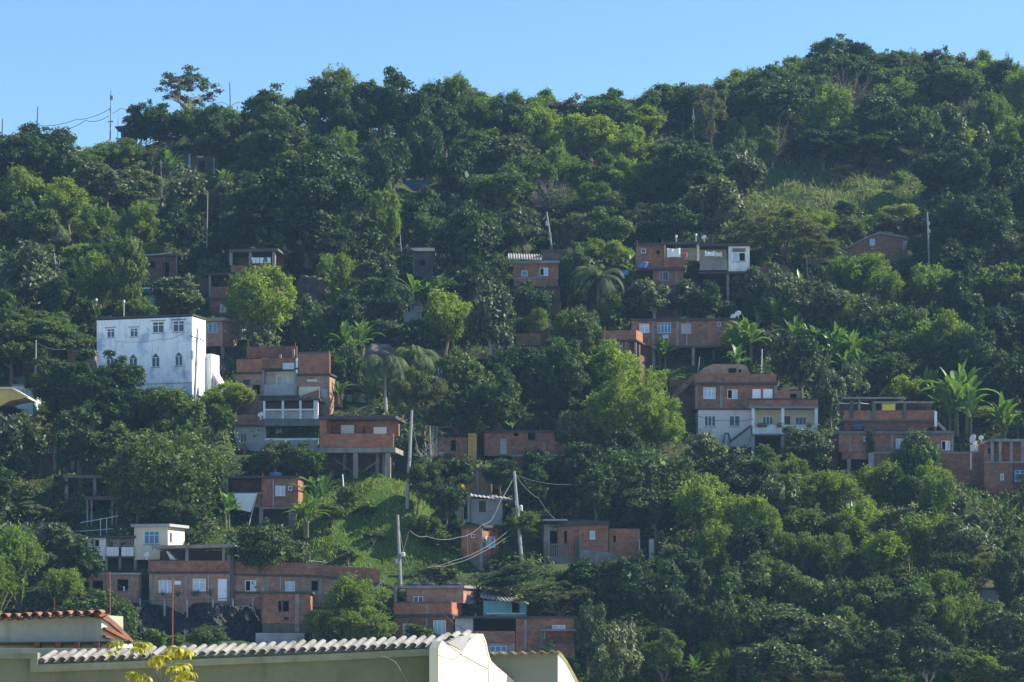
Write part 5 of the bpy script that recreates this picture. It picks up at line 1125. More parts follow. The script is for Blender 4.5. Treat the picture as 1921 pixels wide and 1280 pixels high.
def rock_face(u0, v0, u1, v1, ybot, lean, label):
    nu, nv = 90, 34; P3 = []; rs = np.random.RandomState(5); ph = rs.uniform(0, 6, 9)
    for j in range(nv + 1):
        for i in range(nu + 1):
            a, b = i / nu, j / nv; u = u0 + (u1 - u0) * a; v = v1 + (v0 - v1) * b
            n = 1.1 * math.sin(a * 9 + ph[0]) * math.sin(b * 3 + ph[1]) + .5 * math.sin(a * 23 + b * 7 + ph[2]) + .28 * abs(math.sin(a * 41 - b * 12 + ph[3])) + .16 * math.sin(a * 77 + ph[4] + 3 * math.sin(b * 9)) + .12 * rs.normal()
            edge = min(a, 1 - a) * 14; n -= 2.5 * max(0, 1 - edge)
            P3.append(at(u, v + 3 * math.sin(a * 13 + ph[5]) * b, ybot + lean * b - n * .8 + (3 if b == 0 else 0)))
    V = [tuple(p) for p in P3]; m = len(V); Fc = []; w_ = nu + 1
    V += [(x, y + 5, z) for x, y, z in V]
    for j in range(nv):
        for i in range(nu): q = j * w_ + i; Fc.append((q, q + 1, q + w_ + 1, q + w_))
    ring = [i for i in range(w_)] + [j * w_ + nu for j in range(1, nv + 1)] + [nv * w_ + i for i in range(nu - 1, -1, -1)] + [j * w_ for j in range(nv - 1, 0, -1)]
    for k in range(len(ring)): a, b = ring[k], ring[(k + 1) % len(ring)]; Fc.append((b, a, a + m, b + m))
    o = Vector(V[nu // 2]); me = bpy.data.meshes.new('rock_face'); me.from_pydata([tuple(Vector(p) - o) for p in V], [], Fc); me.materials.append(MATS['rock']); ob = link(bpy.data.objects.new('rock_face', me)); ob.location = o; tag(ob, label, kind='structure')
rock_face(236, 1134, 494, 1232, h_row_y - 4.5, 4.2, 'dark rock slope under the long brick building')
PROT.append((262, 1140, 484, 1200, h_row_y - 1))
build_terrain()
# ================================================================== poles and cables
LAND += [(345, 165, 'the tall ridge tree'), (585, 400, 'the biggest dark tree'), (310, 890, 'the great creeper tree'), (1600, 190, 'the bare crown on the ridge')]
utility_pole(208, 170, 206, 266, 'tall utility pole with boxes standing alone against the sky, upper left', 0.5, .20, 'pole', [(0, 184, 1.8, 4), (2.5, 184, 2.3, 3.5), (0, 206, 2.2, 2)], [(229, 5, 0)], lm='the tall boxed pole on the ridge', y=319)
utility_pole(430.5, 155, 433, 262, 'slim dark pole between the ridge tree and the open olive crown', 1, .17, 'pole_wood', y=320, lm='the slim ridge pole')
utility_pole(70.5, 200, 69, 240, 'short dark pole behind the far left round tree', 3, .18, 'pole_wood', y=318)
utility_pole(4.5, 223, 3.5, 255, 'dark pole stub at the left edge of the ridge', 3, .18, 'pole_wood', y=318)
utility_pole(221, 221, 220, 262, 'thin bare rod beside the sharp eaved hut on the ridge', 1, .08, 'pole_wood', y=320)
utility_pole(1300, 200, 1301, 268, 'pale pole with a box before the trees of the right hand ridge', 2, .17, 'pole', [(0, 221, 2.6, 4)], lm='the pale ridge pole')
utility_pole(1739, 398, 1743, 503, 'grey utility pole with small boxes among the dark trees, upper right', 1, .24, 'pole', [(1, 420, 2.6, 3), (1, 434, 2.8, 3.4)], lm='the grey pole on the right')
utility_pole(1025, 398, 1038, 490, 'leaning pale utility pole above the wavy tiled brick house', 1.5, .26, 'pole', [(-2.5, 420, 2.6, 4.5), (1, 440, 2, 3)], lm='the leaning pale pole')
utility_pole(772, 770, 763.5, 946, 'tall leaning concrete pole right of the brick house on stilts', .3, .36, 'pole', [(2, 861, 1.5, 2.5)], lm='the tall leaning concrete pole')
_, ypole = utility_pole(964, 884, 978, 1054, 'leaning concrete pole with transformer beside the brick tower house', .2, .36, 'pole', [(-1, 944, 2.4, 4), (7, 954, 3.4, 4.5)], lm='the transformer pole')
utility_pole(745.5, 966, 751, 1104, 'straight concrete pole with boxes on the green grassy mound', .2, .34, 'pole', [(-5, 1053, 2.5, 4), (7, 1041, 4.5, 3.2)], lm='the grassy mound pole')
utility_pole(389, 362, 387, 500, 'thin grey pole with street lamp in shade left of the biggest dark tree', 1, .16, 'pole', [(-4, 455, 2.6, 1)])
utility_pole(331, 478, 330, 526, 'short thin double post in front of the shaded brown house', .8, .12, 'pole')
utility_pole(750, 440, 755, 516, 'thin pale mast left of the small brown hut', 1, .15, 'pole', lm='the thin pale mast')
utility_pole(1513, 488, 1516, 532, 'short thin pale pole right of the spreading olive tree', 1, .14, 'pole')
utility_pole(1611.5, 749, 1610, 888, 'straight pale pole in front of the unfinished brick complex', .2, .30, 'pole', lm='the pole at the brick complex')
utility_pole(67, 638, 66, 732, 'grey pole at the left edge beside the low brick walls', 1, .22, 'pole', lm='the grey pole at the left edge')
utility_pole(370, 617, 365, 742, 'grey utility pole with tilted crossarm and transformer at the white stained building', .5, .26, 'pole', [(-7, 667, 3.6, 8), (1.5, 681, 3, 4), (0, 640, 2, 3)], [(635, 14, -5)], y=yWB - 4)
utility_pole(1001, 1157, 1006, 1219, 'pale concrete pole before the wide opening brick house', .4, .30, 'pole')
utility_pole(101, 475, 108, 528, 'pale leaning post by the pale palm, upper left', 1, .18, 'pole')
utility_pole(642, 890, 645, 929, 'short white leaning post on the grassy mound below the stilts', .2, .15, 'cloth_white', name='post')
utility_pole(1312, 670, 1309, 699, 'short pale post beside the sloping parapet of the columned house', .5, .14, 'pole', name='post')
utility_pole(1246, 540, 1247, 598, 'thin rust coloured pipe on the wall of the tall brick house', .2, .08, 'rust', name='pipe', y=None)
utility_pole(679, 1066, 680, 1098, 'short pale post before the end of the long sloping parapet', .5, .14, 'pole', name='post', y=None)
utility_pole(301, 300, 303, 365, 'thin pale rod beside bananas under the ridge shack', 1, .10, 'pole')
utility_pole(806, 800, 808, 884, 'thin grey post in the tangle of bare branches, centre', 1, .16, 'pole')
utility_pole(1429, 655, 1428, 700, 'thin white post between the bananas above the columned house', .5, .12, 'cloth_white', name='post')
utility_pole(1246, 1, 1246, 2, 'x', 1) if False else None
utility_pole(205.5, 1073, 206.5, 1205, 'thin rusty pipe mast rising behind the tiled foreground roof, left', 0, .04, 'rust', y=60, name='pipe_mast')
utility_pole(323.5, 1086, 323, 1215, 'thin rusty pipe mast rising behind the pale foreground tiles', 0, .04, 'rust', y=53, name='pipe_mast')
utility_pole(101.5, 1120, 101, 1160, 'short thin rusty rod behind the terracotta eave', 0, .02, 'rust', y=60.5, name='pipe_mast')
# roof aerials
for (u, v0, v1, lb) in ((1268, 446, 458, 'small white aerial, left on the cream terrace roof'), (1305, 443, 457, 'small white aerial, right on the cream terrace roof'), (180, 565, 597, 'thin white aerial at the left end of the white building roof'), (232, 568, 597, 'thin aerial with panel in the middle of the white building roof'), (143, 577, 600, 'thin white aerial left of the white stained building')):
    yy = 266 if u > 1000 else 259; m = MB(); a, b_ = at(u, v0, yy), at(u, v1 + 6, yy); m.tube([b_, a], .035, 5); m.tube([a, a + Vector((.0, .0, .28))], .12, 6); 
    o = m.build('aerial', MATS['dish']); 
    for vv in o.data.vertices: vv.co -= b_
    o.location = b_; tag(o, lb, 'aerial')
W = wire
W([(65, 235, 318), (140, 225, 318.5), (206, 204, 319)], 'upper cable sagging left from the tall boxed pole on the ridge', .035, 'wire_dark', sag=.35)
W([(100, 245, 318), (160, 226, 318.5), (204, 217, 319)], 'lower cable sagging left from the tall boxed pole on the ridge', .035, 'wire_dark', sag=.4)
W([(209, 214, 319), (226, 203, 319.3), (262, 212, 320)], 'looped cable running right from the tall boxed pole', .03, 'wire_dark', sag=.05)
W([(388, 201, 320), (414, 192, 320), (431, 200, 320)], 'cable looping into the slim ridge pole from the left', .03, 'wire_dark', sag=-.1)
W([(432, 200, 320), (448, 192, 320.5), (470, 205, 321)], 'cable looping away right from the slim ridge pole', .03, 'wire_dark', sag=-.1)
W([(963, 896, ypole), (938, 940, ypole - 1), (922, 975, ypole - 1.5), (905, 984, ypole - 2)], 'thick twisted cable bundle dropping left from the transformer pole', .035, 'pole', 'cable_bundle', .1)
W([(905, 984, ypole - 2), (860, 1008, ypole - 4), (800, 1006, ypole - 7), (768, 995, ypole - 9)], 'thick cable sagging across the grassy mound', .020, 'pole', 'cable_bundle', .25)
W([(766, 997, ypole - 9), (757, 1030, ypole - 8)], 'short cable hanging from the bend on the grassy mound', .03, 'pole', 'cable_bundle')
W([(960, 990, ypole), (905, 1030, ypole - 5), (850, 1052, ypole - 8), (800, 1065, ypole - 10)], 'upper pale cable running down left past the brick tower house', .016, 'pole', 'cable', .1)
W([(962, 1000, ypole), (900, 1038, ypole - 5), (850, 1058, ypole - 8), (815, 1062, ypole - 10)], 'lower pale cable running down left past the brick tower house', .016, 'pole', 'cable', .1)
W([(233, 471, 272), (262, 478, 271), (320, 474, 270)], 'pale cable crossing the dark trees above the white stained building', .06, 'gear', 'cable', .1)
W([(1038, 428, 285), (1100, 450, 283), (1190, 466, 280)], 'thin cable from the leaning pale pole to the tall brick house', .03, 'wire', 'cable', .5)
W([(732, 625, 262), (800, 650, 258), (840, 660, 256)], 'thin cable above the droopy palm', .03, 'wire', 'cable', .2)
W([(1170, 870, 225), (1300, 872, 226), (1460, 868, 228)], 'thin cable low across the trees below the columned balcony house', .03, 'wire', 'cable', .5)
W([(1309, 780, 236), (1360, 788, 236), (1412, 786, 236)], 'thin dark cable along the wall of the columned balcony house', .03, 'wire_dark', 'cable', .2)
W([(1560, 753, 238), (1610, 756, 236), (1700, 758, 238), (1790, 790, 240)], 'cables crossing the rooftop pergola of the brick complex', .04, 'gear', 'cable', .15)
W([(440, 1042, 212), (520, 1045, 213), (690, 1062, 215)], 'thin pale cable above the long sloping parapet', .03, 'gear', 'cable', .05)
W([(700, 1108, 205), (723, 1085, 205)], 'pale diagonal stay behind the bamboo', .06, 'gear', 'cable')
W([(255, 1118, 200), (200, 1080, 199)], 'thin dark wire in front of the two window annex', .02, 'wire_dark', 'cable', .1)
W([(755, 1120, 190), (830, 1150, 190), (880, 1185, 190), (960, 1210, 190)], 'dark cable crossing in front of the flat roofed house', .03, 'wire_dark', 'cable', .2)
W([(345, 625, yWB - 4), (300, 637, yWB - 4), (215, 640, yWB - 4)], 'thin cable along the front of the white stained building', .02, 'wire', 'cable', .2)
W([(771, 775, 226), (700, 800, 232), (640, 792, 236), (598, 790, 238)], 'thin cable from the tall leaning concrete pole to the house on stilts', .022, 'wire_dark', 'cable', .4)
W([(771, 778, 226), (845, 800, 230), (905, 815, 234)], 'thin cable from the tall leaning concrete pole to the shaded brick house', .022, 'wire_dark', 'cable', .5)
W([(771, 782, 226), (790, 860, 224), (870, 930, 222)], 'thin cable from the tall leaning concrete pole down to the grey tin roof shack', .022, 'wire', 'cable', .5)
W([(965, 888, ypole), (1010, 935, ypole + 1), (1050, 980, ypole + 2)], 'thin cable from the transformer pole to the crooked brick house', .02, 'wire', 'cable', .3)
W([(965, 890, ypole), (1100, 905, ypole + 4), (1240, 900, ypole + 8), (1410, 835, ypole + 14)], 'long thin cable from the transformer pole towards the columned balcony house', .02, 'wire', 'cable', .5)
W([(746, 970, 212), (640, 1040, 211), (560, 1058, 210)], 'thin cable from the grassy mound pole to the long sloping parapet', .02, 'wire', 'cable', .5)
W([(746, 972, 212), (760, 1050, 206), (790, 1098, 202)], 'thin cable from the grassy mound pole down to the flat roofed house', .02, 'wire', 'cable', .3)
W([(1611, 752, 236), (1560, 770, 238), (1534, 775, 238)], 'thin cable from the brick complex pole to the columned balcony house', .02, 'wire', 'cable', .2)
W([(1739, 402, 300), (1800, 430, 302), (1925, 440, 306)], 'thin cable from the grey pole out to the right edge', .025, 'wire', 'cable', .6)
W([(1739, 402, 300), (1660, 430, 296), (1640, 440, 294)], 'thin cable from the grey pole to the gabled brick hut', .025, 'wire', 'cable', .4)
W([(1700, 486, 290), (1620, 495, 288), (1560, 490, 286)], 'pale cable sagging below the gabled brick hut', .03, 'gear', 'cable', .2)
W([(370, 620, yWB - 4), (410, 640, yWB - 2), (440, 680, yWB - 6)], 'thin cable from the white building pole to the white storey brick stack', .02, 'wire_dark', 'cable', .3)
W([(67, 642, 246), (120, 655, 248), (180, 640, 252)], 'thin cable from the left edge pole to the white stained building', .02, 'wire', 'cable', .3)
W([(1025, 402, 290), (985, 450, 285), (965, 492, 280)], 'thin cable from the leaning pale pole to the wavy tiled brick house', .022, 'wire', 'cable', .3)
# ================================================================== trees
T = """65 290 82 60 dk;-20 320 60 60 dk;346 168 66 42 sp;262 238 30 36 dk;322 242 55 42 dk;398 250 42 42 md;366 238 18 38 yl;150 312 36 28 md;195 296 38 26 yl;242 292 40 26 yl;288 300 24 26 ol;118 330 40 40 md;30 362 52 48 yl;130 388 46 44 yl;205 345 56 42 gy;262 350 40 30 gy;60 425 45 40 md;255 418 42 34 yl;172 430 48 44 yl;340 375 44 46 gy;348 440 46 40 dk;425 385 40 38 gy;470 255 44 44 ol;515 232 58 48 md;540 275 60 45 md;582 205 34 34 bb;630 190 44 44 bb;660 225 50 45 dk;710 205 62 54 dk;772 232 42 48 dk;812 195 28 34 bb;868 185 34 36 bb;880 235 44 42 bb;835 250 35 45 dk;925 215 38 28 yl;962 215 32 34 bb;1030 205 22 30 bb;1000 245 46 42 yl;1070 208 36 20 ol;1020 260 44 40 bb;1140 200 46 24 md;1185 215 30 24 md;1245 190 46 26 md;1300 188 44 26 md;1110 262 64 46 yl;1170 285 52 42 yl;1200 232 50 30 yl;1340 225 34 60 ol;1396 158 52 30 yl;1452 155 36 30 md;1505 138 42 34 md;1560 118 44 34 md;1605 112 40 34 dk;1655 126 42 28 md;1700 132 44 28 ol;1752 138 48 30 yl;1795 170 60 48 md;1842 128 28 26 yl;1880 140 32 26 yl;1905 180 40 44 yl;1685 190 44 36 yl;1570 225 52 50 yl;1500 190 60 40 dk;1450 205 60 46 dk;1400 210 40 46 dk;1650 235 60 50 dk;1600 150 50 34 dk;1655 160 50 34 md;1550 155 44 30 dk;1510 175 44 34 md;1705 165 44 34 md;1750 175 40 34 dk;1850 180 40 34 dk;1610 190 40 20 dk;1720 250 40 50 md;1775 250 44 46 gy;1830 265 30 30 gy;1870 235 44 44 bb;1900 270 44 46 yl;1415 248 20 32 yl;1400 300 26 40 md;1540 272 60 26 dk;1640 278 60 26 dk;1480 275 34 24 dk;1770 325 66 40 dk;1830 330 50 50 dk;1880 320 46 46 dk;1905 380 44 60 dk;1850 440 66 60 dk;1790 425 56 46 dk;1690 408 52 22 yl;1625 432 26 18 md;1585 430 30 26 md;1530 425 46 30 yl;1600 300 20 12 gy;480 310 40 36 md;560 310 50 40 ol;640 290 34 40 yl;610 330 40 30 md;575 405 140 105 dk;470 360 44 40 dk;500 440 28 22 bb;440 440 42 40 dk;700 330 44 60 dk;745 310 44 60 dk;800 290 40 56 dk;850 330 44 56 dk;900 300 52 50 md;935 365 62 48 md;960 300 48 40 gy;1000 330 46 44 md;1060 320 44 40 yl;1110 345 56 42 md;1130 385 44 36 md;1175 340 48 40 yl;1075 440 40 36 gy;1255 290 50 30 ol;1300 330 90 58 dk;1240 360 52 46 dk;1335 400 66 60 gy;1390 340 50 46 gy;1270 430 54 40 dk;1220 405 46 26 sp;1470 440 84 52 ol;1390 440 34 50 ol;1530 470 50 36 ol;770 400 40 50 dk;725 420 32 60 yl;800 440 34 40 md;880 462 68 66 dk;985 430 40 36 gy;960 420 36 30 md;1140 440 50 36 md;1110 480 42 26 yl;1160 482 36 26 yl;1060 520 34 46 md;905 540 44 40 dk;40 535 64 66 gy;-10 600 50 60 dk;105 560 36 40 dk;188 535 44 50 yl;245 520 38 60 md;250 582 36 20 yl;330 562 54 32 gy;345 535 24 20 gy;90 632 88 46 md;20 650 60 40 md;150 600 30 30 dk;488 578 64 66 yl;450 560 34 44 yl;495 642 34 32 gy;578 612 34 44 vn;632 545 42 56 bb;660 600 46 44 dk;700 570 48 50 dk;740 570 34 46 dk;700 520 40 34 gy;735 500 34 30 gy;640 480 40 50 dk;680 455 36 40 gy;660 700 32 46 vn;630 690 30 34 vn;835 600 52 50 yl;920 605 48 62 gy;995 575 44 40 dk;1090 622 46 44 vn;1060 670 40 40 md;880 725 50 50 vn;850 700 40 34 md;935 700 40 34 dk;1000 690 54 46 dk;1050 730 66 80 dk;940 770 60 60 dk;860 780 46 44 dk;795 735 54 44 ol;818 795 32 30 ol;745 745 40 60 ol;1135 710 70 60 yl;1190 770 88 72 yl;1150 790 60 60 yl;1235 810 48 44 yl;1100 820 46 40 gy;1085 880 44 46 dk;1120 920 42 48 dk;1210 900 86 72 vn;1160 860 50 50 dk;1232 955 56 44 dk;1270 930 44 60 vn;1312 962 60 56 yl;1330 1030 38 44 yl;1330 860 42 42 gy;1385 905 56 42 gy;1430 880 46 36 md;1520 850 50 40 gy;1490 835 30 28 gy;1560 745 30 50 gy;1510 685 46 54 dk;1545 650 30 30 dk;1600 720 44 34 gy;1650 700 46 36 md;1705 738 44 26 yl;1755 645 64 54 yl;1700 620 48 46 md;1620 535 62 44 bb;1580 530 34 40 bb;1670 560 50 40 bb;1745 535 42 38 yl;1545 575 50 44 gy;1640 610 50 40 gy;1600 600 40 40 yl;1680 660 44 40 md;1480 560 44 44 gy;1440 555 36 40 gy;1400 545 40 40 gy;1360 560 34 30 md;1308 512 28 42 md;1330 570 40 34 dk;1290 560 30 30 gy;1230 560 44 34 gy;1350 520 20 20 md;1800 500 50 40 dk;1880 480 50 42 gy;1860 545 60 48 md;1800 570 40 50 dk;1880 630 60 60 dk;1830 690 50 60 dk;1885 720 60 60 dk;1790 690 40 40 dk;1440 640 30 30 gy;1390 640 26 22 dk;170 742 98 62 dk;100 720 50 44 dk;230 720 46 40 dk;258 785 40 50 dk;340 780 66 50 md;295 760 34 26 gy;440 745 44 26 yl;400 755 34 22 yl;420 790 24 24 md;30 850 56 56 gy;75 818 50 36 ol;-10 920 60 50 dk;20 800 34 30 gy;150 830 50 60 dk;250 850 60 50 md;310 882 106 78 vn;385 900 40 56 vn;252 930 34 44 dk;330 970 50 30 dk;40 1080 66 70 bb;-10 1120 50 60 bb;120 1118 44 44 bb;180 1150 60 40 vn;225 1170 34 44 vn;110 1020 50 34 gy;150 1060 40 40 dk;20 1030 40 24 yl;500 1032 56 46 dk;545 1050 34 34 gy;290 1205 26 18 md;330 1200 20 14 md;388 1200 38 22 md;645 1150 62 48 bb;592 1098 26 20 bb;700 1180 44 34 yl;660 1190 60 30 bb;600 1180 34 30 bb;790 1190 30 16 md;560 870 38 32 md;582 885 34 32 md;470 874 30 18 md;525 868 34 16 gy;560 866 26 14 md;520 860 36 26 gy;480 880 30 16 gy;650 938 24 20 md;832 940 34 36 dk;780 900 36 36 md;850 890 36 30 dk;975 985 44 26 md;1000 930 46 40 dk;1040 900 44 40 dk;940 890 36 26 dk;1000 880 30 30 dk;820 1080 34 22 gy;1168 1072 44 18 gy;1240 1075 46 26 md;1060 1120 70 32 ol;1032 1118 32 24 ol;1100 1090 60 30 dk;960 1084 60 20 dk;1180 1110 60 50 dk;1240 1130 54 60 dk;1100 1190 30 50 gy;1140 1240 50 60 gy;1180 1230 30 44 gy;1245 1235 46 38 md;1280 1215 18 30 md;1350 1255 38 40 bb;1300 1180 50 50 dk;1390 1180 60 60 dk;1370 1110 44 44 md;1410 985 46 46 yl;1400 1040 46 50 dk;1460 950 46 50 gy;1440 1000 26 44 yl;1500 930 44 40 md;1470 890 40 30 yl;1560 935 62 46 bb;1640 925 50 44 bb;1710 868 44 54 vn;1755 905 40 36 yl;1700 930 40 40 dk;1790 960 36 46 gy;1750 960 40 60 bb;1500 985 44 30 md;1530 995 44 36 vn;1640 985 46 44 yl;1600 1010 50 40 bb;1490 1050 50 42 bb;1560 1060 52 46 bb;1650 1060 60 52 bb;1740 1040 66 56 bb;1700 1000 50 44 gy;1810 1030 50 44 gy;1830 1070 50 36 ol;1780 1080 40 40 dk;1440 1090 60 44 md;1500 1120 54 40 md;1570 1130 48 52 vn;1640 1130 50 50 md;1700 1150 62 48 md;1760 1130 60 50 bb;1800 1190 46 56 bb;1850 1160 40 40 md;1900 1090 40 50 dk;1890 1190 46 50 gy;1480 1178 92 50 gy;1550 1210 66 50 gy;1430 1240 66 40 gy;1490 1255 60 34 gy;1620 1230 60 46 dk;1600 1180 34 40 md;1700 1215 56 40 dk;1740 1240 50 40 gy;1790 1250 50 34 md;1850 1262 64 24 yl;1920 1250 40 34 gy;1836 985 28 30 gy;1870 1045 30 26 gy;1650 1275 50 24 md;1560 1270 44 22 ol;1310 1275 34 24 ol;1200 1285 30 20 ol;1905 1030 30 34 md;1050 1260 44 40 dk;1110 1130 30 26 md;830 1120 26 16 md;700 1120 28 18 yl;720 1150 24 24 md;1215 1265 34 30 vn;1345 1180 40 40 vn;1270 1060 40 36 dk;622 962 26 15 md;700 1004 20 9 gy;792 985 34 18 vn;652 1042 20 8 gy;822 1012 30 16 vn;682 958 20 9 vn;850 985 22 20 dk;120 905 30 12 md;60 960 34 14 gy;130 970 26 12 md;1480 400 26 14 yl;1590 395 24 12 md;1326 1112 15 52 gy;1690 335 16 16 yl;1650 312 22 10 ol;1580 322 22 12 ol"""
for t in T.split(';'):
    a = t.split(); u, v, ru, rv = map(float, a[:4]); tree(u, v, ru, rv, a[4])
rk = random.Random(21)
for i, u in enumerate(range(425, 1960, 33)):
    sky_ = float(np.interp(u, [430, 480, 560, 580, 620, 700, 760, 790, 810, 870, 900, 950, 1030, 1070, 1140, 1190, 1250, 1330, 1380, 1450, 1500, 1560, 1600, 1650, 1750, 1850, 1921, 2000], [208, 190, 185, 172, 150, 157, 182, 182, 165, 150, 182, 188, 185, 192, 175, 196, 168, 163, 138, 132, 110, 97, 86, 97, 105, 110, 126, 130]))
    tree(u + rk.uniform(-8, 8), sky_ + 36 + rk.uniform(0, 8), rk.uniform(32, 44), rk.uniform(30, 36), ['md', 'yl', 'dk', 'md', 'bb', 'dk', 'gy'][i % 7])
# bare trees and shrubs
dead_tree(1590, 192, 62, 32, 'wide grey leafless crown against the dark ridge, upper right', 3, n=46, seed=3)
dead_tree(1448, 268, 22, 48, 'thin dead tree standing at the top of the tall grass slope', .5, n=22, seed=5)
dead_tree(1030, 372, 48, 38, 'brown leafless tangle above the leaning pale pole', 2, 'twig', n=34, seed=7)
dead_tree(805, 845, 30, 36, 'tangle of bare pale branches beside the tall leaning concrete pole', .6, 'bark_pale', n=16, seed=9)
dead_tree(1115, 850, 30, 30, 'rusty dry branches in front of the dark creeper tree, centre right', 1, 'rust', n=22, seed=11)
dead_tree(945, 180, 8, 18, 'single bare twig poking above the ridge near the centre', 2, n=3, seed=13)
dead_tree(1892, 112, 18, 16, 'two bare twigs above the ridge at the far right', 2, n=4, seed=15)
dead_tree(112, 500, 14, 28, 'thin dry stems below the pale palm, upper left', .5, 'bark_pale', n=9, seed=17)
# palms
palm(1122, 524, 60, 6.0, 'tall coconut palm beside the wavy tiled brick house', 24, 1.0, seed=1); LAND.append((1125, 520, 'the coconut palm'))
palm(1207, 530, 32, 2.5, 'smaller palm right of the coconut palm', 16, .9, seed=2)
palm(1265, 1172, 26, 2.2, 'small drooping palm alone in the dark hollow, bottom right of centre', 13, 1.5, seed=3, upright=1.2); LAND.append((1265, 1172, 'the small drooping palm'))
palm(722, 686, 60, 5.5, 'droopy grey green palm over the pale topped boulder', 26, 1.3, seed=4); palm(778, 668, 56, 5.0, 'bushy feathered palm right of the pale topped boulder', 30, 1.2, seed=5); LAND.append((745, 690, 'the two droopy palms'))
palm(108, 430, 32, 2.5, 'pale grey palm among the upper left trees', 18, 1.2, seed=6)
palm(815, 905, 34, 1.5, 'dark palm with fanned leaves left of the little brick house', 22, 1.0, seed=7); palm(925, 880, 32, 1.6, 'dark palm in the shade right of the little brick house', 22, 1.0, seed=8)
palm(640, 1120, 10, 1, 'small upright palm tuft in the bamboo', 9, .6, seed=9); palm(462, 1150, 14, .5, 'small spiky plant on the dark rock slope', 16, .8, seed=10, name='spiky_plant')
palm(862, 908, 16, 1.2, 'orange dying palm leaf tuft beside the little brick house', 9, 1.4, mat='leaf_young', seed=12)
# bananas
BL = [(590, 930, 1.25, 'large banana clump right of the white sheet house'), (575, 975, 1.0, 'dry stemmed banana below the large banana clump'), (430, 962, .9, 'young banana with one upright leaf below the white sheet'), (318, 322, 1.1, 'banana plant under the ridge shack'), (735, 505, 1.1, 'banana plant left of the thin pale mast'), (715, 512, .9, 'low banana beside the banana left of the thin pale mast'), (650, 650, 1.2, 'tall leafy banana above the creeper clad shrubs, centre left'), (680, 640, 1.0, 'slender banana above the pale topped boulder'), (790, 550, 1.2, 'banana plant above the blue patched hut'), (820, 545, .9, 'small banana right of the blue patched hut'), (1190, 520, 1.2, 'banana plant beside the large blue tank'), (1235, 545, 1.0, 'banana plant hiding the corner of the tall brick house'),
      (1350, 635, 1.35, 'big torn banana plant before the three window brick house'), (1412, 645, 1.3, 'big banana plant right of the three window brick house'), (1380, 680, .9, 'small banana above the roof of the columned house'), (1240, 668, .8, 'small banana in front of the dark undercroft'), (1245, 715, .9, 'bright banana left of the columned house turret'), (1465, 600, 1.2, 'banana plant among shrubs above the black tree, left'), (1500, 570, 1.0, 'banana plant above the black tree'), (1490, 640, 1.1, 'banana plant touching the black tree'), (1545, 640, 1.0, 'banana plant right of the black tree'), (1575, 655, 1.1, 'banana plant between black tree and light scrub'), (1610, 640, .9, 'banana plant in the light scrub, centre of the patch'), (1640, 660, 1.0, 'banana plant in the scrub, right of the patch'), (1590, 690, 1.0, 'low banana above the grey scrub'), (1640, 700, .9, 'low banana right in the grey scrub'), (1680, 675, 1.0, 'banana plant left of the broad yellow green tree'), (1530, 605, .9, 'banana plant in grey shrubs right of the olive tree'), (1560, 610, .8, 'small banana in grey shrubs'), (1455, 700, .8, 'banana behind the roof of the columned house'), (1425, 610, .9, 'banana plant behind the pair of big bananas'),
      (1800, 765, 1.8, 'largest banana clump beside the unfinished brick complex'), (1770, 740, 1.2, 'banana plant behind the largest banana clump'), (1885, 795, 1.2, 'banana plant at the right edge above the brick house'), (1830, 740, 1.0, 'dark banana above the largest banana clump'), (1740, 730, .9, 'banana plant at the pergola end'), (1118, 402, .9, 'banana plant over the leaning pale pole trees'), (1590, 985, 1.0, 'pale banana in the light bamboo, lower right'), (1615, 980, .9, 'banana beside the pale banana, lower right'), (1305, 1268, .8, 'bright banana leaf at the bottom edge, centre right'), (1325, 1272, .7, 'second bright banana at the bottom edge'), (930, 720, .8, 'pale banana leaf in the dark beside the white post gallery'), (1060, 890, .8, 'dark banana in the shade, centre'), (345, 395, .7, 'single bright banana leaf in the upper left trees'), (1160, 560, .9, 'banana at the foot of the coconut palm'), (1265, 500, .8, 'small banana by the tall brick house wall'), (1560, 560, .8, 'banana in the scrub below the olive tree'), (420, 345, .8, 'banana plant above the biggest dark tree, left'), (640, 735, .8, 'banana leaf by the open car port'), (690, 745, .9, 'banana beside the open car port'), (1085, 1010, .6, 'small banana by the crooked brick house'), (1455, 560, .9, 'banana left of the scrub above the black tree')]
BL += [(1480, 615, 1.2, 'tall banana with pale torn leaves, upper left of the scrub patch'), (1520, 650, 1.1, 'banana plant over the top right of the black round tree'), (1555, 675, 1.2, 'broad banana plant in the middle of the scrub patch'), (1600, 665, 1.1, 'banana plant leaning right in the scrub patch'), (1625, 685, 1.0, 'banana with drooping leaves low in the scrub patch'), (1500, 545, 1.0, 'banana at the top of the scrub patch'), (1440, 585, 1.1, 'banana plant above the two big torn bananas'), (1215, 545, 1.2, 'spreading banana between coconut palm and tall brick house'), (1180, 545, 1.0, 'banana beside the trunk of the coconut palm'), (1370, 655, 1.1, 'banana between the two big torn bananas'), (1820, 780, 1.4, 'right half of the banana thicket beside the brick complex'), (1780, 780, 1.3, 'left half of the banana thicket beside the brick complex'), (1900, 800, 1.1, 'banana above the right edge brick house roof')]
for a in BL: banana(*a)
LAND += [(1800, 765, 'the largest banana clump'), (1510, 685, 'the black round tree'), (640, 1135, 'the feathery bamboo'), (590, 930, 'the large banana clump')]
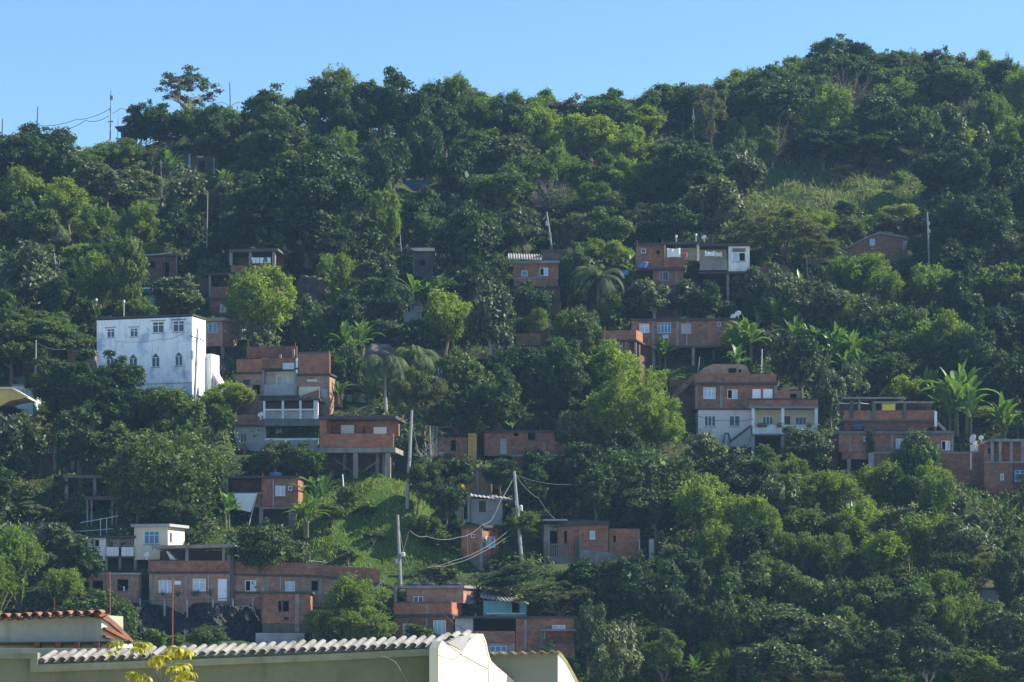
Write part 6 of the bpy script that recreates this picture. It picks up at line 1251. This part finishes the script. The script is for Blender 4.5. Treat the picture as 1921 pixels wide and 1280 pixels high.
# ---- filler trees where the hillside would show
rf = random.Random(11); placed = [(t[1], t[2], t[3], t[4]) for t in TREES]
def covered(u, v, k=.85): return any(((u - a) / (c * k)) ** 2 + ((v - b) / (d * k)) ** 2 < 1 for a, b, c, d in placed)
def free(u, v, ru, rv, y):
    for (a, b, c, d, yy) in PROT:
        if u + ru * .9 > a and u - ru * .9 < c and v + rv > b and v - rv * .9 < d and y < yy + 2: return False
    return True
GRASS = [(560, 880, 870, 1100), (1395, 295, 1740, 430), (0, 885, 235, 990), (1780, 905, 1940, 1080), (430, 985, 480, 1020), (0, 975, 160, 1000)]
def region_kind(u, v):
    if u > 1700 and 330 < v < 780: return 'dk'
    if v < 300: return rf.choice(['md', 'yl', 'dk', 'ol'])
    if u > 1400 and v > 880: return rf.choice(['md', 'bb', 'gy', 'vn', 'yl'])
    if u > 1400: return rf.choice(['gy', 'md', 'yl'])
    return rf.choice(['dk', 'md', 'gy', 'dk', 'yl'])
for v in range(250, 1290, 34):
    for u in range(-30, 1960, 36):
        uu, vv = u + rf.uniform(-14, 14), v + rf.uniform(-12, 12)
        if len(TREES) >= 590: break
        if covered(uu, vv): continue
        if any(a < uu < c and b < vv < d for a, b, c, d in GRASS): continue
        if vv < np.interp(uu, [0, 200, 400, 600, 1000, 1200, 1400, 1600, 1921], [270, 285, 240, 200, 240, 215, 185, 150, 160]) + 40: continue
        if vv > 1210 and uu < 1080: continue
        r = rf.uniform(20, 34); x, y, z, g = P(uu, vv, r * .055)
        if not free(uu, vv, r, r * .9, y): 
            r = 14; x, y, z, g = P(uu, vv, r * .055)
            if not free(uu, vv, r, r, y): continue
        tree(uu, vv, r, r * rf.uniform(.8, 1.05), region_kind(uu, vv), trunk=.4); placed.append((uu, vv, r, r))
print('trees', len(TREES))
# ---- labels for the trees: kind, size, and where they stand beside named things
def direction(du, dv):
    a = math.degrees(math.atan2(-dv, du)) % 360
    return ['right of', 'above right of', 'above', 'above left of', 'left of', 'below left of', 'below', 'below right of'][int(((a + 22.5) % 360) // 45)]
_used = set(o.get('label') for o in bpy.data.objects if o.get('label'))
for o, u, v, ru, rv, k, lb in TREES:
    if lb: continue
    s = 'tiny' if ru < 22 else 'small' if ru < 32 else 'mid sized' if ru < 47 else 'large' if ru < 75 else 'huge'
    kd = KINDW[k]; noun = o['category']; near = sorted(LAND, key=lambda q: math.hypot(q[0] - u, q[1] - v)); cand = []
    for d in near[:4]:
        dist = math.hypot(d[0] - u, d[1] - v); how = 'just ' if dist < 70 else 'well ' if dist > 150 else ''
        cand.append(f"{s} {kd} {noun} {how}{direction(u - d[0], v - d[1])} {d[2]}")
    a, b = near[0], near[1]
    cand.append(f"{s} {noun} {direction(u - a[0], v - a[1])} {a[2]} and {direction(u - b[0], v - b[1])} {b[2]}")
    a, b = near[0], near[2]
    cand.append(f"{s} {noun} {direction(u - a[0], v - a[1])} {a[2]} and {direction(u - b[0], v - b[1])} {b[2]}")
    a, b = near[1], near[2]
    cand.append(f"{s} {noun} {direction(u - a[0], v - a[1])} {a[2]} and {direction(u - b[0], v - b[1])} {b[2]}")
    for w1 in ('lower', 'upper', 'leftmost', 'rightmost', 'inner', 'outer'): cand.append(f"{w1} {s} {kd} {noun} {direction(u - near[0][0], v - near[0][1])} {near[0][2]}")
    for c in cand:
        if c not in _used and len(c.split()) <= 16: break
    o['label'] = c; _used.add(c)
    o['group'] = {'dk': 'dense dark trees', 'md': 'mid green trees', 'gy': 'grey green large leaved trees', 'yl': 'feathery yellow green trees', 'bb': 'light plumed bamboo clumps', 'ol': 'open olive trees', 'sp': 'flat topped sparse trees', 'vn': 'creeper hung trees'}[k]
for o, *_ in BANANAS: o['group'] = 'banana plants on the hillside'
# ================================================================== ground cover
def field(name, label, n, hgt, mat, test, L, W, seed, leaves_per=26, spread=.7, blade=False):
    rs = np.random.RandomState(seed); V = []
    y = rs.uniform(186, 352, n * 3); x = rs.uniform(-1, 1, n * 3) * y * .222; z = H(x, y); u = 960 + F * x / y; v = VH - F * z / y
    ok = test(u, v, x, y); x, y, z, u, v = [q[ok][:n] for q in (x, y, z, u, v)]
    hh = hgt * rs.uniform(.4, 1.3, len(x)); vt = VH - F * (z + hh) / y; keep = np.ones(len(x), bool)
    for (a, b, c, d, yy) in PROT: keep &= ~((u > a - 6) & (u < c + 6) & (vt < d - 1) & (v > b) & (y < yy + .8) & (y > yy - 30) & (vt > b - 40))
    x, y, z, hh = x[keep], y[keep], z[keep], hh[keep]; m = len(x)
    idx = np.repeat(np.arange(m), leaves_per); k = len(idx)
    if blade:
        p = np.stack([x[idx], y[idx], z[idx] - .05], 1) + rs.normal(size=(k, 3)) * [spread, spread, 0]; p[:, 2] = H(p[:, 0], p[:, 1]) - .05
        d = unit(rs.normal(size=(k, 3)) * [.35, .35, 0] + [0, 0, 1]); ln = hh[idx][:, None] * rs.uniform(.5, 1.1, (k, 1)); side = unit(np.cross(d, rs.normal(size=(k, 3)))) * W
        bend = rs.normal(size=(k, 3)) * [1, 1, 0] * ln * .25
        V = np.stack([p - side, p + side, p + d * ln * .6 + side * .7 + bend * .3, p + d * ln + bend], 1).reshape(-1, 3)
    else:
        dd = unit(rs.normal(size=(k, 3))); dd[:, 2] = np.abs(dd[:, 2]); rr = hh[idx][:, None] * rs.uniform(.75, 1.05, (k, 1))
        p = np.stack([x[idx], y[idx], z[idx]], 1) + dd * rr * [1.25 * spread / .7, 1.0, 1]
        V = leaves(rs, p, unit(dd * .7 + rs.normal(size=(k, 3)) * .5 + [0, 0, .3]), unit(dd * .4 + rs.normal(size=(k, 3)) * .6 - [0, 0, .3]), L, W)
    if not len(V): return
    o = link(bpy.data.objects.new(name, npmesh(name, V, 4, MATS[mat]))); tag(o, label, kind='stuff'); return o
def inG(u, v, gs):
    r = np.zeros(len(u), bool)
    for a, b, c, d in gs: r |= (u > a) & (u < c) & (v > b) & (v < d)
    return r
mound = lambda u, v, x, y: ((u - (715 + (v - 990) * .45)) / 165) ** 2 + ((v - 990) / 116) ** 2 < 1
und = lambda u, v, x, y: (v > 90) & (v < 1300) & ~(mound(u, v, x, y)) & ~inG(u, v, [(1430, 300, 1710, 400)])
field('undergrowth', 'low leafy scrub that covers the slope between the trees', 9000, 1.0, 'leaf_md', und, .32, .17, 1, 40, .8)
field('undergrowth', 'grey green scrub scattered through the slope', 3000, 1.3, 'leaf_gy', und, .30, .15, 2, 60, .8)
field('grass', 'bright green grass on the rounded mound, centre left', 15000, .42, 'leaf_grass', mound, .3, .05, 3, 12, .40, True)
field('ground_creeper', 'leafy creeper patches on the grassy mound', 900, .75, 'leaf_md', lambda u, v, x, y: mound(u, v, x, y) & (np.sin(x * .9 + 2 * np.sin(y * .35)) * np.sin(y * .8 + x * .3) > .0), .22, .15, 4, 130, .9)
clear_ = lambda u, v, x, y: inG(u, v, [(1395, 290, 1740, 425)])
field('tall_grass', 'tall pale grass on the open slope, upper right', 6000, .9, 'leaf_tall', clear_, .3, .045, 5, 14, .5, True)
field('scrub', 'low pale scrub among the tall grass on the open slope, upper right', 1500, 1.0, 'leaf_tall', clear_, .24, .13, 15, 90, .7)
reed_ = lambda u, v, x, y: inG(u, v, [(1780, 905, 1960, 1085)])
field('tall_grass', 'tall pale reeds below the right edge brick house', 3000, 1.2, 'leaf_tall', reed_, .3, .035, 6, 20, .5, True)
field('scrub', 'pale scrub among the reeds below the right edge brick house', 260, 1.0, 'leaf_tall', reed_, .2, .11, 16, 110, .7)
field('grass', 'bright grass along the lower left path and below the white sheet', 2600, .6, 'leaf_grass', lambda u, v, x, y: inG(u, v, [(-10, 972, 165, 1002), (380, 985, 480, 1040), (150, 980, 200, 1000), (0, 885, 235, 940)]), .3, .05, 7, 20, .45, True)
def side_wood():
    rs = np.random.RandomState(31); n = 3600; y = rs.uniform(190, 352, n); lat = np.where(rs.uniform(size=n) < .6, rs.uniform(.214, .46, n), -rs.uniform(.214, .40, n)); x = lat * y; z = H(x, y); r = rs.uniform(1.0, 3.0, n)
    idx = np.repeat(np.arange(n), 90); k = len(idx); d = unit(rs.normal(size=(k, 3))); d[:, 2] = np.abs(d[:, 2]); p = np.stack([x, y, z + r * .6], 1)[idx] + d * r[idx][:, None] * rs.uniform(.8, 1.1, (k, 1))
    V = leaves(rs, p, unit(d * .7 + rs.normal(size=(k, 3)) * .5 + [0, 0, .3]), unit(rs.normal(size=(k, 3)) - [0, 0, .3]), .75, .42)
    o = link(bpy.data.objects.new('wood', npmesh('wood', V, 4, MATS['leaf_md']))); tag(o, 'woodland that carries on beyond both sides of the view', kind='stuff')
side_wood()
# ================================================================== foreground buildings
def fg(u, v, y): return at(u, v, y)
def fgprism(root, name, pts, y0, dep, mat, dx=0.0):
    fr = [fg(u, v, y0) for u, v in pts]; B = Vector((dx, dep, 0)); m = MB(); m.poly(fr); m.poly([p + B for p in reversed(fr)])
    for i in range(len(fr)): a, b = fr[i], fr[(i + 1) % len(fr)]; m.quad(a, a + B, b + B, b)
    return m.build(name, MATS[mat], root)
def barrel(mb, o, ax, side, up, L, r0, r1, n=8, th=.012):
    """one half round tile: o front centre, ax direction along the tile"""
    rows = []
    for t, r in ((0, r0), (1, r1)):
        for q in (0, th): rows.append([o + ax * (L * t) + side * (math.cos(math.pi * k / n) * (r - q)) + up * (math.sin(math.pi * k / n) * (r - q) * .9) for k in range(n + 1)])
    for k in range(n):
        mb.quad(rows[0][k], rows[2][k], rows[2][k + 1], rows[0][k + 1]); mb.quad(rows[1][k], rows[1][k + 1], rows[3][k + 1], rows[3][k]); mb.quad(rows[0][k], rows[0][k + 1], rows[1][k + 1], rows[1][k])
def tile_row(root, name, u0, v0, u1, v1, y, step, mat, L=.34, yaw=24, pitch=20, r=None, under=True, rows=2, slope=0):
    m = MB(); n = int((u1 - u0) / step); s = y / F; r = r or step * s * .44
    ax = Vector((math.sin(R_(yaw)) * math.cos(R_(pitch)), math.cos(R_(yaw)) * math.cos(R_(pitch)), math.sin(R_(pitch)))); side = Vector((1, 0, (v0 - v1) / (u1 - u0))).normalized(); up = side.cross(ax).normalized()
    if up.z < 0: up = -up
    for j in range(rows):
        for i in range(n + 1):
            t = i / n; o = fg(u0 + (u1 - u0) * t, v0 + (v1 - v0) * t, y) + ax * (L * .88 * j) + up * (.006 * j + rnd.uniform(-.006, .006)); a2 = (ax + Vector((rnd.uniform(-.05, .05), 0, rnd.uniform(-.03, .03)))).normalized()
            barrel(m, o, a2, side, up, L, r, r * .82)
            if under: barrel(m, o + side * (step * s * .5) - up * (r * .35), ax, side, -up * .6, L, r * .9, r * .9)
    return m.build(name, MATS[mat], root, smooth=False)
YF = 51.0
R1 = empty('foreground_house', fg(440, 1300, YF)); tag(R1, 'green grey rendered building with pale barrel tiles in the foreground, bottom left', 'building')
LAND.append((440, 1240, 'the tiled foreground wall'))
z0 = 1620
fgprism(R1, 'wall', [(-60, z0), (-60, 1236), (56, 1236), (56, 1262), (821, 1229), (821, z0)], YF, 4, 'fg_green')
fgprism(R1, 'cornice', [(-60, 1236), (-60, 1226), (56, 1225), (70, 1225), (70, 1247), (415, 1235), (640, 1226), (821, 1216), (821, 1229), (640, 1238.5), (415, 1247.5), (56, 1262), (56, 1236)], YF - .12, .30, 'fg_band')
fgprism(R1, 'parapet', [(-60, 1226), (-60, 1217), (246, 1216), (246, 1240), (70, 1246), (70, 1225)], YF + .75, .5, 'fg_grey')
tile_row(R1, 'tile_roof', 78, 1240, 812, 1210, YF - .05, 18.4, 'tile_grey', L=.42, pitch=24, yaw=32, rows=1, r=.080)
fgprism(R1, 'bedding', [(70, 1248), (70, 1240), (415, 1229), (821, 1209), (821, 1218), (415, 1237)], YF + .05, .6, 'fg_band')
R2 = empty('foreground_gable', fg(870, 1300, YF - .6)); tag(R2, 'bright cream gable parapet with a stubby chimney top in the foreground', 'building'); LAND.append((870, 1230, 'the cream gable'))
def gable(root, name, pts, pivot, y0, yaw, dep, mat):
    """picture outline laid on an upright plane turned by yaw about column pivot"""
    a = R_(yaw); d = Vector((math.cos(a), math.sin(a), 0)); n = Vector((math.sin(a), -math.cos(a), 0)); Pv = fg(pivot, 1200, y0); fr = []
    for u, v in pts:
        ax_, c = (u - 960) / F, (VH - v) / F; t = (Pv.x * n.x + Pv.y * n.y) / (ax_ * n.x + n.y); fr.append(Vector((ax_ * t, t, c * t)))
    B = -n * dep; m = MB(); m.poly(fr); m.poly([p + B for p in reversed(fr)])
    for i in range(len(fr)): p, q = fr[i], fr[(i + 1) % len(fr)]; m.quad(p, p + B, q + B, q)
    return m.build(name, MATS[mat], root)
gable(R2, 'wall', [(822, z0), (822, 1216), (828, 1203), (836, 1207), (868, 1223), (884, 1193), (891, 1189), (906, 1189.5), (912, 1205), (916, 1225), (921, 1240), (932, 1251), (948, 1264), (962, 1276), (985, 1300), (985, z0)], 822, YF - .7, 60, .22, 'fg_cream')
gable(R2, 'flashing', [(840, 1206), (868, 1222), (884, 1193), (872, 1192), (858, 1196)], 840, YF - .1, 42, .1, 'metal_sheet')
tile_row(R2, 'tile_roof', 826, 1203, 866, 1197, YF + .25, 19, 'tile_grey', rows=1)
R3 = empty('foreground_annex', fg(990, 1300, YF + 2)); tag(R3, 'sage grey walled annex with mossy corrugated roof edge in the foreground, bottom centre', 'building'); LAND.append((990, 1240, 'the mossy roofed annex'))
fgprism(R3, 'wall', [(912, z0), (912, 1226), (1046, 1226), (1046, z0)], YF + 2, 3, 'fg_sage')
a, b_ = fg(914, 1226, YF + 1.8), fg(1049, 1221, YF + 1.8); corrugated('roof', a, b_, b_ + Vector((.05, 3.2, -.02)), a + Vector((.05, 3.2, -.02)), 7, .028, 'tile_moss', R3.root if hasattr(R3, 'root') else R3, .05)
gable(R3, 'flank', [(1046, z0), (1046, 1228), (1060, 1243), (1086, 1290), (1086, z0)], 1046, YF + 2, 62, .2, 'fg_cream')
gable(R3, 'verge', [(1044, 1222), (1052, 1224), (1064, 1240), (1090, 1288), (1084, 1290), (1060, 1245), (1046, 1229)], 1044, YF + 1.95, 62, .3, 'tile_moss')
R4 = empty('tiled_outbuilding', fg(100, 1300, 54)); tag(R4, 'weathered grey outbuilding with a terracotta tile eave and lit flank, foreground left', 'building'); LAND.append((120, 1180, 'the terracotta eaved outbuilding'))
fgprism(R4, 'wall', [(-60, z0), (-60, 1163), (190, 1154), (190, z0)], 54, 3.0, 'fg_grey')
fgprism(R4, 'ledge', [(-60, 1212), (-60, 1206), (246, 1203), (246, 1208)], 53.8, .5, 'stained')
for i, u in enumerate((68, 108, 142, 180, 205)):
    fgprism(R4, 'brick_block', [(u - 6, 1216), (u - 5, 1206), (u + 6, 1205), (u + 5, 1216)], 53.75, .3, 'rust')
tile_row(R4, 'tile_roof', -52, 1160.5, 182, 1151, 53.8, 18.2, 'tile_red', L=.5, yaw=0, pitch=3, rows=1)
gable(R4, 'flank', [(190, z0), (190, 1157), (205, 1166), (226, 1184), (246, 1204), (250, 1216), (250, z0)], 190, 54, 60, .2, 'fg_cream')
gable(R4, 'verge', [(183, 1150), (192, 1149), (200, 1153), (228, 1178), (250, 1202), (247, 1206), (226, 1186), (205, 1168), (190, 1159)], 190, 53.9, 60, .25, 'tile_red')
gable(R4, 'rafter', [(198, 1177), (203, 1177), (240, 1196), (244, 1201), (238, 1201), (198, 1181)], 190, 53.8, 60, .1, 'rust')
gable(R4, 'rafter', [(198, 1192), (203, 1192), (216, 1199), (198, 1196)], 190, 53.8, 60, .1, 'rust')
# hairline cables over the cream gable
W([(822, 1230, 49.5), (850, 1238, 49.3), (868, 1225, 49.2)], 'thin wire looping over the cream gable', .006, 'wire_dark', 'wire', .0)
W([(836, 1207, 50), (870, 1232, 49), (914, 1255, 48.5)], 'dark wire slanting across the cream gable', .008, 'wire_dark', 'wire', .0)
W([(905, 1191, 49), (915, 1230, 48.6), (916, 1300, 48.5)], 'thin vertical wire at the right of the cream gable', .007, 'wire_dark', 'wire', .0)
W([(715, 1231, 50.6), (742, 1243, 50.5), (765, 1285, 50.5)], 'pale cable drooping on the green grey foreground wall', .005, 'pole', 'wire', -.02)
# young tree top near the camera
YT = 30.0; R5 = empty('young_tree', fg(300, 1500, YT)); tag(R5, 'young tree top with drooping yellow green leaves in the foreground, bottom left', 'tree')
m = MB(); m.tube([fg(300, 1500, YT), fg(301, 1280, YT)], [.025, .012], 6); m.build('trunk', MATS['bark_pale'], R5)
br = MB(); V = []; rs = np.random.RandomState(4)
tips = [(218, 1205, .8), (212, 1222, .6), (268, 1208, 1), (262, 1218, .8), (332, 1215, 1), (345, 1222, 1), (320, 1222, .9), (298, 1232, 1), (288, 1240, .9), (340, 1248, 1), (325, 1252, .9), (352, 1262, 1), (255, 1265, 1), (270, 1272, .9), (245, 1262, .7), (356, 1280, .9), (335, 1270, .8)]
for (u, v, s) in tips:
    e = fg(u, v, YT + rs.uniform(-.3, .3)); j = fg(301 + (u - 301) * .45, min(1285, v + 26), YT); br.tube([fg(301, 1290, YT), j, e], [.005, .003, .0015], 5)
    for k in range(20):
        a = rs.uniform(0, 6.28); hd = np.array([math.cos(a), math.sin(a), 0]); L = .125 * s * rs.uniform(.7, 1.3); p = np.array(e) + hd * .012; el = rs.uniform(-.2, .5); side = np.array([-math.sin(a), math.cos(a), 0]); prev = None
        for q in range(5):
            t = q / 4; wd = L * .19 * math.sin(math.pi * (t * .86 + .07)); row = (p - side * wd, p + side * wd)
            if prev is not None: V += [prev[0], prev[1], row[1], row[0]]
            prev = row; p = p + (hd * math.cos(el) + np.array([0, 0, math.sin(el)])) * L / 4 * 1.25; el -= .55
br.build('branches', MATS['bark'], R5); c = link(bpy.data.objects.new('leaves', npmesh('leaves', np.array(V) - np.array(R5.location), 4, MATS['leaf_young']))); c.parent = R5
# ================================================================== air
m = MB(); m.aabb(-720, -120, -10.2, 720, 1300, 112); hz = m.build('haze', MATS['ground']); tag(hz, 'thin blue air over the whole hillside', kind='stuff')
mh, nt = newmat('haze'); pv = N(nt, "ShaderNodeVolumePrincipled"); pv.inputs['Density'].default_value = .00015; pv.inputs['Color'].default_value = (.35, .62, 1, 1); pv.inputs['Anisotropy'].default_value = .2
o = N(nt, "ShaderNodeOutputMaterial"); nt.links.new(pv.outputs[0], o.inputs['Volume']); hz.data.materials.clear(); hz.data.materials.append(mh)
cy.volume_step_rate = 4; cy.volume_max_steps = 64
